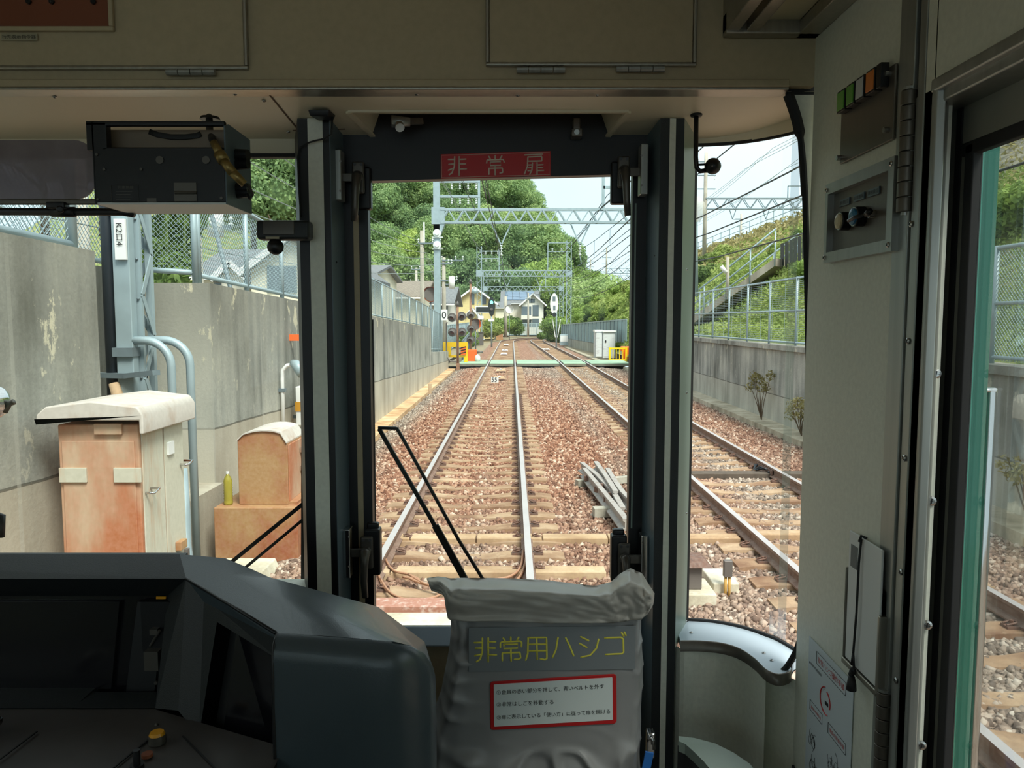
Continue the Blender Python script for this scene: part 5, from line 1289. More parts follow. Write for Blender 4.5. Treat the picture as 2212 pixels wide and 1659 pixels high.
# bamboo-like shrub behind the recess fence
t = thing('bamboo_clump', (-5.65, 12.5, 0.3), 'bright green bamboo clump behind the lattice mast', 'bamboo')
me = leafmesh('foliage', [((0.3*math.sin(k*2.1), 0.4*math.cos(k), 1.0+k*0.42), 0.42, (0.9, 0.9, 1.1)) for k in range(11)], 420, 0.12, 77, M['leafB'], aspect=0.22); o = bpy.data.objects.new('foliage', me); COL.objects.link(o); o.parent = t
b = MB()
for k in range(7): a = k*0.9; b.tube([(-5.65+0.2*math.cos(a), 12.5+0.25*math.sin(a), 0.3), (-5.65+0.4*math.cos(a), 12.5+0.5*math.sin(a), 4.6)], 0.025, 6)
build('stems', b, M['leafC'], t)
for (x, y, z, s, lb, k) in ((-9.5, 13, 0.3, 2.3, 'dark green shrub behind the near chain link fence', 0), (-6.6, 9.6, 1.0, 1.5, 'leafy shrub pressed against the recess fence', 2), (-12.5, 15, 0.5, 2.8, 'tall green shrub beyond the thick concrete pole', 2), (-9.0, 9.0, 1.5, 1.7, 'green shrub beyond the first fence panel', 1)):
    place_bush(x, y, z, s, lb, None, k)
# trees behind the cream house, through the driver's window
for i in range(6):
    x = -36+i*3.6; place_tree(x, 62+R.uniform(-4, 4), 1.5+R.uniform(0, 4)+max(0, (-x-14))*0.35, R.uniform(0.8, 1.0), 'broadleaf tree on the bank behind the cream house', 'trees on the bank behind the cream house', R.choice([0, 4, 1]))
# dry plants at the foot of the right wall
def weed(x, y, z, h, lab):
    t = thing('wilted_plant', (x, y, z), lab, 'plant'); b = MB(); g = random.Random(int(x*100+y))
    tips = []
    for k in range(7):
        a = g.uniform(-0.5, 0.5); c = g.uniform(-0.4, 0.4); tip = (x+a*h*0.5-0.05, y+c*h*0.8, z+h*g.uniform(0.6, 1)); b.tube([(x, y, z), (x+a*h*0.2-0.05, y+c*h*0.3, z+h*0.4), tip], [0.012, 0.01, 0.005], 5); tips.append(tip)
    build('stems', b, M['bark'], t)
    me = leafmesh('leaves', [((tp[0], tp[1], tp[2]-0.05), 0.13, (1, 1, 1)) for tp in tips], 60, 0.035, 5, M['drygrass'], core=False); o = bpy.data.objects.new('leaves', me); COL.objects.link(o); o.parent = t
    o.location = -Vector((x, y, z))
weed(6.35, 19.3, -0.14, 1.25, 'tall wilted weed growing at the foot of the stained wall')
weed(6.35, 16.6, -0.14, 0.8, 'shorter weed near the pillar end of the stained wall')
weed(6.3, 9.1, -0.14, 1.0, 'dry weed seen through the side window')

# ramp, hand rails and board fence on the slope
def ramp_pt(s): return Vector((8.0+2.75*s, 33.4-3.2*s, 2.25+2.5*s))
b = MB(); n = 8
for k in range(n):
    p, q = ramp_pt(k/n), ramp_pt((k+1)/n); w = Vector((0.75, 0.85, 0))
    b.hexa([p-w-Vector((0,0,0.3)), p+w-Vector((0,0,0.3)), q+w-Vector((0,0,0.3)), q-w-Vector((0,0,0.3))], [p-w, p+w, q+w, q-w])
solo('slope_path', b, M['path'], 'sloping concrete path climbing the embankment to the dark board fence', 'path')
for k, w in enumerate((Vector((0.75, 0.85, 0)), Vector((-0.75, -0.85, 0)))):
    t = thing('handrail', tuple(ramp_pt(0)+w), ['pale handrail along the bushes on the far edge of the sloping path', 'pale handrail along the edge of the sloping path nearest the tracks'][k], 'handrail')
    for hgt in (0.95, 0.5):
        b = MB(); b.tube([ramp_pt(-0.4)+w+Vector((0,0,hgt)), ramp_pt(0.5)+w+Vector((0,0,hgt)), ramp_pt(1.0)+w+Vector((0,0,hgt+0.15))], 0.035, 8); build('rail', b, M['mesh'], t, smooth=True)
    for j in range(5): p = ramp_pt(j/4)+w; b = MB(); b.tube([p-Vector((0,0,0.3)), p+Vector((0,0,1.0))], 0.03, 8); build('post', b, M['mesh'], t, smooth=True)
t = thing('board_fence', tuple(P(1686, 590, 30)), 'dark brown board fence at the head of the sloping path', 'fence')
for k in range(7):
    u0, u1 = k/7, (k+0.9)/7; q = lambda u, top: (P(1686+65*u, (527 if top else 582)-(27 if top else 12)*u, 30-2.4*u))
    lo = [q(u0, 0), q(u1, 0)]; hi = [q(u0, 1), q(u1, 1)]; d = Vector((0.02, 0.05, 0))
    b = MB(); b.hexa([lo[0], lo[1], lo[1]+d, lo[0]+d], [hi[0], hi[1], hi[1]+d, hi[0]+d]); build('board', b, M['darkfence'], t)
t = thing('path_lamp', tuple(P(1572, 630, 27)), 'thin lamp pole with a white tube lamp among the slope bushes', 'lamp')
a = P(1572, 640, 27); c = P(1572, 556, 27); b = MB(); b.tube([a, c], 0.06, 8); build('pole', b, M['polec'], t, smooth=True)
b = MB(); b.tube([P(1558, 575, 26.9), P(1569, 589, 26.9)], 0.07, 8); build('tube_lamp', b, M['white'], t, smooth=True)
place_bush(10.2, 25.5, slz(10.2, 25.5)-0.5, 0.8, 'green bush in front of the dark board fence', None, 1)
# upper line railing, masts and gantries on the embankment
t = thing('ridge_railing', (20.4, 40, 9.6), 'grey pipe railing along the crest of the embankment', 'railing')
yy = 12.0
while yy < 118:
    z = slz(20.35, yy); b = MB(); b.tube([(20.35, yy, z-0.1), (20.35, yy, z+1.25)], 0.035, 6); build('post', b, M['galv'], t); yy += 2.1 if yy < 60 else 3.0
for h in (0.25, 0.72, 1.22):
    b = MB(); b.tube([(20.35, y_, slz(20.35, y_)+h) for y_ in range(12, 119, 6)], 0.03, 6); build('rail', b, M['galv'], t, smooth=True)
def upgantry(Y, xl, xr, zb, lab, two=True):
    t = thing('upper_line_gantry', (xl, Y, 9), lab, 'gantry'); h = 0.95
    for x in ((xl, xr) if two else (xl,)):
        b = MB(); b.tube([(x, Y, 8.0), (x, Y, zb+5.0)], [0.20, 0.16], 8); build('mast', b, M['polec'], t, smooth=True)
        for k in range(3): b = MB(); b.bar((x-0.9, Y, zb+1.8+k*1.2), (x+0.9, Y, zb+1.8+k*1.2), 0.09); build('cross_arm', b, M['galvd'], t)
        for k in range(2):
            for s in (-0.8, 0.8): insulator(t, (x+s, Y, zb+1.8+k*1.2), (x+s, Y, zb+1.4+k*1.2), 3, 0.07)
    b = MB(); warren(b, (xl, Y, zb), (xr, Y, zb), h, 10, 0.08, 0.06); build('beam', b, M['galvd'], t)
    b = MB(); xm = xl+(xr-xl)*0.55; b.bar((xm, Y, zb+h), (xm, Y, zb+h+1.1), 0.08); b.bar((xm+2.4, Y, zb+h), (xm+2.4, Y, zb+h+1.1), 0.08); b.bar((xm, Y, zb+h+1.1), (xm+2.4, Y, zb+h+1.1), 0.08); build('top_frame', b, M['galvd'], t)
    for x in (xl+2.5, xl+5.5, xl+9.0): b = MB(); b.bar((x-0.3, Y, zb), (x, Y, zb-0.9), 0.06); b.bar((x+0.3, Y, zb), (x, Y, zb-0.9), 0.06); b.bar((x, Y, zb-0.9), (x+0.8, Y, zb-0.95), 0.04); build('hanger', b, M['galvd'], t)
    return t
upgantry(70, P(1520, 600, 70).x, P(1520, 600, 70).x+13.5, pz(0, 452, 70), 'dark gantry of the upper line seen above the slope beyond the round mirror ball')
upgantry(150, P(1310, 600, 150).x, P(1310, 600, 150).x+16, pz(0, 587, 150)-0.3, 'distant gantry of the upper line right of the wood', False)
upgantry(185, P(1275, 600, 185).x, P(1275, 600, 185).x+16, pz(0, 604, 185), 'farthest gantry of the upper line in the gap of the hills', False)
upgantry(120, P(1598, 600, 120).x, P(1598, 600, 120).x+10, pz(0, 532, 120), 'small distant gantry of the upper line over the embankment railing', False)

# ================================================================ OVERHEAD WIRES
def wirepts(name, pts, r, lab, mat='wire', grp=None, sag=0.0, n=6):
    out = []; q = [Vector(p) for p in pts]
    for a, c in zip(q, q[1:]):
        L = (c-a).length
        for k in range(n): f = k/n; p = a.lerp(c, f); p.z -= sag*L*L/1600*4*f*(1-f); out.append(p)
    out.append(q[-1]); b = MB(); b.tube(out, r, 5); return solo(name, b, M[mat], lab, 'wire', grp)
GY = [-6, 40, 84, 112, 150]
for nm, cf, tr in (('near', c1, 'near track'), ('far', c2, 'neighbouring track')):
    wirepts('contact_wire', [(cf(y)+(0.15 if i % 2 else -0.15), y, 5.12) for i, y in enumerate(GY[:4])], 0.011, 'contact wire hung over the %s' % tr)
    ms = [(cf(y), y, 6.0) for y in GY[:4]]
    wirepts('messenger_wire', ms, 0.012, 'sagging messenger wire above the %s' % tr, sag=0.35)
    for i in range(14):
        y = 12+i*5.2; k = 0 if y < 40 else (1 if y < 84 else 2); a, c_ = GY[k], GY[k+1]; f = (y-a)/(c_-a); z = 6.0-0.35*(c_-a)**2/1600*4*f*(1-f)
        x = cf(y); b = MB(); b.tube([(x, y, 5.12), (x, y, z)], 0.006, 4); solo('dropper', b, M['wire'], 'thin vertical dropper between the wires over the %s' % tr, 'dropper', 'droppers over the %s' % tr)
feed = [(-3.2, 9.0, 'pale feeder wire along the near gantry columns, top of four', 'wirel'), (-2.8, 8.3, 'pale feeder wire along the near gantry columns, second from top', 'wirel'), (-2.2, 8.9, 'feeder wire running over the near track side, third of four', 'wire'), (-1.9, 8.1, 'feeder wire running over the near track side, lowest of four', 'wire'),
        (4.9, 8.8, 'thick feeder bundle over the neighbouring track, outermost', 'wire'), (4.6, 8.2, 'feeder wire over the neighbouring track beside the bundle', 'wire'), (4.3, 7.9, 'feeder wire over the neighbouring track below the bundle', 'wire'), (6.1, 6.3, 'heavy feeder cable hung beside the embankment, top', 'wire'), (6.3, 5.75, 'heavy feeder cable hung beside the embankment, middle', 'wire'), (6.6, 5.0, 'heavy feeder cable hung beside the embankment, lowest', 'wire')]
for i, (x, z, lb, mt) in enumerate(feed):
    wirepts('feeder_wire', [(x, y, z + (1.2 if y > 80 and z > 7 else 0)) for y in GY], 0.014 if x < 4 else 0.02, lb, mt, sag=0.5)
for i in range(6):   # village lines on the left
    x = -4.6-0.35*i; z = 6.6-0.55*i
    wirepts('power_line', [(x-1.0, 4, z+0.2), (px2(913, 46)-0.1+0.2*i, 46, pz(0, 528, 46)+0.2-0.35*i), (px2(960, 96), 96, 7.2-0.5*i)], 0.012, 'pale village power line, %s from the top, crossing before the wood' % ['first', 'second', 'third', 'fourth', 'fifth', 'lowest'][i], 'wirel', sag=0.6)
for i in range(5):
    x = 21+1.2*i; wirepts('upper_feeder', [(x, 6, 16.5+0.5*(i % 3)), (x, 70, 16.0+0.9*(i % 3)), (x, 120, 15.6), (x, 150, 14.6), (x, 185, 13.5)], 0.02, 'wire of the upper railway line, %s from the track side' % ['first', 'second', 'third', 'fourth', 'fifth'][i], 'wirel', sag=0.35)
for k, (pa, pb, Ya, Yb) in enumerate((((1365, 505), (1140, 640), 30, 84), ((1365, 470), (1195, 590), 24, 84), ((1365, 540), (1215, 610), 40, 84))):
    wirepts('cross_wire', [P(pa[0], pa[1], Ya), P(pb[0], pb[1], Yb)], 0.018, ['dark slanting wire running to the second gantry, lowest', 'dark slanting wire running to the second gantry, highest', 'dark slanting wire ending at the outer lattice column'][k], 'wire', sag=0.3)
# white insulating sheet wrapped round the mast wires
c = P(1510, 450, 30)
t = thing('wire_cover', tuple(c), 'pale translucent sheet wrapped around the mast wires at the pillar edge', 'cover')
b = MB(); b.tube([P(1505, 425, 30), P(1507, 440, 30), P(1510, 455, 30), P(1505, 478, 30)], [0.08, 0.26, 0.30, 0.12], 12); build('sheet', b, M['sag'], t, smooth=True)
b = MB(); b.tube([P(1500, 300, 30.5), P(1503, 640, 30.5)], 0.10, 8); build('mast', b, M['galv'], t, smooth=True)
for i, p in enumerate(protoT): kill(p)
for p in protoB: kill(p)
# ================================================================ THE DRIVER'S CAB
XW = 0.70; YH = 1.82; YD = 2.12; XL = -1.86
ZF = CAMZ - 1.25; ZC = CAMZ + 0.95
def vx(px_, Y): return P(px_, 692, Y).x
z0S = P(900, 190, YH).z; z1S = P(1510, 300, 2.15).z
def zS(Y): return z0S + (z1S - z0S)*(Y-YH)/(2.15-YH)

# floor, ceiling, walls
b = MB(); b.box((XL, -0.6, ZF-0.06), (0.76, 2.2, ZF)); struct('floor', b, M['floor'])
b = MB(); b.box((XL-0.05, -0.65, ZC), (0.85, 2.3, ZC+0.08)); struct('ceiling', b, M['soffit'])
# left wall with the driver's side window opening, unseen, widened to brighten the cab
b = MB()
b.box((XL-0.06, -0.6, ZF), (XL, 2.2, CAMZ-0.6)); b.box((XL-0.06, -0.6, CAMZ+0.5), (XL, 2.2, ZC)); b.box((XL-0.06, -0.6, CAMZ-0.6), (XL, -0.2, CAMZ+0.5)); b.box((XL-0.06, 1.8, CAMZ-0.6), (XL, 2.2, CAMZ+0.5))
struct('wall_left_cab', b, M['beige'])
b = MB(); b.box((XL-0.04, -0.2, CAMZ-0.6), (XL-0.035, 1.8, CAMZ+0.5)); struct('window_1', b, M['glass'])
# partition to the saloon behind, unseen, glazed wide to brighten the cab
b = MB(); b.box((XL, -0.66, ZF), (-1.75, -0.6, ZC)); b.box((0.6, -0.66, ZF), (0.85, -0.6, ZC)); b.box((-1.75, -0.66, ZF), (0.6, -0.6, CAMZ-0.7)); b.box((-1.75, -0.66, CAMZ+0.8), (0.6, -0.6, ZC))
struct('wall_back', b, M['saloon'])
b = MB(); b.box((-1.75, -0.635, CAMZ-0.7), (0.6, -0.63, CAMZ+0.8)); struct('window_2', b, M['glass'])
# the passenger saloon behind: floor, ceiling and side walls with long windows
b = MB(); b.box((-2.0, -7, ZF-0.06), (0.8, -0.66, ZF)); struct('floor_saloon', b, M['floor'])  # unseen shell put in to block the sun, windows enlarged for light
b = MB(); b.box((-2.0, -7, ZC), (0.85, -0.66, ZC+0.08)); struct('ceiling_saloon', b, M['soffit'])
b = MB()
for x_ in (-1.95, 0.74):
    b.box((x_, -7, ZF), (x_+0.05, -0.66, CAMZ-0.5)); b.box((x_, -7, CAMZ+0.72), (x_+0.05, -0.66, ZC))
    for y_ in (-6.9, -4.9, -2.9, -0.9): b.box((x_, y_, CAMZ-0.5), (x_+0.05, y_+0.2, CAMZ+0.72))
struct('wall_saloon', b, M['saloon'])

# header over the windscreen
hb = P(900, 186, YH).z
b = MB(); b.box((XL, YH, hb), (XW, YH+0.04, ZC)); struct('wall_header', b, M['header'])
b = MB(); b.box((XL, YH-0.012, hb-0.004), (XW-0.06, YH+0.002, P(900, 174, YH).z)); struct('trim_1', b, M['header'], bevel=0.003)
b = MB(); b.box((XL, YH-0.006, hb-0.010), (XW-0.06, YH+0.05, hb-0.002)); struct('trim_2', b, M['trim'], bevel=0.002)
# soffit with the notch over the emergency door
n0, n1 = P(752, 244, 1.95).x, P(1358, 240, 1.95).x; YN = 1.955
b = MB()
def sp(x, Y, dz=0): return (x, Y, zS(Y)+dz)
plan = [(0.505, 2.15), (0.58, 2.13), (0.655, 2.08), (0.715, 2.0), (0.742, 1.92), (0.75, 1.82)]
b.poly([sp(XL, YH+0.02), sp(0.75, YH+0.02), sp(0.745, 1.87), sp(n1, YN), sp(n0, YN), sp(XL, YN)])
b.poly([sp(XL, YN), sp(n0, YN), sp(n0+0.03, 2.13), sp(vx(652, 2.13), 2.15), sp(XL, 2.15)])
b.poly([sp(n1, YN), sp(0.745, 1.87)] + [sp(x, y) for x, y in smooth2(plan)[::-1] if y < 1.93 or True][3:] + [sp(n1-0.03, 2.13)])
struct('ceiling_soffit', b, M['soffit'])
b = MB()   # the notch: pale sloping cheeks and a lid
b.poly([sp(n0, YN), sp(n0+0.03, 2.13), sp(n0+0.05, 2.13, 0.055), sp(n0+0.03, YN, 0.055)])
b.poly([sp(n1, YN), sp(n1-0.03, 2.13), sp(n1-0.05, 2.13, 0.055), sp(n1-0.03, YN, 0.055)])
b.poly([sp(n0+0.03, YN+0.01, 0.055), sp(n1-0.03, YN+0.01, 0.055), sp(n1-0.05, 2.13, 0.055), sp(n0+0.05, 2.13, 0.055)])
b.poly([sp(n0, YN), sp(n1, YN), sp(n1-0.03, YN+0.01, 0.055), sp(n0+0.03, YN+0.01, 0.055)])
b.bar(sp(n0, YN, -0.003), sp(n0+0.03, 2.12, -0.003), 0.014, 0.006); b.bar(sp(n1, YN, -0.003), sp(n1-0.03, 2.12, -0.003), 0.014, 0.006); b.bar(sp(n0, YN, -0.002), sp(n1, YN, -0.002), 0.012, 0.006)
struct('ceiling_notch', b, M['soffit'])
# trim band above the glass
b = MB()
zt = z1S; 
plan_s = smooth2(plan)
for (p, q) in zip(plan_s, plan_s[1:]): b.hexa([(p[0],p[1],zt-0.016),(q[0],q[1],zt-0.016),(q[0]+0.01,q[1]+0.01,zt-0.016),(p[0],p[1]+0.012,zt-0.016)], [(p[0],p[1],zS(p[1])+0.001),(q[0],q[1],zS(q[1])+0.001),(q[0]+0.01,q[1]+0.01,zS(q[1])+0.03),(p[0],p[1]+0.012,zS(p[1])+0.03)])
struct('trim_3', b, M['soffit'])
zl = P(600, 335, 2.15).z
b = MB(); b.box((XL, 2.15, zl), (vx(655, 2.15), 2.165, zS(2.15)+0.02)); struct('trim_4', b, M['soffit'])
b = MB(); b.box((XL, 2.145, zl-0.006), (vx(655, 2.15), 2.17, zl+0.004)); struct('trim_5', b, M['rubber'])
# seams and screws of the soffit
for k, (p, q) in enumerate((((575, 208), (645, 268)), ((632, 268), (745, 266)))):
    pa = PZ(p[0], p[1], zS(1.95)); pb = PZ(q[0], q[1], zS(1.95)); b = MB(); b.bar((pa.x, pa.y, zS(pa.y)-0.0005), (pb.x, pb.y, zS(pb.y)-0.0005), 0.004, 0.002); struct('trim_seam_%d' % (k+1), b, plain('seam_brown', (96, 72, 50), 0.8))
def screw(name, c, nrm, r=0.006, parent=None, lab=None, mat='screw'):
    c = Vector(c); nrm = Vector(nrm).normalized(); b = MB(); b.tube([c, c+nrm*0.0015, c+nrm*0.003], [r, r, r*0.6], 12)
    ref = Vector((0.3, 0.5, 0.8)); a = nrm.cross(ref).normalized(); d = nrm.cross(a)
    for v in (a, d): b.bar(c+nrm*0.0031-v*r*0.6, c+nrm*0.0031+v*r*0.6, r*0.25, r*0.1, 1)
    if parent: return build(name, b, [M[mat], M['black']], parent, smooth=False)
    return solo(name, b, [M[mat], M['black']], lab, 'screw')
for k, (x, y) in enumerate(((118, 205), (508, 201), (570, 211), (622, 259), (900, 201), (1118, 203), (1290, 202), (1667, 192))):
    p = PZ(x, y, zS(1.84)); screw('screw', (p.x, p.y, zS(p.y)-0.001), (0, 0, -1), 0.005, lab='small screw in the cream soffit, %s along the header from the driver\'s side' % ['first', 'second', 'third', 'fourth', 'fifth', 'sixth', 'seventh', 'last'][k])

# access covers in the header
def cover(x0, x1, y0, y1, lab, hinges):
    t = thing('access_cover', tuple(P(x0, y1, YH)), lab, 'cover')
    a = P(x0, y1, YH-0.008); c = P(x1, y0, YH-0.008)
    b = MB(); b.box((a.x, YH-0.010, a.z), (c.x, YH-0.002, c.z)); build('panel', b, M['header'], t, bevel=0.003)
    b = MB(); w = 0.008
    b.box((a.x-w, YH-0.014, a.z-w), (c.x+w, YH-0.002, a.z)); b.box((c.x, YH-0.014, a.z), (c.x+w, YH-0.002, c.z)); b.box((a.x-w, YH-0.014, a.z), (a.x, YH-0.002, c.z)); build('edge_strip', b, M['trim'], t, bevel=0.002)
    for (hx, hy, hw) in hinges:
        p = P(hx, hy, YH-0.015); q = P(hx+hw, hy, YH-0.015); h = thing_part(t); b = MB()
        for i in range(4):
            f0, f1 = i/4, (i+0.94)/4; b.tube([p.lerp(q, f0), p.lerp(q, f1)], 0.0075, 10)
        build('hinge', b, M['steel'], t)
    return t
def thing_part(t): return t
cv = cover(-620, 523, -70, 143, 'cream header cover over the driver\'s side with one hinge below', [(360, 156, 106)])
cover(1057, 1500, -70, 136, 'cream header cover over the passenger side with two hinges below', [(1116, 151, 106), (1331, 149, 106)])
t = thing('notice_recess', tuple(P(0, 62, YH-0.016)), 'brown framed recess in the header above the driver\'s seat', 'recess')
a = P(-150, 58, YH-0.016); c = P(232, -60, YH-0.016); b = MB(); b.box((a.x, YH-0.014, a.z), (c.x, YH-0.011, c.z)); build('back', b, M['brownbox'], t)
b = MB(); b.box((a.x, YH-0.022, a.z-0.01), (c.x+0.01, YH-0.011, a.z)); b.box((c.x, YH-0.022, a.z), (c.x+0.01, YH-0.011, c.z)); build('frame', b, M['header'], t, bevel=0.002)
for x in (60, 110, 200): p = P(x, 2, YH-0.02); b = MB(); b.tube([p+Vector((0,0.005,0)), p], 0.006, 10); build('peg', b, M['black'], t)
def label_plate(x0, y0, x1, y1, Y, text, lab, parent=None):
    a = P(x0, y1, Y); c = P(x1, y0, Y); b = MB(); b.box((a.x, Y-0.001, a.z), (c.x, Y, c.z))
    t = solo('label', b, M['paper2'], lab, 'label') if parent is None else build('label_plate', b, M['paper2'], parent)
    fit_text(text, (a.x+0.003, Y-0.0022, a.z+(c.z-a.z)*0.22), (c.x-a.x)-0.006, (c.z-a.z)*0.6, Matrix.Rotation(math.pi/2, 4, 'X'), 'lettering', M['ink'], t); return t
M['paper2'] = plain('dim_label_plate', (168, 160, 134), 0.5)
def fit_text(body, pos, width, hmax, rot, name, mat, parent, ext=0.0003, label=None, stretch=True):
    c = bpy.data.curves.new('lettering', 'FONT'); c.body = body; c.size = 1.0; c.extrude = 0.0
    o = bpy.data.objects.new('lettering', c); COL.objects.link(o); bpy.context.view_layer.update()
    me = bpy.data.meshes.new_from_object(o.evaluated_get(bpy.context.evaluated_depsgraph_get())); bpy.data.objects.remove(o)
    n = len(me.vertices); co = np.empty(n*3, dtype=np.float32); me.vertices.foreach_get('co', co); co = co.reshape(-1, 3)
    w = co[:,0].max()-co[:,0].min(); h = co[:,1].max()-co[:,1].min()
    s = min(width/w, hmax/h); sx = width/w if stretch else s
    me.transform(Matrix.Translation(Vector(pos)) @ rot @ Matrix.Diagonal((sx, s, 1, 1)) @ Matrix.Translation((-co[:,0].min(), -co[:,1].min(), 0)))
    me.transform(Matrix.Translation(-absloc(parent))); me.materials.clear(); me.materials.append(mat)
    t = bpy.data.objects.new(name, me); COL.objects.link(t); t.parent = parent
    if label: t['label'] = label
    return t
label_plate(3, 73, 81, 88, YH-0.014, '行先表示指令器', 'small grey label strip with characters under the brown recess')

# lamp box at the top of the right wall
t = thing('ceiling_lamp', (0.6, 1.3, P(1650, 85, YH).z), 'metal-framed ceiling lamp panel in the corner above the right wall', 'lamp')
zb = P(1650, 84, YH).z; xa = P(1560, 84, YH).x
b = MB(); b.box((xa, 0.3, zb+0.006), (xa+0.03, YH-0.002, ZC)); b.box((xa, YH-0.035, zb), (XW, YH-0.002, zb+0.05)); b.box((XW-0.05, 0.3, zb), (XW, YH-0.002, zb+0.03)); build('frame', b, M['trim'], t, bevel=0.003)
b = MB(); b.box((xa+0.03, 0.3, zb+0.03), (XW-0.05, YH-0.035, zb+0.034)); build('diffuser', b, M['lamp'], t)
b = MB(); b.box((xa+0.045, 0.3, zb+0.004), (xa+0.075, YH-0.035, zb+0.03)); build('louvre', b, M['trim'], t, bevel=0.003)

# ---- door pillars, seen in plan as a folded profile
def strip(poly, z0, z1, name, mat, parent=None, bevel=0.0, st=True):
    b = MB(); b.prism([(x, y, z0) for x, y in poly], (0, 0, z1-z0))
    return struct(name, b, mat, bevel=bevel) if st else build(name, b, mat, parent, bevel=bevel)
zt_ = zS(2.05)+0.004; YP = 2.0
V = lambda p, Y: (vx(p, Y), Y)
strip([V(652, YP), V(673, YP), V(673, 2.16), V(645, 2.16)], ZF, zt_, 'trim_6', M['black'])
strip([V(673, YP-0.004), V(705, YP-0.004), V(705, 2.1), V(673, 2.1)], ZF, zt_, 'trim_7', M['beige'])
strip([V(705, YP), V(719, YP), V(719, 2.1), V(705, 2.1)], ZF, zt_, 'trim_8', M['black'])
strip([V(719, YP), (vx(719, YP)+0.002, YP), V(748, YD), (vx(719, YP)-0.02, YD)], ZF, zt_, 'trim_9', M['blueg'])
strip([V(1393, YD), V(1420, YP), (vx(1420, YP)+0.02, YP), (vx(1393, YD)+0.05, YD)], ZF, zt_, 'trim_10', M['blueg'])
strip([V(1420, YP-0.002), V(1440, YP-0.002), V(1440, 2.1), V(1420, 2.1)], ZF, zt_, 'trim_11', M['consoledark'])
strip([V(1440, YP-0.004), V(1453, YP-0.004), V(1453, 2.1), V(1440, 2.1)], ZF, zt_, 'trim_12', M['beige'])
strip([V(1453, YP), V(1471, YP), V(1471, 2.1), V(1453, 2.1)], ZF, zt_, 'trim_13', M['consoledark'])
strip([V(1471, YP), V(1495, 2.13), (vx(1495, 2.13)-0.01, 2.15), V(1453, 2.1)], P(1480, 1385, 2.05).z, zt_, 'trim_14', M['greenj'])
strip([V(1495, 2.13), V(1500, 2.14), V(1500, 2.16), V(1490, 2.16)], P(1480, 1345, 2.14).z, zt_, 'trim_15', M['rubber'])
for (x, y) in ((1470, 583), (1470, 848), (1470, 1107), (1470, 1340)):
    p = P(x+11, y, 2.06); screw('screw', p+Vector((0,-0.006,0)), (0.9, -0.45, 0), 0.003, lab='tiny dark screw on the grey green pillar edge, at height %s' % {583: 'highest', 848: 'second', 1107: 'third', 1340: 'lowest'}[y])
for (x, y) in ((721, 567), (1408, 553), (1408, 789), (1408, 1010)):
    p = P(x+7, y, 2.04); screw('screw', p+Vector((0,-0.008,0)), (0, -1, 0), 0.003, lab='tiny screw on the blue grey door reveal, %s' % {567: 'on the driver\'s side', 553: 'top one opposite the driver', 789: 'middle one opposite the driver', 1010: 'lowest one opposite the driver'}[y], mat='black')

# ---- emergency door
door = bpy.data.objects.new('door_1', None); COL.objects.link(door); door.location = (0.1, YD, ZF); tag(door, 'black framed emergency door in the middle of the cab front', 'door', kind='structure')
gl, gr = P(800, 692, YD).x-0.002, P(1363, 692, YD).x
gt_l, gt_r, gb = P(805, 391, YD).z, P(1330, 376, YD).z, P(880, 1360, YD).z
xl_, xr_ = vx(748, YD)-0.015, vx(1393, YD)+0.02
b = MB()
b.prism([(xl_, YD, ZF), (gl, YD, ZF), (gl, YD, gt_l), (xl_, YD, gt_l)], (0, 0.035, 0))
b.prism([(gr, YD, ZF), (xr_, YD, ZF), (xr_, YD, gt_r), (gr, YD, gt_r)], (0, 0.035, 0))
b.prism([(xl_-0.05, YD, gt_l), (gl, YD, gt_l), (gr, YD, gt_r), (xr_+0.05, YD, gt_r), (xr_+0.05, YD, zS(2.1)+0.07), (xl_-0.05, YD, zS(2.1)+0.07)], (0, 0.035, 0))
b.prism([(gl, YD+0.012, gb-0.02), (gr, YD+0.012, gb-0.02), (gr, YD+0.012, gb), (gl, YD+0.012, gb)], (0, 0.02, 0))
build('door_frame', b, M['black'], door)
b = MB(); za_, zb2 = P(880, 1394, YD-0.03).z, P(880, 1365, YD).z; b.prism([(gl-0.004, YD-0.03, za_-0.004), (gl-0.004, YD-0.03, za_), (gl-0.004, YD+0.01, zb2+0.012), (gl-0.004, YD+0.01, za_-0.004)], (gr-gl+0.008, 0, 0)); build('window_ledge', b, plain('pale_blue_grey_ledge', (150, 166, 180), 0.35), door, bevel=0.004)
b = MB(); b.box((gl, YD+0.004, ZF), (gr, YD+0.03, P(880, 1394, YD).z)); build('lower_panel', b, M['header'], door)
b = MB(); b.box((vx(768, YD)-0.001, YD-0.004, ZF+0.3), (vx(779, YD), YD+0.001, P(780, 465, YD).z)); build('pale_strip', b, M['header'], door)  # pale strip stands in for the glass channel's reflection on the black frame
b = MB(); b.box((vx(1368, YD), YD-0.006, P(1368, 1140, YD).z), (vx(1371, YD), YD, P(1368, 440, YD).z)); build('pale_strip', b, M['greenj'], door)
b = MB(); b.prism([(gl, YD+0.025, gb), (gr, YD+0.025, gb), (gr, YD+0.025, gt_r), (gl, YD+0.025, gt_l)], (0, 0.006, 0)); struct('window_3', b, M['glass'])
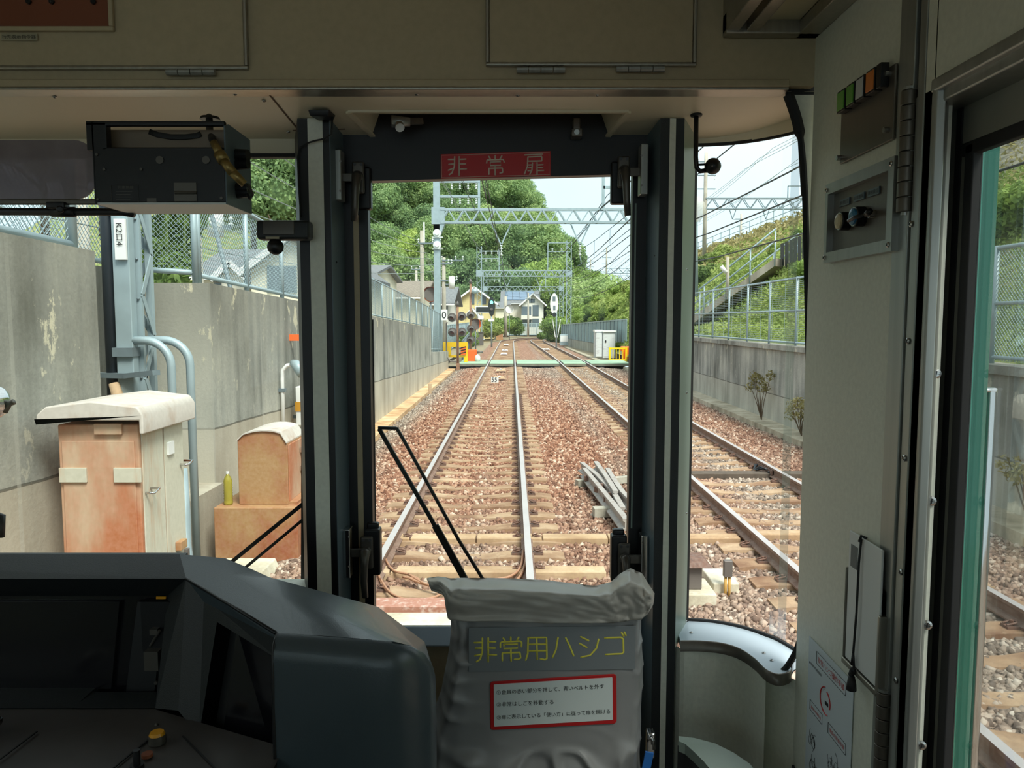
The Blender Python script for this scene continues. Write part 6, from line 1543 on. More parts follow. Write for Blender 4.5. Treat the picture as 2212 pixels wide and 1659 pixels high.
# red sign
t = None
b = MB(); a = [P(*c, YD-0.004) for c in ((952, 386), (1190, 379), (1190, 326), (952, 333))]
b.prism(a, (0, 0.003, 0)); sg = build('sign_plate', b, M['red'], door, bevel=0.001); sg['label'] = 'red emergency door sign with three pale characters'
def strokes(lst, org, sc, Y, r, name, mat, parent, flat=0.4):
    b = MB()
    for st_ in lst:
        pts = [P(org[0]+x/sc, org[1]+y/sc, Y) for x, y in st_]
        if len(pts) > 2 and st_[0] != st_[-1]:
            q = []
            for i in range(len(pts)-1):
                p0, p1, p2, p3 = pts[max(i-1,0)], pts[i], pts[i+1], pts[min(i+2,len(pts)-1)]
                q.append(p1)
                if (p2-p1).length > 4*r: q += [p1.lerp(p2, 0.15), p1.lerp(p2, 0.85)]
            q.append(pts[-1]); pts = q
        b.tube(pts, r, 8); 
        for e_ in (pts[0], pts[-1]): b.sphere(e_, r, 8)
    b.v = [(v[0], Y+(v[1]-Y)*flat, v[2]) for v in b.v]
    return build(name, b, mat, parent, smooth=True)
sign_st = [[(880,485),(878,540),(865,575),(850,585)],[(845,500),(880,500)],[(848,527),(878,525)],[(845,560),(872,550)],[(905,485),(905,588)],[(905,500),(942,498)],[(905,525),(940,525)],[(905,553),(945,552)],
 [(1105,478),(1105,500)],[(1070,483),(1078,497)],[(1142,480),(1132,497)],[(1058,520),(1060,503),(1150,500),(1155,515)],[(1078,514),(1137,512),(1137,532),(1078,534),(1078,514)],[(1070,582),(1070,550),(1145,548),(1147,572),(1132,576)],[(1105,535),(1105,585)],
 [(1270,475),(1368,470)],[(1287,486),(1364,483),(1364,508),(1287,510)],[(1287,486),(1284,540),(1268,580)],[(1312,520),(1309,560),(1297,582)],[(1292,531),(1311,530)],[(1291,546),(1310,546)],[(1288,563),(1307,561)],[(1338,518),(1338,582)],[(1338,531),(1370,529)],[(1338,546),(1368,546)],[(1338,562),(1374,561)]]
strokes(sign_st, (640, 150), 2.572, YD-0.0045, 0.0020, 'lettering', M['signtext'], sg, 0.5)
b = MB(); fr = [P(*c, YD-0.0045) for c in ((954.5, 384), (1187.5, 377), (1187.5, 328.5), (954.5, 335.5))]; b.tube(fr+[fr[0]], 0.0006, 5); build('border_line', b, M['signtext'], sg)

# the four door latches
def latch(cx, cy, mir, lower, lab):
    """cx, cy: pixel of the lever pivot"""
    s = -1 if mir else 1
    q = lambda dx, dy, Y=YD: P(cx+s*dx, cy+dy, Y)
    o = bpy.data.objects.new('door_latch', None); COL.objects.link(o); o.parent = door; o.location = q(0,0)-Vector(door.location); o['label'] = lab
    def qb(x0, x1, y0, y1, Ya, Yb, nm, mt, bev=0.003):
        a_ = P(cx+s*x0, cy+y1, Ya); c_ = P(cx+s*x1, cy+y0, Ya); b = MB(); b.box((min(a_.x, c_.x), Ya, a_.z), (max(a_.x, c_.x), Yb, c_.z)); return build(nm, b, M[mt], o, bevel=bev, seg=3)
    if lower: qb(0, 33, -48, 52, YD-0.03, YD+0.01, 'lock_case', 'black', 0.006); qb(5, 30, -62, -44, YD-0.012, YD+0.012, 'lock_cap', 'black', 0.006)
    else: qb(-2, 32, -20, 72, YD-0.02, YD+0.012, 'lock_case', 'black', 0.006)
    qb(-8, 18, -32, 38, YD-0.040, YD-0.028, 'backplate', 'handle', 0.006)
    b = MB()
    for dx in (-2, 12): b.tube([q(dx, -25, YD-0.040), q(dx, -25, YD-0.043)], 0.004, 10)
    build('plate_screws', b, M['black'], o)
    b = MB(); pts = [q(3, -2, YD-0.04), q(2, 0, YD-0.062), q(0, 30, YD-0.064), q(-1, 65, YD-0.062), q(-3 if not lower else 2, 98, YD-0.058)]
    b.tube([q(6, 0, YD-0.035), q(3, 0, YD-0.05)], 0.014, 12)
    b.tube(pts, [0.012, 0.013, 0.0105, 0.0095, 0.0085], 12); build('lever', b, M['handle'], o, smooth=True)
    qb(-38, -2, -6, 12, YD-0.056, YD-0.046, 'bolt', 'handle', 0.002)
    a_, c_ = (-47, -32); y0_, y1_ = (-58, 52) if not lower else (-48, 58)
    qb(a_, c_, y0_, y1_, YD-0.075, YD-0.028, 'keeper', 'chrome' if lower else 'steel', 0.003)
    b = MB(); k0 = -33
    for dy in (-40, 40): b.tube([q(k0, dy*0.8, YD-0.074), q(k0, dy*0.8, YD-0.078)], 0.003, 8)
    build('keeper_screws', b, M['steeldark'], o)
    return o
latch(768, 380, False, False, 'upper pewter lever latch of the emergency door on the driver\'s side')
latch(1353, 368, True, False, 'upper pewter lever latch of the emergency door on the passenger side')
latch(787, 1192, False, True, 'lower pewter lever latch of the emergency door beside the console')
latch(1354, 1206, True, True, 'lower pewter lever latch of the emergency door above the grey bag')
# catch in the notch
t = thing('roller_catch', tuple(P(865, 265, 2.05)), 'bright metal catch in the notch above the emergency door', 'catch')
b = MB(); b.tube([P(846, 262, 2.03), P(886, 264, 2.04)], [0.016, 0.012], 12); build('body', b, M['steel'], t, smooth=True)
b = MB(); b.tube([P(862, 270, 2.02), P(864, 276, 2.01)], 0.012, 14); build('roller', b, M['chrome'], t)
b = MB(); b.bar(P(885, 262, 2.04), P(912, 262, 2.06), 0.014, 0.016); build('arm', b, M['steeldark'], t)
t = thing('door_stop', tuple(P(1245, 290, 2.08)), 'small grey stop block in the notch above the red sign', 'stop')
b = MB(); a = P(1234, 296, 2.08); c = P(1258, 279, 2.08); b.box((a.x, 2.07, a.z), (c.x, 2.115, c.z)); b.box((a.x+0.005, 2.08, c.z), (c.x-0.005, 2.115, c.z+0.03)); build('block', b, M['steeldark'], t, bevel=0.003)
b = MB(); b.tube([P(1246, 285, 2.07), P(1246, 285, 2.066)], 0.007, 12); build('bolt', b, M['steel'], t)

# ---- windscreens
b = MB(); b.box((XL, 2.16, CAMZ-0.75), (vx(652, 2.16), 2.166, zl)); struct('window_4', b, M['glass'])
b = MB(); b.box((XL, 2.10, ZF), (vx(652, 2.1), 2.17, CAMZ-0.75)); struct('wall_front_left', b, M['beige'])
zsill = P(1495, 1345, 2.13).z
out = [(0.505, 2.15), (0.58, 2.135), (0.655, 2.09), (0.72, 2.01), (0.757, 1.90)]
out = smooth2(out)
b = MB()
for (p, q) in zip(out, out[1:]): b.poly([(p[0], p[1], zsill-0.02), (q[0], q[1], zsill-0.02), (q[0], q[1], zt-0.01), (p[0], p[1], zt-0.01)])
struct('window_5', b, M['glass'], smooth=True)
b = MB()
for (p, q) in zip(out[:17], out[1:17]): b.bar((p[0], p[1]-0.004, zt-0.018), (q[0], q[1]-0.004, zt-0.018), 0.008, 0.008); b.bar((p[0], p[1]-0.004, zsill+0.002), (q[0], q[1]-0.004, zsill+0.002), 0.008, 0.01)
struct('trim_16', b, M['rubber'])
# sill: inner edge follows the curved panel below
inner = [PZ(x, y, zsill) for x, y in ((1470, 1384), (1510, 1384), (1560, 1389), (1600, 1402), (1632, 1424), (1655, 1446), (1682, 1456), (1708, 1448), (1728, 1428))]
inner = [(p.x, p.y) for p in inner]; inner[-1] = (0.699, 1.86)
outr = [(0.47, 2.15), (0.53, 2.15), (0.58, 2.133), (0.62, 2.11), (0.66, 2.08), (0.69, 2.04), (0.72, 2.0), (0.74, 1.95), (0.75, 1.9)]
low = [(vx(1453, 2.06), 2.06)] + inner[:6] + [(0.64, 1.905), (0.672, 1.865), (XW, 1.82)]
inner = smooth2(inner); outr = smooth2(outr); low = smooth2(low)
b = MB(); n = len(inner)
for i in range(n-1): b.hexa([(*inner[i], zsill-0.02), (*inner[i+1], zsill-0.02), (*outr[i+1], zsill-0.02), (*outr[i], zsill-0.02)], [(*inner[i], zsill), (*inner[i+1], zsill), (*outr[i+1], zsill), (*outr[i], zsill)])
struct('trim_sill', b, plain('blue_grey_sill', (178, 194, 206), 0.3), smooth=False)
b = MB()
fp = [(p[0]-0.001, p[1]-0.006) for p in inner]
for k in range(len(fp)-1): b.poly([(*fp[k], zsill-0.028), (*fp[k+1], zsill-0.028), (*fp[k+1], zsill), (*fp[k], zsill)]); b.poly([(*fp[k], zsill), (*fp[k+1], zsill), (*inner[k+1], zsill+0.001), (*inner[k], zsill+0.001)])
struct('trim_17', b, M['steeldark'], weld=True, smooth=True)
for (x, y) in ((1493, 1367), (1650, 1411), (1667, 1427)): p = PZ(x, y, zsill); screw('screw', p, (0, 0, 1), 0.005, lab='screw in the blue grey corner sill, %s' % {1367: 'by the pillar', 1411: 'at the bend', 1427: 'closest to the beige wall'}[y])
b = MB()
for (p, q) in zip(low, low[1:]): b.poly([(p[0], p[1], ZF), (q[0], q[1], ZF), (q[0], q[1], zsill-0.02), (p[0], p[1], zsill-0.02)])
struct('wall_front_right', b, M['beige'], smooth=True)
# ledge and dark recess low in the corner
t = thing('corner_ledge', (0.55, 1.9, CAMZ-1.08), 'rounded pale ledge low in the corner below the curved sill', 'ledge')
zz = PZ(1470, 1595, 0).z; zz = CAMZ-1.02
pts = [PZ(x, y, zz) for x, y in ((1466, 1590), (1500, 1594), (1545, 1606), (1585, 1626), (1620, 1650), (1640, 1675))]
fr = [PZ(x, y, zz-0.01) for x, y in ((1466, 1606), (1480, 1612), (1500, 1630), (1520, 1650), (1535, 1668), (1545, 1680))]
b = MB()
for i in range(5): b.hexa([(fr[i].x, fr[i].y, zz-0.03), (fr[i+1].x, fr[i+1].y, zz-0.03), (pts[i+1].x, pts[i+1].y, zz-0.03), (pts[i].x, pts[i].y, zz-0.03)], [(fr[i].x, fr[i].y, zz-0.004), (fr[i+1].x, fr[i+1].y, zz-0.004), pts[i+1], pts[i]])
build('top', b, M['greenj'], t)
b = MB()
for i in range(5): b.poly([(fr[i].x, fr[i].y+0.01, ZF), (fr[i+1].x, fr[i+1].y+0.01, ZF), (fr[i+1].x, fr[i+1].y+0.01, zz-0.02), (fr[i].x, fr[i].y+0.01, zz-0.02)])
build('skirt', b, M['consoledark'], t)
a = PX(1676, 1590, XW-0.004); c = PX(1748, 1675, XW-0.004)
b = MB(); b.prism([(XW-0.004, 1.80, a.z), (XW-0.004, 1.80, ZF), (XW-0.004, 1.55, ZF)], (-0.006, 0, 0)); solo('foot_recess', b, M['consoledark'], 'dark triangular opening low on the beige wall beside the instruction sheet', 'opening')

# ---- right side wall
def Yp(px_, X=XW): return PX(px_, 692, X).y
ztop_d = PX(2005, 196, XW).z
def wstrip(p0, p1, z0, z1, mt, name, dx=0.0, th=0.02, bev=0.0):
    y0, y1 = Yp(p1), Yp(p0); b = MB(); b.box((XW-dx, y0, z0), (XW-dx+th, y1, z1)); return struct(name, b, mt, bevel=bev)
b = MB(); y0, y1 = Yp(1928), YH
b.box((XW, y0, ZF), (XW+0.03, y1, ZC)); struct('wall_right_cab', b, M['beige'])
wstrip(1924, 1956, ZF, ZC, M['steel'], 'trim_18', 0.004, 0.02, 0.002)
wstrip(1956, 1963, ZF, ZC, M['rubber'], 'trim_19', -0.006)
wstrip(1963, 1977, ZF, ZC, M['steel'], 'trim_20', 0.002, 0.02, 0.002)
wstrip(1977, 1979, ZF, ZC, M['rubber'], 'trim_21', -0.004)
b = MB(); b.box((XW, Yp(1998), ZF), (XW+0.03, Yp(1978), ZC)); b.box((XW, -0.6, ztop_d), (XW+0.03, Yp(1996), ZC)); b.box((XW, -0.6, ZF), (XW+0.03, 0.35, ztop_d)); struct('wall_right_rear', b, M['beige'])
for i, (x, y) in enumerate(((1969, 190), (1968, 484), (1962, 737), (1954, 990), (1947, 1236), (1936, 1470))):
    p = PX(x, y, XW-0.003); screw('screw', p, (-1, 0, 0), 0.006, lab='small cross-head screw on the narrow steel strip of the right wall, %s from the top' % ['first', 'second', 'third', 'fourth', 'fifth', 'sixth'][i])
# rubber edge of the wall towards the curved glass
b = MB(); pts = []
for (x, y) in ((1703, 205), (1722, 262), (1733, 330), (1740, 450), (1745, 700), (1749, 950), (1752, 1150), (1750, 1260), (1742, 1330), (1722, 1400), (1700, 1440), (1680, 1458)):
    pts.append(P(x, y, 1.835))
path = smooth2(pts, 5)
b = MB(); b.tube(path, [0.013 if i < 8 else 0.0075 for i in range(len(path))], 8)
struct('trim_22', b, M['rubber'])
b = MB()
for (p, q) in zip(path, path[1:40]): b.hexa([p, q, Vector((XW+0.02, q.y, q.z)), Vector((XW+0.02, p.y, p.z))], [p+Vector((0,0.01,0)), q+Vector((0,0.01,0)), Vector((XW+0.02, q.y+0.01, q.z)), Vector((XW+0.02, p.y+0.01, p.z))])
struct('wall_right_edge', b, M['beige'])
b = MB(); b.box((path[0].x-0.002, YH+0.022, path[0].z-0.004), (0.76, YH+0.03, hb+0.03)); struct('trim_26', b, M['rubber'])
b = MB(); zt2 = P(1703, 205, 1.84).z
b.prism([P(1703, 200, 1.84), P(1737, 190, 1.84), P(1748, 420, 1.84), P(1737, 420, 1.84), P(1730, 300, 1.84)], (0, 0.02, 0)); struct('trim_23', b, M['rubber'])

# side door of the cab
XD = 0.755
sd = bpy.data.objects.new('door_2', None); COL.objects.link(sd); sd.location = (XD, 0.85, ZF); tag(sd, 'steel framed cab side door with a tall window', 'door', kind='structure')
# rounded steel frame around the opening
prof_ = [(XW-0.006, Yp(2000)), (XW-0.010, Yp(2006)), (XW-0.008, Yp(2012)), (XW+0.005, Yp(2016)), (XD-0.005, 1.335), (XD, 1.345), (XD, 1.38), (XW, 1.36), (XW, Yp(1996))]
b = MB(); b.prism([(x, y, ZF) for x, y in prof_], (0, 0, ztop_d-ZF)); struct('trim_24', b, M['steel'], bevel=0.002)
b = MB(); b.box((XW+0.001, 0.35, ztop_d-0.03), (XD+0.02, 1.345, ztop_d+0.002)); b.box((XW-0.010, 0.35, ztop_d-0.012), (XW+0.01, Yp(2000), ztop_d+0.010)); struct('trim_25', b, M['steel'], bevel=0.004)
zwt = PX(2110, 322, XD).z
yg = PX(2092, 692, XD).y
b = MB(); b.box((XD, yg+0.01, ZF), (XD+0.010, 1.345, ztop_d)); b.box((XD, 0.35, zwt), (XD+0.010, yg+0.01, ztop_d)); b.box((XD, 0.35, ZF), (XD+0.010, yg, CAMZ-1.15)); b.box((XD, 0.35, ZF), (XD+0.010, 0.45, ztop_d)); build('door_leaf', b, plain('grey_door_leaf', (150, 150, 140), 0.4), sd)
b = MB(); b.box((XD-0.006, yg+0.0, CAMZ-1.15), (XD+0.012, yg+0.024, zwt+0.012)); b.box((XD-0.006, 0.4, zwt-0.006), (XD+0.012, yg+0.035, zwt+0.016)); build('window_gasket', b, M['rubber'], sd, bevel=0.003)
b = MB(); b.box((XD-0.003, PX(2058, 692, XD).y-0.004, ZF), (XD+0.002, PX(2050, 692, XD).y, ztop_d-0.03)); build('edge_seal', b, M['rubber'], sd)
b = MB(); b.box((XD+0.008, 0.45, CAMZ-1.15), (XD+0.013, yg, zwt)); struct('window_6', b, M['glass'])
for i, (x, y) in enumerate(((2025, 529), (2016, 806), (2006, 1078), (1997, 1343), (1985, 1600))):
    p = PX(x+1, y, 0.728); screw('screw', (p.x-0.004, p.y-0.014, p.z), (-0.35, -1, 0), 0.0085, lab='domed cross-head screw on the door frame edge, %s from the top' % ['first', 'second', 'third', 'fourth', 'fifth'][i])
# outside of the side door opening: green body edge and deflector
b = MB(); b.box((0.789, 1.345, ZF-0.3), (0.8425, 1.50, ZC-0.45)); struct('wall_body_side', b, M['green'], bevel=0.004)
b = MB(); b.box((0.76, -0.6, ZC-0.1), (0.86, 2.2, ZC+0.1)); struct('trim_roof_edge', b, M['green'])
t = thing('side_deflector', (0.85, 1.37, CAMZ-1.3), 'chrome edged green deflector panel outside the side door window', 'deflector')
zd = PX(2140, 842, 0.855).z
b = MB(); b.box((0.842, 1.37, CAMZ-1.6), (0.858, 1.376, zd-0.004)); build('panel', b, M['green'], t)
b = MB(); b.box((0.855, 1.362, CAMZ-1.6), (0.872, 1.384, zd)); b.box((0.842, 1.362, zd-0.006), (0.872, 1.384, zd+0.003)); build('edge_rail', b, M['chrome'], t, bevel=0.004)

# hinges (vertical barrels) of the fold-out wall
def barrel(z0, z1, lab, first=True):
    xh, yh = XW-0.004, Yp(1949); t = thing('barrel_hinge', (xh, yh, z0), lab, 'hinge'); n = max(6, round((z1-z0)/0.026))
    for k in range(n):
        a = z0+(z1-z0)*k/n; c = a+(z1-z0)/n*0.95; b = MB(); b.tube([(xh, yh, a), (xh, yh, c)], 0.0140, 18); build('knuckle', b, M['steeldark'], t, bevel=0.0015)
    b = MB(); b.tube([(xh, yh, z0-0.006), (xh, yh, z1+0.004)], 0.006, 10); b.tube([(xh, yh, z1), (xh, yh, z1+0.005)], 0.0125, 14); build('pin', b, M['steel'], t)
    return t
barrel(PX(1949, 461, XW).z, PX(1949, 207, XW).z, 'upper long steel barrel hinge beside the push-button plate')
barrel(ZF, PX(1915, 1492, XW).z, 'lower long steel barrel hinge beside the paper holder')

# push button plate
X1_ = XW-0.006
c4 = [PX(1820, 214, X1_), PX(1937, 128, X1_), PX(1930, 300, X1_), PX(1816, 355, X1_)]
ya, yb = c4[2].y, c4[0].y; za, zb_ = c4[3].z, c4[0].z
t = thing('button_plate', (XW, (ya+yb)/2, za), 'grey metal plate with four coloured push buttons high on the right wall', 'control panel')
b = MB(); b.box((X1_-0.002, ya, za), (XW-0.002, yb, zb_)); build('plate', b, M['steeldark'], t, bevel=0.002)
for (px_, w_, mt, lb) in ((1824, 17, 'btn_green', 'green button, farthest'), (1844, 17, 'btn_green', 'green button beside the white one'), (1864, 18, 'btn_white', 'white button'), (1886, 19, 'btn_orange', 'orange button')):
    zc = PX(px_, 232, X1_).z; y_a, y_b = PX(px_+w_, 300, X1_).y, PX(px_, 300, X1_).y; zm = CAMZ+0.432; zM = CAMZ+0.468
    b = MB(); b.box((X1_-0.018, y_a, zm-0.004), (X1_-0.002, y_b, zM+0.004)); o = build('button_housing', b, M['black'], t, bevel=0.001)
    b = MB(); b.box((X1_-0.020, y_a+0.003, zm), (X1_-0.017, y_b-0.003, zM)); bb = build('button', b, M[mt], o, bevel=0.001); bb['label'] = lb
b = MB(); b.box((X1_-0.018, PX(1918, 300, X1_).y, CAMZ+0.428), (X1_-0.002, PX(1908, 300, X1_).y, CAMZ+0.472)); build('button_housing', b, M['black'], t, bevel=0.001)
for (yy, z) in ((yb-0.01, zb_-0.012), (ya+0.018, zb_-0.014), (yb-0.008, za+0.012), (ya+0.015, za+0.02)):
    b = MB(); b.tube([(X1_, yy, z), (X1_-0.012, yy, z)], 0.0055, 10); build('thumb_screw', b, M['screw'], t)

# switch box
XS = 0.683
ys0, ys1 = PX(1918, 692, XS).y, PX(1774, 692, XS).y; zs0, zs1 = PX(1772, 570, XS).z, PX(1772, 405, XS).z
t = thing('switch_box', (XW, (ys0+ys1)/2, zs0), 'brushed steel switch box with cream and blue push buttons and a key', 'switch box')
b = MB(); w_ = 0.022
b.box((XS, ys0, zs0), (XW, ys0+w_, zs1)); b.box((XS, ys1-w_*0.6, zs0), (XW, ys1, zs1)); b.box((XS, ys0+w_, zs0), (XW, ys1-w_*0.6, zs0+w_)); b.box((XS, ys0+w_, zs1-w_), (XW, ys1-w_*0.6, zs1)); build('frame', b, M['steel'], t)
b = MB(); b.box((XW-0.003, ys0+w_, zs0+w_), (XW-0.001, ys1-w_*0.6, zs1-w_)); build('back_plate', b, M['steeldark'], t)
zmid = (zs0+zs1)/2
for (px_, py, mt, r, lb) in ((1812, 478, 'btn_cream', 0.016, 'cream round button'), (1843, 468, 'btn_blue', 0.017, 'blue round button')):
    p = PX(px_, py, XS-0.006); b = MB(); b.tube([(XW-0.003, p.y, p.z), (XS-0.004, p.y, p.z)], r+0.003, 18); o = build('button_collar', b, M['black'], t, smooth=False)
    b = MB(); b.tube([(XS-0.003, p.y, p.z), (XS-0.006, p.y, p.z)], r+0.002, 18); build('button_ring', b, M['screw'], o)
    b = MB(); b.tube([(XS-0.005, p.y, p.z), (XS-0.009, p.y, p.z), (XS-0.011, p.y, p.z)], [r, r*0.95, r*0.5], 18); bb = build('button', b, M[mt], o); bb['label'] = lb
p = PX(1882, 462, XW-0.01); b = MB(); b.tube([(XW-0.003, p.y, p.z), (XS+0.002, p.y, p.z)], 0.008, 12); k_ = build('key_switch', b, M['screw'], t)
b = MB(); b.tube([(XS+0.002, p.y, p.z), (XS-0.010, p.y+0.03, p.z-0.002), (XS-0.012, p.y+0.055, p.z-0.006)], 0.004, 8); b.tube([(XS, p.y+0.004, p.z), (XS-0.006, p.y-0.022, p.z+0.002)], 0.006, 8); build('key', b, M['black'], k_, smooth=True)
for (px_, w_, txt) in ((1816, 20, '車側灯'), (1846, 22, '非常通報'), (1876, 24, '乗務員灯')):
    a_ = PX(px_, 430, XW-0.004); c_ = PX(px_+w_, 430, XW-0.004); z_ = zmid+0.030; b = MB(); b.box((XW-0.006, c_.y, z_), (XW-0.003, a_.y, z_+0.014)); pl = build('name_plate', b, M['blueg'], t)
    rot = Matrix.Rotation(-math.pi/2, 4, 'Z') @ Matrix.Rotation(math.pi/2, 4, 'X')
    fit_text(txt, (XW-0.0065, a_.y-0.002, z_+0.003), (a_.y-c_.y)-0.004, 0.008, rot, 'lettering', M['ink'], pl)
for (yy, z) in ((ys0+0.01, zs0+0.012), (ys0+0.01, zs1-0.012), (ys1-0.006, zs0+0.012), (ys1-0.006, zs1-0.012)): screw('frame_screw', (XS, yy, z), (-1, 0, 0), 0.005, t)

# paper holder with white board and black cord
XB = XW-0.012
c4 = [PX(1837, 1145, XB), PX(1908, 1186, XB), PX(1884, 1505, XB), PX(1832, 1432, XB)]
t = thing('paper_holder', (XW, (c4[0].y+c4[2].y)/2, c4[3].z), 'grey steel paper holder fixed low on the right wall', 'holder')
y0_, y1_ = c4[1].y-0.004, c4[0].y+0.008; zb0 = c4[3].z; zm_ = PX(1832, 1225, XB).z
b = MB(); b.box((XW-0.004, y0_, zb0), (XW-0.001, y1_, zm_)); build('back', b, M['steel'], t)
b = MB(); b.box((XB-0.006, y0_-0.006, zb0), (XW-0.001, y0_+0.004, zm_-0.045)); b.box((XB-0.004, y1_-0.004, zb0), (XW-0.001, y1_, zm_)); b.box((XB-0.006, y0_, zb0-0.006), (XW-0.001, y1_, zb0+0.006)); build('rim', b, M['trim'], t, bevel=0.002)
t = thing('white_board', (XB, (c4[0].y+c4[2].y)/2, zb0+0.006), 'white plastic board standing in the grey paper holder', 'board')
b = MB(); b.box((XB-0.002, c4[1].y, zb0+0.008), (XB+0.003, c4[0].y, c4[0].z)); build('sheet', b, M['white'], t, bevel=0.002)
b = MB(); b.box((XB-0.003, c4[0].y-0.04, c4[0].z-0.07), (XB-0.0015, c4[0].y-0.012, c4[0].z-0.025)); build('sticker', b, M['blueg'], t)
ym = PX(1866, 1165, XB).y
b = MB(); b.tube([(XB-0.005, ym, c4[0].z-0.002), (XB-0.007, ym+0.002, c4[0].z-0.05), (XB-0.008, ym+0.002, c4[0].z-0.15), (XB-0.008, ym+0.009, c4[0].z-0.235), (XB-0.008, ym+0.015, zb0+0.012)], 0.0024, 8)
b.tube([(XB+0.002, ym-0.008, c4[0].z+0.002), (XB-0.005, ym, c4[0].z+0.005), (XB-0.006, ym+0.006, c4[0].z-0.008)], 0.0028, 8)
b.tube([(XB-0.008, ym+0.009, c4[0].z-0.235), (XB-0.009, ym+0.001, zb0+0.012)], 0.0022, 8)
for k in range(3): b.sphere((XB-0.010, ym+0.004+0.003*k, zb0+0.006-0.006*k), 0.006, 10)
b.tube([(XB-0.011, ym+0.006, zb0-0.008), (XB-0.011, ym+0.005, zb0-0.024), (XB-0.011, ym+0.005, zb0-0.036)], [0.006, 0.009, 0.010], 10)
solo('cord_tassel', b, M['ink'], 'black looped cord with a tassel hanging over the white board', 'cord', smooth=True)

# instruction sheet
XI = XW-0.002
c4 = [PX(1749, 1372, XI), PX(1845, 1470, XI)]
zt_i = c4[0].z-0.002; ya, yb = c4[1].y, c4[0].y
t = thing('instruction_sheet', (XW, (ya+yb)/2, ZF+0.05), 'white ladder instruction sheet with red headings stuck on the beige wall', 'poster')
b = MB(); b.box((XI-0.001, ya, ZF+0.05), (XI, yb, zt_i)); build('sheet', b, plain('poster_white', (214, 224, 230), 0.5), t)
rotI = Matrix.Rotation(-math.pi/2, 4, 'Z') @ Matrix.Rotation(math.pi/2, 4, 'X')
W_ = yb-ya
def ip(u, v): return Vector((XI-0.0016, yb-u*W_, zt_i-v*W_))
redm = M['red']
def hbox(u0, u1, v0, v1, txt, mt):
    b = MB(); q = [ip(u0, v0), ip(u1, v0), ip(u1, v1), ip(u0, v1)]; b.tube(q+[q[0]], 0.0006, 4); fm = build('heading_box', b, M['ink'], t)
    fit_text(txt, ip(u0+0.03, v1-0.025), (u1-u0-0.06)*W_, (v1-v0-0.04)*W_, rotI, 'lettering', mt, fm)
hbox(0.2, 0.86, 0.07, 0.19, '非常ハシゴ操作手順', redm)
fit_text('● 非常時の避難誘導', ip(0.03, 0.27), 0.30*W_, 0.06*W_, rotI, 'lettering', M['ink'], t)
hbox(0.08, 0.38, 0.62, 0.72, '妻側の降車手順', redm); hbox(0.52, 0.90, 0.62, 0.72, '側扉の降車手順', redm)
b = MB(); cc = ip(0.45, 0.45)
for a0, a1, r in ((100, 290, 0.13), (-20, 80, 0.10)):
    b.tube([cc + Vector((0, -r*W_*math.cos(math.radians(a0+(a1-a0)*k/10)), r*W_*math.sin(math.radians(a0+(a1-a0)*k/10)))) for k in range(11)], 0.0014, 6)
build('loop_drawing', b, redm, t)
b = MB(); b.box((XI-0.002, cc.y-0.012, cc.z-0.008), (XI-0.0012, cc.y+0.004, cc.z)); build('mark', b, M['ink'], t)
g = random.Random(3)
for (u, v) in ((0.14, 0.95), (0.18, 1.25), (0.62, 0.98), (0.62, 1.32), (0.3, 1.75), (0.7, 1.75)):
    b = MB()
    for k in range(7):
        c0_ = ip(u+g.uniform(-0.05, 0.12), v+g.uniform(-0.08, 0.08)); r = g.uniform(0.02, 0.07)*W_
        n_ = g.randint(4, 9); a0 = g.uniform(0, 360); sp_ = g.uniform(120, 360)
        b.tube([c0_ + Vector((0, r*math.cos(math.radians(a0+sp_*i/n_)), 1.4*r*math.sin(math.radians(a0+sp_*i/n_)))) for i in range(n_+1)], 0.0004, 4)
    build('line_drawing', b, M['ink'], t)
for (u, v) in ((0.26, 1.42), (0.26, 1.52), (0.74, 1.5), (0.80, 1.12)):
    fit_text('扉のハンドル', ip(u, v+0.05), 0.16*W_, 0.045*W_, rotI, 'lettering', M['ink'], t)
    b = MB(); c0_ = ip(u-0.04, v+0.02); b.tube([c0_, c0_+Vector((-0.0006, 0, 0))], 0.003, 10); build('red_dot', b, redm, t)

# ---- soffit fittings
t = thing('round_mirror', tuple(P(1503, 290, 2.0)), 'small dark ball on a bent bracket hanging beside the curved window', 'mirror')
Yb_ = 1.98
b = MB(); zc_ = zS(Yb_); q = P(1503, 300, Yb_); b.tube([(q.x, Yb_, zc_+0.002), (q.x, Yb_, zc_-0.004)], [0.016, 0.014], 14); b.tube([(q.x, Yb_, zc_), P(1503, 340, Yb_), P(1505, 362, Yb_), P(1512, 370, Yb_), P(1528, 368, Yb_)], 0.006, 10); b.tube([P(1506, 356, Yb_), P(1528, 355, Yb_)], 0.003, 8); build('bracket', b, M['black'], t, smooth=True)
b = MB(); b.sphere(P(1540, 359, Yb_-0.01), 0.0205, 20); build('ball', b, M['black'], t, smooth=True)
b = MB(); b.sphere(P(1538, 359, Yb_-0.03), 0.002, 8); build('pin', b, M['screw'], t)

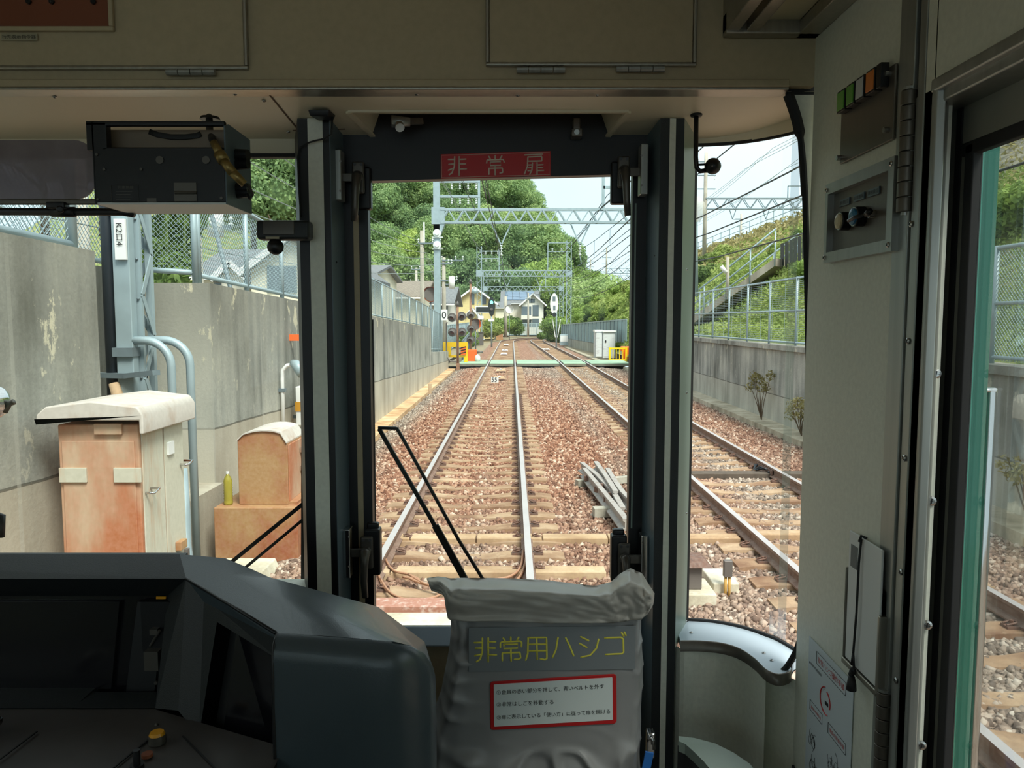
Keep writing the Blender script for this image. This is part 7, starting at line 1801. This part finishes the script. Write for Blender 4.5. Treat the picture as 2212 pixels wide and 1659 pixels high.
t = thing('sensor_box', tuple(P(695, 280, 1.97)), 'small dark sensor with a thin black cable above the driver\'s side pillar', 'sensor')
a = P(672, 287, 1.96); c = P(718, 272, 1.96); zc_ = zS(1.97)
b = MB(); b.hexa([(a.x, 1.93, zc_-0.001), (c.x, 1.93, zc_-0.001), (c.x+0.004, 1.985, zc_-0.001), (a.x+0.01, 1.985, zc_-0.001)], [(a.x+0.004, 1.935, zc_-0.016), (c.x-0.004, 1.935, zc_-0.016), (c.x-0.002, 1.98, zc_-0.016), (a.x+0.014, 1.98, zc_-0.016)]); build('body', b, M['black'], t, bevel=0.003)
b = MB(); b.tube([(c.x, 1.965, zc_-0.010), P(716, 290, 1.97), P(700, 300, 1.975), P(680, 304, 1.98), P(664, 309, 1.985), P(648, 318, 1.99), P(643, 340, 1.99), P(645, 400, 1.99), P(650, 470, 1.99)], 0.0022, 8); build('cable', b, M['ink'], t, smooth=True)

t = thing('cab_camera', tuple(P(600, 500, 1.95)), 'dark cab camera with a ball-shaped lens below, clipped to the driver\'s side pillar', 'camera')
Yc = 1.93
a = P(553, 517, Yc); c = P(650, 475, Yc); b = MB(); b.box((a.x, Yc, a.z), (c.x+0.02, Yc+0.045, c.z)); build('body', b, M['consoledark'], t, bevel=0.008)
a = P(568, 507, Yc); c = P(635, 477, Yc); b = MB(); b.box((a.x, Yc-0.002, a.z), (c.x, Yc+0.002, c.z)); build('cover', b, M['handle'], t, bevel=0.002)
a = P(574, 516, Yc); c = P(603, 511, Yc); b = MB(); b.box((a.x, Yc-0.001, a.z), (c.x, Yc+0.001, c.z)); build('label_strip', b, M['paper2'], t)
b = MB(); b.tube([P(594, 515, Yc+0.015), P(595, 532, Yc+0.015)], [0.010, 0.019], 16); b.sphere(P(595, 533, Yc+0.015), 0.0205, 18); build('lens_ball', b, M['black'], t, smooth=True)

# black display unit under the soffit
t = thing('display_unit', tuple(P(350, 441, 1.6)), 'black metal display unit hanging under the soffit with a carrying slot and connector', 'display unit')
Yf, Ybk = 1.60, 1.75
xa, xb = P(205, 441, Yf).x, P(488, 441, Yf).x; zb_, zm, zt2 = P(300, 441, Yf).z, P(300, 320, Yf).z, P(300, 263, Yf).z
b = MB(); b.box((xa, Yf, zb_+0.004), (xb, Yf+0.006, zm)); build('front_panel', b, M['black'], t, bevel=0.002)
b = MB(); b.prism([(xb, Yf, zb_), (xb, Ybk, zb_), (xb, Ybk, zt2-0.002), (xb, Yf+0.02, zt2), (xb, Yf+0.0, zt2-0.008)], (0.003, 0, 0)); build('side_plate', b, M['blueg'], t)
b = MB(); b.box((xa, Yf, zb_), (xa+0.003, Ybk, zt2)); build('side_plate', b, M['black'], t)
b = MB(); b.box((xa+0.003, Yf+0.004, zb_), (xb, Ybk, zb_+0.004)); build('underside', b, M['white'], t)
b = MB(); b.box((xa-0.012, Yf+0.0, zt2-0.008), (xb+0.002, Yf+0.012, zt2+0.002)); b.box((xa-0.012, Yf, zm-0.004), (xa+0.03, Yf+0.02, zt2)); b.box((xa+0.02, Yf+0.0, zm-0.004), (xb, Yf+0.008, zm+0.002)); build('top_frame', b, M['black'], t, bevel=0.002)
b = MB(); b.hexa([(xa, Yf+0.004, zm-0.002), (xb, Yf+0.004, zm-0.002), (xb, Ybk, zm-0.002), (xa, Ybk, zm-0.002)], [(xa, Yf+0.004, zm), (xb, Yf+0.004, zm), (xb, Ybk, zm), (xa, Ybk, zm)]); build('deck', b, M['header'], t)
b = MB(); b.box((xa+0.01, Yf+0.05, zm), (xb-0.003, Yf+0.055, zt2-0.004)); pl = build('tray_back', b, plain('tray_back', (128, 114, 98), 0.5), t)
b = MB(); pts = [P(x, y, Yf+0.047) for x, y in ((322, 284), (340, 291), (370, 296), (400, 296), (425, 293), (434, 289))]; b.tube(pts, 0.0058, 10); b.v = [(v[0], Yf+0.047+(v[1]-Yf-0.047)*0.2, v[2]) for v in b.v]; build('carrying_slot', b, M['ink'], pl, smooth=True)
for (x, y, r) in ((346, 346, 0.008), (446, 346, 0.008), (226, 366, 0.003), (306, 366, 0.003), (212, 431, 0.0025), (479, 428, 0.003), (210, 334, 0.003), (458, 313, 0.003)):
    p = P(x, y, Yf); b = MB(); b.tube([p, p+Vector((0, -0.003, 0))], r, 12); build('fixing_screw', b, M['handle'], t)
a = P(378, 435, Yf); c = P(425, 395, Yf); b = MB(); b.box((a.x, Yf-0.003, a.z), (c.x, Yf, c.z)); b.tube([P(378, 416, Yf-0.003), P(425, 416, Yf-0.003)], 0.0035, 8); build('hinge', b, M['handle'], t)
a = P(242, 437, Yf); c = P(299, 400, Yf); b = MB(); q = [(a.x, Yf-0.001, a.z), (c.x, Yf-0.001, a.z), (c.x, Yf-0.001, c.z), (a.x, Yf-0.001, c.z)]; b.tube(q+[q[0]], 0.0005, 4); pl = build('rating_plate', b, M['handle'], t)
fit_text('列車無線', P(254, 408, Yf-0.001), 0.033, 0.006, Matrix.Rotation(math.pi/2, 4, 'X'), 'lettering', M['handle'], pl)
for k in range(4): b = MB(); p = P(250, 413+k*6, Yf-0.001); b.box((p.x, Yf-0.0012, p.z-0.001), (p.x+0.034-0.004*(k % 2), Yf-0.0008, p.z)); build('plate_line', b, M['handle'], pl)
b = MB(); a = P(318, 436, Yf); c = P(338, 428, Yf); b.box((a.x, Yf-0.001, a.z), (c.x, Yf, c.z)); build('small_label', b, M['handle'], t)
# connector with its cable
t = thing('connector_cable', tuple(P(450, 250, 1.68)), 'black cable with a brass connector running from the soffit into the display unit', 'cable')
c0 = P(454, 256, 1.74); zc_ = zS(1.83)
b = MB(); b.tube([(c0.x, 1.74, c0.z+0.003), (c0.x, 1.74, c0.z-0.003)], [0.020, 0.022], 16); build('grommet', b, M['black'], t)
b = MB(); b.tube([P(452, 252, 1.74), P(453, 280, 1.70), P(458, 300, 1.64), P(464, 312, 1.60)], 0.0075, 12); build('cable', b, M['ink'], t, smooth=True)
b = MB(); b.tube([P(462, 308, 1.59), P(476, 334, 1.575)], [0.008, 0.009], 12); b.tube([P(474, 332, 1.575), P(484, 348, 1.57)], 0.012, 14); b.tube([P(482, 346, 1.57), P(503, 374, 1.57)], [0.009, 0.010], 14); b.tube([P(500, 370, 1.57), P(528, 398, 1.58)], [0.010, 0.008], 14); build('connector', b, M['brass'], t, smooth=True)
b = MB(); b.tube([P(527, 396, 1.58), P(540, 405, 1.60), P(546, 420, 1.62), P(540, 430, 1.63), P(534, 418, 1.63)], 0.003, 8); build('loop_wire', b, M['ink'], t, smooth=True)
t = thing('side_sockets', tuple(P(520, 400, 1.68)), 'cluster of black sockets on the side of the display unit', 'sockets')
for (x, y, r) in ((508, 336, 0.014), (520, 355, 0.012), (532, 352, 0.010), (506, 408, 0.013), (516, 418, 0.011)):
    p = P(x, y, 1.66); b = MB(); b.tube([(xb+0.002, 1.66, p.z), (xb+0.03, 1.655, p.z)], [r, r*0.85], 14); build('socket', b, M['black'], t, smooth=False)

# sun visor on its rod
t = thing('sun_visor', tuple(P(90, 437, 1.72)), 'smoky translucent sun visor with rounded corner', 'visor')
Yv = 1.72; a = P(-340, 430, Yv); c = P(203, 302, Yv); w, h = c.x-a.x, c.z-a.z
b = MB(); b.prism([((a.x+c.x)/2+x, Yv, (a.z+c.z)/2+z) for x, z in rrect(w, h, 0.045, 6)], (0, 0.004, 0)); build('shade', b, M['visor'], t)
b = MB(); b.box((a.x, Yv-0.004, a.z-0.012), (c.x+0.003, Yv+0.008, a.z)); build('lower_rail', b, M['steeldark'], t, bevel=0.003)
a = P(106, 452, Yv); c = P(146, 437, Yv); b = MB(); b.box((a.x, Yv-0.014, a.z), (c.x, Yv+0.01, c.z)); b.tube([P(130, 452, Yv-0.016), P(130, 452, Yv-0.01)], 0.008, 12); build('clamp', b, M['black'], t, bevel=0.004)
b = MB(); b.tube([P(-400, 456, Yv+0.015), P(265, 458, Yv+0.015), P(290, 462, Yv+0.015)], 0.0085, 12); b.tube([P(112, 458, Yv+0.015), P(162, 458, Yv+0.015)], 0.0115, 12); solo('visor_rod', b, M['black'], 'black horizontal rod carrying the sun visor', 'rod', smooth=True)

# ---- driver's console
con = thing('driver_console', (-0.9, 1.4, ZF), 'dark blue grey moulded driver\'s console with two recessed display hoods', 'console')
A0 = P(-900, 1197, 1.66); A = P(388, 1197, 1.66); E0 = P(-900, 1250, 1.58); E = P(402, 1250, 1.575)
Bk = [P(545, 1230, 1.60), P(582, 1247, 1.585)]
C = P(852, 1386, 1.335); D = P(600, 1367, 1.36)
zfl = ZF+0.02
# left hood: chamfer + return + bottom bezel
b = MB(); d = Vector((0, 0, -0.02))
b.poly([A0, A, E, E0]); b.poly([A0+Vector((0,0.02,-0.3)), A+Vector((0.0,0.02,-0.3)), A, A0])
Ei0, Ei = P(-900, 1287, 1.62), P(362, 1287, 1.62)
b.poly([E0, E, Ei, Ei0])
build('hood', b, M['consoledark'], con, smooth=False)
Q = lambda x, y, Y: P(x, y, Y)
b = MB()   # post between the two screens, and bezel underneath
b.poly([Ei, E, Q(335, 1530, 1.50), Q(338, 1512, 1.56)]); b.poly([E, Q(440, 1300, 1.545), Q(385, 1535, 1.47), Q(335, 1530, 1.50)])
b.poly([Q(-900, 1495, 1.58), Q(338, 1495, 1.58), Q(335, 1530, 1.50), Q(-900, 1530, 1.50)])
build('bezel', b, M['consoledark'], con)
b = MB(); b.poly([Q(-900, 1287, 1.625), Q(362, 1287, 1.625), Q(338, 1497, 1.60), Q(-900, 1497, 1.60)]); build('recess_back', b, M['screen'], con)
for (x0, x1, y0, y1, nm, mt) in ((-40, 258, 1300, 1488, 'display', 'screen'), (272, 352, 1300, 1494, 'instrument_panel', 'black')):
    b = MB(); b.prism([Q(x0+25, y0, 1.612), Q(x1, y0, 1.612), Q(x1-18, y1, 1.59), Q(x0, y1, 1.59)], (0, 0.008, 0)); o = build(nm, b, M['screenlit'] if nm == 'display' and 'screenlit' in M else M[mt], con)
    if nm == 'instrument_panel':
        b = MB(); p = Q(338, 1360, 1.60); b.box((p.x-0.008, 1.585, p.z-0.006), (p.x+0.008, 1.60, p.z+0.006)); b.tube([Q(325, 1395, 1.60), Q(345, 1362, 1.585)], 0.003, 8); b.box((p.x-0.02, 1.58, Q(338, 1440, 1.6).z), (p.x+0.01, 1.60, Q(338, 1400, 1.6).z)); build('lock', b, M['handle'], o)
        b = MB(); p = Q(338, 1474, 1.59); b.tube([p, p+Vector((0,-0.004,0))], 0.004, 10); build('screw', b, M['handle'], o)
b = MB(); b.prism([Q(337, 1289, 1.605), Q(358, 1289, 1.605), Q(358, 1294, 1.605), Q(337, 1294, 1.605)], (0, 0.003, 0)); build('amber_tag', b, M['amber'], con)
# diagonal wing
b = MB()
top = [A, Bk[0], Bk[1], C, D, E]
mid0, mid1 = P(490, 1240, 1.60), P(745, 1383, 1.345)
crown = Vector((0, 0, 0.004))
fr1 = P(480, 1292, 1.50); 
b.poly([A, P(487, 1206, 1.645), P(500, 1242, 1.58), E]); b.poly([P(487, 1206, 1.645), Bk[0], Bk[1], P(500, 1242, 1.58)])
b.poly([E, P(500, 1242, 1.58), P(735, 1376, 1.35), D]); b.poly([P(500, 1242, 1.58), Bk[1], C, P(735, 1376, 1.35)])
b.poly([C, C+Vector((0.028,0.01,-0.012)), C+Vector((0.05,0.03,-0.035)), C+Vector((0.058,0.06,-0.07)), Vector((-0.18,1.52,C.z-0.08)), Vector((-0.30,1.66,C.z-0.06)), Bk[1]])
build('wing_top', b, M['console'], con, smooth=True, weld=True)
# rounded end cap: arc from the top edge down to the vertical face
b = MB(); cap = [(0.0, 0.0), (0.010, -0.002), (0.022, -0.010), (0.030, -0.022), (0.034, -0.04), (0.036, -0.12), (0.034, -0.30), (0.03, -0.65)]
nrow = len(cap); cols = [D, D.lerp(C, 0.25), D.lerp(C, 0.5), D.lerp(C, 0.75), C.lerp(D, 0.03), C+Vector((0.028, 0.01, -0.012)), C+Vector((0.05, 0.03, -0.035)), C+Vector((0.058, 0.06, -0.07)), Vector((-0.18, 1.52, C.z-0.08)), Vector((-0.30, 1.66, C.z-0.06))]
ex = [Vector((0,-1,0))]*5 + [Vector((0.2,-0.9,0)), Vector((0.5,-0.6,0)), Vector((0.6,-0.1,0)), Vector((0.3,0,0)), Vector((0,0,0))]
fl = [1,1,1,1,1,0.8,0.6,0.5,0.3,0.2]
for c_, e_, s_ in zip(cols, ex, fl):
    for (o_, z_) in cap: b.v.append(tuple(c_ + e_*o_*s_ + Vector((0, 0, z_ if z_ > -0.1 else z_))))
for i in range(len(cols)-1):
    for k in range(nrow-1): b.f.append((i*nrow+k, (i+1)*nrow+k, (i+1)*nrow+k+1, i*nrow+k+1)); b.m.append(0)
build('end_cap', b, M['console'], con, smooth=True)
# fill between cap columns and wing top
b = MB(); b.box((XL, 1.665, ZF), (A.x+0.005, 1.69, A.z-0.006)); bk = Vector((0.05, 0.06, -0.02)); b.hexa([E+bk+Vector((-0.05,0.05,-0.7)), D+bk+Vector((0,0,-0.7)), D+bk*1.6+Vector((0,0,-0.7)), E+bk*1.6+Vector((-0.05,0.05,-0.7))], [E+bk+Vector((-0.05,0.05,0)), D+bk, D+bk*1.6, E+bk*1.6+Vector((-0.05,0.05,0))]); b.box((-0.80, 1.60, ZF), (-0.56, 1.62, E.z-0.06)); build('inner_shell', b, M['black'], con)
# angled inner face with second display
b = MB()
Dn = P(606, 1385, 1.352); En = P(408, 1262, 1.568)
Eb = P(385, 1535, 1.47); Db = Vector((Dn.x, Dn.y, Eb.z-0.05)); n_ = Vector((0.05, 0.06, 0))
u_ = lambda f, g: (P(440, 1300, 1.545).lerp(Dn, f)).lerp(Eb.lerp(Db+Vector((-0.01,-0.01,-0.12)), f), g)
def qd(f0, f1, g0, g1, off, nm, mt):
    b = MB(); b.poly([u_(f0, g0)+n_*off, u_(f1, g0)+n_*off, u_(f1, g1)+n_*off, u_(f0, g1)+n_*off]); return build(nm, b, M[mt], con)
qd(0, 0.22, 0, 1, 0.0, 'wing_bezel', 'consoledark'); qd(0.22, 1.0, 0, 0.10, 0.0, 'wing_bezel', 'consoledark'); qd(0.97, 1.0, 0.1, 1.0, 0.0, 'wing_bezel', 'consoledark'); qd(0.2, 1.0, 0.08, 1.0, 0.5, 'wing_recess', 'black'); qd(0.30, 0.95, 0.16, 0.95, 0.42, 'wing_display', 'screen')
b = MB(); b.poly([E, D, Dn, P(440, 1300, 1.545)]); build('wing_lip', b, M['console'], con)
b = MB(); b.tube([E, E.lerp(D, 0.5), D+Vector((-0.004, 0, 0))], 0.0035, 8); b.tube([D+Vector((-0.002,0,-0.001)), D+Vector((0.0,-0.026,-0.014)), D+Vector((0,-0.034,-0.05)), D+Vector((0,-0.036,-0.2)), D+Vector((0,-0.03,-0.6))], 0.003, 8); build('edge_piping', b, M['black'], con, smooth=True)
# body below: cab desk
zd = P(300, 1532, 1.50).z
b = MB(); b.poly([(XL, 1.50, zd), (P(335,1530,1.5).x, 1.50, zd), (Db.x, 1.36, zd-0.0), (Db.x, 1.30, zd), (-0.42, 0.95, zd-0.02), (XL, 0.95, zd-0.02)]); build('desk_top', b, M['desk'], con)
b = MB(); b.box((XL, 0.97, ZF), (-0.45, 1.32, zd-0.025)); b.box((XL, 1.5, ZF), (-0.9, 1.9, zd)); build('plinth', b, M['consoledark'], con)
for (pa, pb) in (((0, 1640), (80, 1580)), ((245, 1659), (330, 1590)), ((395, 1590), (470, 1665))):
    a_, c_ = PZ(*pa, zd+0.001), PZ(*pb, zd+0.001); b = MB(); b.bar(a_, c_, 0.003, 0.002); build('desk_seam', b, M['black'], con)
p = PZ(340, 1604, zd); b = MB(); b.tube([p, p+Vector((0,0,0.016))], 0.0155, 20); o = build('button_base', b, M['handle'], con); b = MB(); b.tube([p+Vector((0,0,0.016)), p+Vector((0,0,0.021))], [0.0145, 0.012], 20); bb = build('button', b, M['amber'], o); bb['label'] = 'amber button'
p = PZ(296, 1655, zd); b = MB(); b.tube([p, p+Vector((0,0,0.03))], 0.006, 12); b.tube([p, p+Vector((0,0,0.004))], 0.012, 14); build('toggle_lever', b, M['black'], con, smooth=False)
p = PZ(318, 1634, zd); b = MB(); b.tube([p, p+Vector((0,0,0.006))], 0.010, 12); build('indicator', b, M['brownbox'], con)
p = PZ(338, 1566, zd); b = MB(); b.sphere(p, 0.004, 8); build('indicator', b, M['handle'], con)
p = PZ(4, 1560, zd+0.02); b = MB(); b.tube([p+Vector((-0.05,0,-0.02)), p+Vector((-0.03,0,0.01)), p+Vector((0.006,-0.02,0.012))], 0.010, 10); build('brake_handle', b, M['chrome'], con, smooth=True)

# ---- grey ladder bag
bag = thing('ladder_bag', (0.08, 1.85, ZF), 'grey vinyl bag covering the emergency ladder, yellow characters on front', 'bag')
YB = 1.74
cx0, cx1 = P(957, 1300, YB).x, P(1400, 1300, YB).x
def bagdepth(u, v, z):
    """wrinkles: low near lettering, strong below"""
    n1 = noise.noise(Vector((u*3.0+1, v*4.0, 0.3))); n2 = noise.noise(Vector((u*6.0+5-v*4, v*7.0+u*3, 1.7))); n3 = noise.noise(Vector((u*14.0, v*9.0-u*10, 4.0)))
    flat = 1.0
    if 0.12 < v < 0.78 and 0.1 < u < 0.95: flat = 0.10
    amp = 0.020*n1 + 0.012*n2 + 0.005*n3
    return amp*flat
NX, NY = 70, 90; ztop_b = P(1180, 1300, YB).z; zbot = ZF+0.03
zlow = P(1180, 1660, YB).z
b = MB(); grid = {}
def sm(x, a, c): t_ = max(0, min(1, (x-a)/(c-a))); return t_*t_*(3-2*t_)
for j in range(NY+1):
    v = j/NY
    z = ztop_b + (zbot-ztop_b)*v
    pyv = (v*(ztop_b-zbot))/(ztop_b-zlow)    # 0 at the top, 1 at the picture's lower edge
    wl = cx0 + 0.012*math.sin(pyv*7) - 0.05*sm(pyv, 0.55, 1.0); wr = cx1 - 0.002*math.sin(pyv*9)
    for i in range(NX+1):
        u = i/NX
        n1 = noise.noise(Vector((u*3.0+1, pyv*2.5, 0.3))); n2 = noise.noise(Vector((u*5.0+5-pyv*3, pyv*5.0+u*3, 1.7))); rid = 1-abs(noise.noise(Vector((u*4.0+pyv*3.5, pyv*5.0-u*3.5, 4.0))))*2.2
        flat = 1 - (1-sm(pyv, 0.80, 0.95))*sm(u, 0.02, 0.18)*(1-sm(u, 0.93, 1.0))*0.93
        amp = (0.020*n1+0.018*n2+0.020*max(0, rid)**2)*flat
        edge = 0.075*((1-sm(u, 0, 0.07))**1.5 + sm(u, 0.94, 1.0)**1.5)
        grid[i, j] = len(b.v); b.v.append((wl+(wr-wl)*u, YB + edge - amp - 0.012*min(1, 2.4*math.sin(math.pi*u)), z))
for j in range(NY):
    for i in range(NX): b.f.append((grid[i, j], grid[i, j+1], grid[i+1, j+1], grid[i+1, j])); b.m.append(0)
# sides and back
o_ = len(b.v)
for j in range(NY+1): v = b.v[grid[0, j]]; b.v.append((v[0]+0.01, YB+0.20, min(v[2], ztop_b-0.11)))
for j in range(NY+1): v = b.v[grid[NX, j]]; b.v.append((v[0]-0.01, YB+0.20, min(v[2], ztop_b-0.11)))
for j in range(NY):
    b.f.append((grid[0, j], o_+j, o_+j+1, grid[0, j+1])); b.m.append(0); k2 = o_+NY+1
    b.f.append((grid[NX, j], grid[NX, j+1], k2+j+1, k2+j)); b.m.append(0)
    b.f.append((o_+j, k2+j, k2+j+1, o_+j+1)); b.m.append(0)
build('sack', b, M['vinyl'], bag, smooth=True)
# folded top flap with gathered corners
b = MB(); NX2, NY2 = 60, 26; G = {}
topline = [(922, 1250), (945, 1246), (975, 1250), (1010, 1249), (1100, 1250), (1180, 1254), (1240, 1262), (1290, 1266), (1320, 1258), (1340, 1240), (1362, 1228), (1385, 1238), (1400, 1262), (1413, 1282)]
botline = [(932, 1275), (960, 1285), (968, 1338), (1000, 1342), (1100, 1342), (1180, 1346), (1240, 1346), (1290, 1346), (1320, 1345), (1340, 1343), (1360, 1340), (1385, 1338), (1400, 1325), (1410, 1305)]
def ln(L, u):
    f = u*(len(L)-1); i = min(int(f), len(L)-2); t_ = f-i; return (L[i][0]*(1-t_)+L[i+1][0]*t_, L[i][1]*(1-t_)+L[i+1][1]*t_)
for j in range(NY2+1):
    v = j/NY2
    for i in range(NX2+1):
        u = i/NX2; tl, bl = ln(topline, u), ln(botline, u)
        x = tl[0]*(1-v)+bl[0]*v; y = tl[1]*(1-v)+bl[1]*v
        rid = max(0, 1-abs(noise.noise(Vector((u*8.0+v*1.5, v*2.0-u*2, 9.0))))*2.5)
        ear = max(0, 1-abs(u-0.83)/0.12); Y = YB-0.020 - 0.018*math.sin(math.pi*min(1, v*1.1+0.05)) + 0.10*(1-sm(v, 0, 0.32)) - 0.016*rid*(1-0.5*v) - 0.008*max(0, 1-abs(noise.noise(Vector((u*16.0-v*5, v*3.0+u*4, 3.0))))*3) - 0.012*ear*noise.noise(Vector((u*18, v*5, 2)))
        Y += 0.05*(1-sm(u, 0.0, 0.10)) + 0.05*sm(u, 0.96, 1.0)
        p = P(x, y, Y); G[i, j] = len(b.v); b.v.append(tuple(p))
for j in range(NY2):
    for i in range(NX2): b.f.append((G[i, j], G[i, j+1], G[i+1, j+1], G[i+1, j])); b.m.append(0)
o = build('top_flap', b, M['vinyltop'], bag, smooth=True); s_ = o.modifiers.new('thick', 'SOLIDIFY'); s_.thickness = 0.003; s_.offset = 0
b = MB(); b.prism([P(985, 1338, YB+0.08), P(1385, 1338, YB+0.08), P(1385, 1360, YB+0.05), P(985, 1360, YB+0.05)], (0, 0.12, 0.0)); build('flap_lining', b, M['vinyl'], bag)
# lettering panel and yellow characters
YL = YB-0.0155
b = MB(); b.prism([P(1012, 1356, YL), P(1374, 1352, YL), P(1372, 1446, YL), P(1012, 1452, YL)], (0, 0.003, 0)); lp = build('lettering_panel', b, M['vinylband'], bag, bevel=0.001)
yst = [[(245,225),(243,400),(215,490),(172,520)],[(145,280),(245,278)],[(160,352),(243,350)],[(150,445),(238,425)],[(318,222),(318,520)],[(318,272),(410,270)],[(318,350),(405,350)],[(318,435),(420,435)],
[(600,212),(602,265)],[(508,225),(530,262)],[(700,215),(678,258)],[(470,340),(470,285),(490,272),(720,262),(738,280),(735,330)],[(515,302),(690,298),(690,350),(515,355),(515,302)],[(495,505),(493,410),(715,405),(725,470),(700,490),(650,490)],[(603,370),(605,510)],
[(820,222),(815,420),(790,500)],[(820,220),(1050,216),(1055,480),(1030,495),(975,485)],[(820,302),(1052,300)],[(818,385),(1053,382)],[(927,220),(935,490)],
[(1195,218),(1170,370),(1125,470)],[(1293,222),(1345,330),(1392,445)],[(1482,208),(1580,255)],[(1468,292),(1555,340)],[(1705,240),(1680,350),(1600,440),(1485,465)],
[(1785,222),(1985,215),(2015,235),(2020,400),(2000,420),(1795,430)],[(1995,155),(2020,200)],[(2030,150),(2050,190)]]
strokes(yst, (1000, 1340), 5.821, YL-0.0006, 0.0021, 'lettering', M['yellow'], lp, 0.2)
# white instruction label with red border
def rq(q, r, asp=3.0):
    out_ = []
    for (x, y) in rrect(asp, 1.0, r*1.0, 5):
        u, v = x/asp+0.5, y+0.5; lo_ = q[0].lerp(q[1], u); hi_ = q[3].lerp(q[2], u); out_.append(lo_.lerp(hi_, v))
    return out_
b = MB(); q = [P(1000+x/5.821, 1340+y/5.821, YL-0.001) for x, y in ((345, 1385), (1935, 1300), (1930, 675), (340, 775))]; b.prism(rq(q, 0.07), (0, 0.003, 0)); lb_ = build('label', b, M['red'], bag, bevel=0.002); lb_['label'] = 'white label with red border and three lines of characters'
b = MB(); q = [P(1000+x/5.821, 1340+y/5.821, YL-0.0022) for x, y in ((392, 1338), (1885, 1252), (1880, 718), (388, 808))]; b.prism(rq(q, 0.02), (0, 0.002, 0)); wl_ = build('label_face', b, M['paper'], lb_)
for (txt, (x0, y0), (x1, y1)) in (('①金具の赤い部分を押して、青いベルトを外す', (425, 938), (1775, 858)), ('②非常はしごを移動する', (425, 1090), (1140, 1055)), ('③扉に表示している「使い方」に従って扉を開ける', (428, 1250), (1852, 1172))):
    a_ = P(1000+x0/5.821, 1340+y0/5.821, YL-0.003); c_ = P(1000+x1/5.821, 1340+y1/5.821, YL-0.003); ang = math.atan2(c_.z-a_.z, c_.x-a_.x)
    fit_text(txt, a_, (c_-a_).length, 0.0125, Matrix.Rotation(-ang, 4, 'Y') @ Matrix.Rotation(math.pi/2, 4, 'X'), 'lettering', M['ink'], wl_)
b = MB(); b.bar(P(1403, 1625, YB+0.03), P(1395, 1662, YB+0.03), 0.02, 0.006); solo('blue_strap', b, M['blue'], 'short blue strap end at the side of the grey bag', 'strap')
t = thing('strap_buckle', tuple(P(1408, 1600, 1.85)), 'bright metal buckle on the door post beside the grey bag', 'buckle')
b = MB(); a = P(1398, 1640, 1.85); c = P(1416, 1585, 1.85); b.box((a.x, 1.85, a.z), (c.x, 1.88, c.z)); build('plate', b, M['chrome'], t, bevel=0.004)
b = MB(); b.tube([P(1400, 1600, 1.85), P(1405, 1592, 1.83), P(1412, 1600, 1.83), P(1412, 1618, 1.84)], 0.004, 8); build('loop', b, M['chrome'], t, smooth=True)
# grab rail low between console and bag
b = MB(); b.bar(P(895, 1608, 1.9), P(955, 1588, 1.95), 0.03, 0.02); solo('low_rail', b, M['steel'], 'steel rail end showing between the console and the grey bag', 'rail')
b = MB(); b.bar(P(895, 1632, 1.92), P(955, 1612, 1.96), 0.04, 0.04); solo('low_bracket', b, M['black'], 'black bracket under the steel rail end between console and bag', 'bracket')

# ---- outside on the train front: wipers and mirror
YW = 2.30
def wiper(lst, lab):
    t = thing('wiper', tuple(P(*lst[0][0], YW)), lab, 'wiper')
    for nm, pts, w in ((('arm', lst[0], 0.012)), ('link_arm', lst[1], 0.009)):
        b = MB(); q = [P(x, y, YW) for x, y in pts]
        for (p_, q_) in zip(q, q[1:]): b.bar(p_, q_, w, 0.010, up=(0, 1, 0))
        for p_ in q[1:-1]: b.sphere(p_, w*0.5, 8)
        build(nm, b, M['black'], t)
    q = P(*lst[0][-1], YW); b = MB(); b.tube([q, (q.x, 2.172, q.z)], 0.014, 12); build('pivot', b, M['black'], t)
    return t
t = wiper([[(819, 926), (845, 972), (925, 1110), (1010, 1262), (1035, 1310)], [(817, 924), (857, 925), (872, 950), (990, 1165), (1050, 1262), (1075, 1310)]], 'black windscreen wiper with twin arms outside the emergency door window')
b = MB(); b.bar(P(940, 1135, YW), P(1012, 1265, YW), 0.020, 0.012, up=(0, 1, 0)); build('arm_sleeve', b, M['black'], t)
b = MB(); q = [P(x, y, YW-0.01) for x, y in ((800, 690), (801, 900), (812, 905), (812, 985), (803, 990))]; b.bar(q[0], P(806, 1140, YW-0.01), 0.018, 0.01, up=(0,1,0)); build('blade', b, M['rubber'], t)
t = wiper([[(655, 1088), (500, 1214), (470, 1240)], [(655, 1122), (535, 1222), (500, 1250)]], 'black windscreen wiper with twin arms outside the driver\'s window')
b = MB(); b.bar(P(657, 830, YW), P(655, 1290, YW), 0.012, 0.012, up=(0, 1, 0)); build('blade', b, M['rubber'], t)
t = thing('rear_mirror', tuple(P(-5, 870, 2.5)), 'chrome rear mirror just showing at the edge of the driver\'s window', 'mirror')
b = MB(); b.sphere(P(-18, 868, 2.5), 0.055, 16, sc=(1, 1, 1.05)); build('shell', b, M['chrome'], t, smooth=True)
b = MB(); b.tube([P(10, 890, 2.5), P(20, 872, 2.5), P(30, 868, 2.5)], 0.010, 8); b.tube([P(-60, 905, 2.5), P(12, 885, 2.5)], 0.008, 8); build('bracket', b, M['steeldark'], t, smooth=True)
t = thing('outside_bracket', tuple(P(-4, 1150, 2.5)), 'dark bracket piece at the edge of the driver\'s window under the chrome mirror', 'bracket')
b = MB(); b.tube([P(-15, 1110, 2.5), P(4, 1115, 2.5), P(2, 1160, 2.5)], 0.012, 8); build('body', b, M['black'], t, smooth=True)
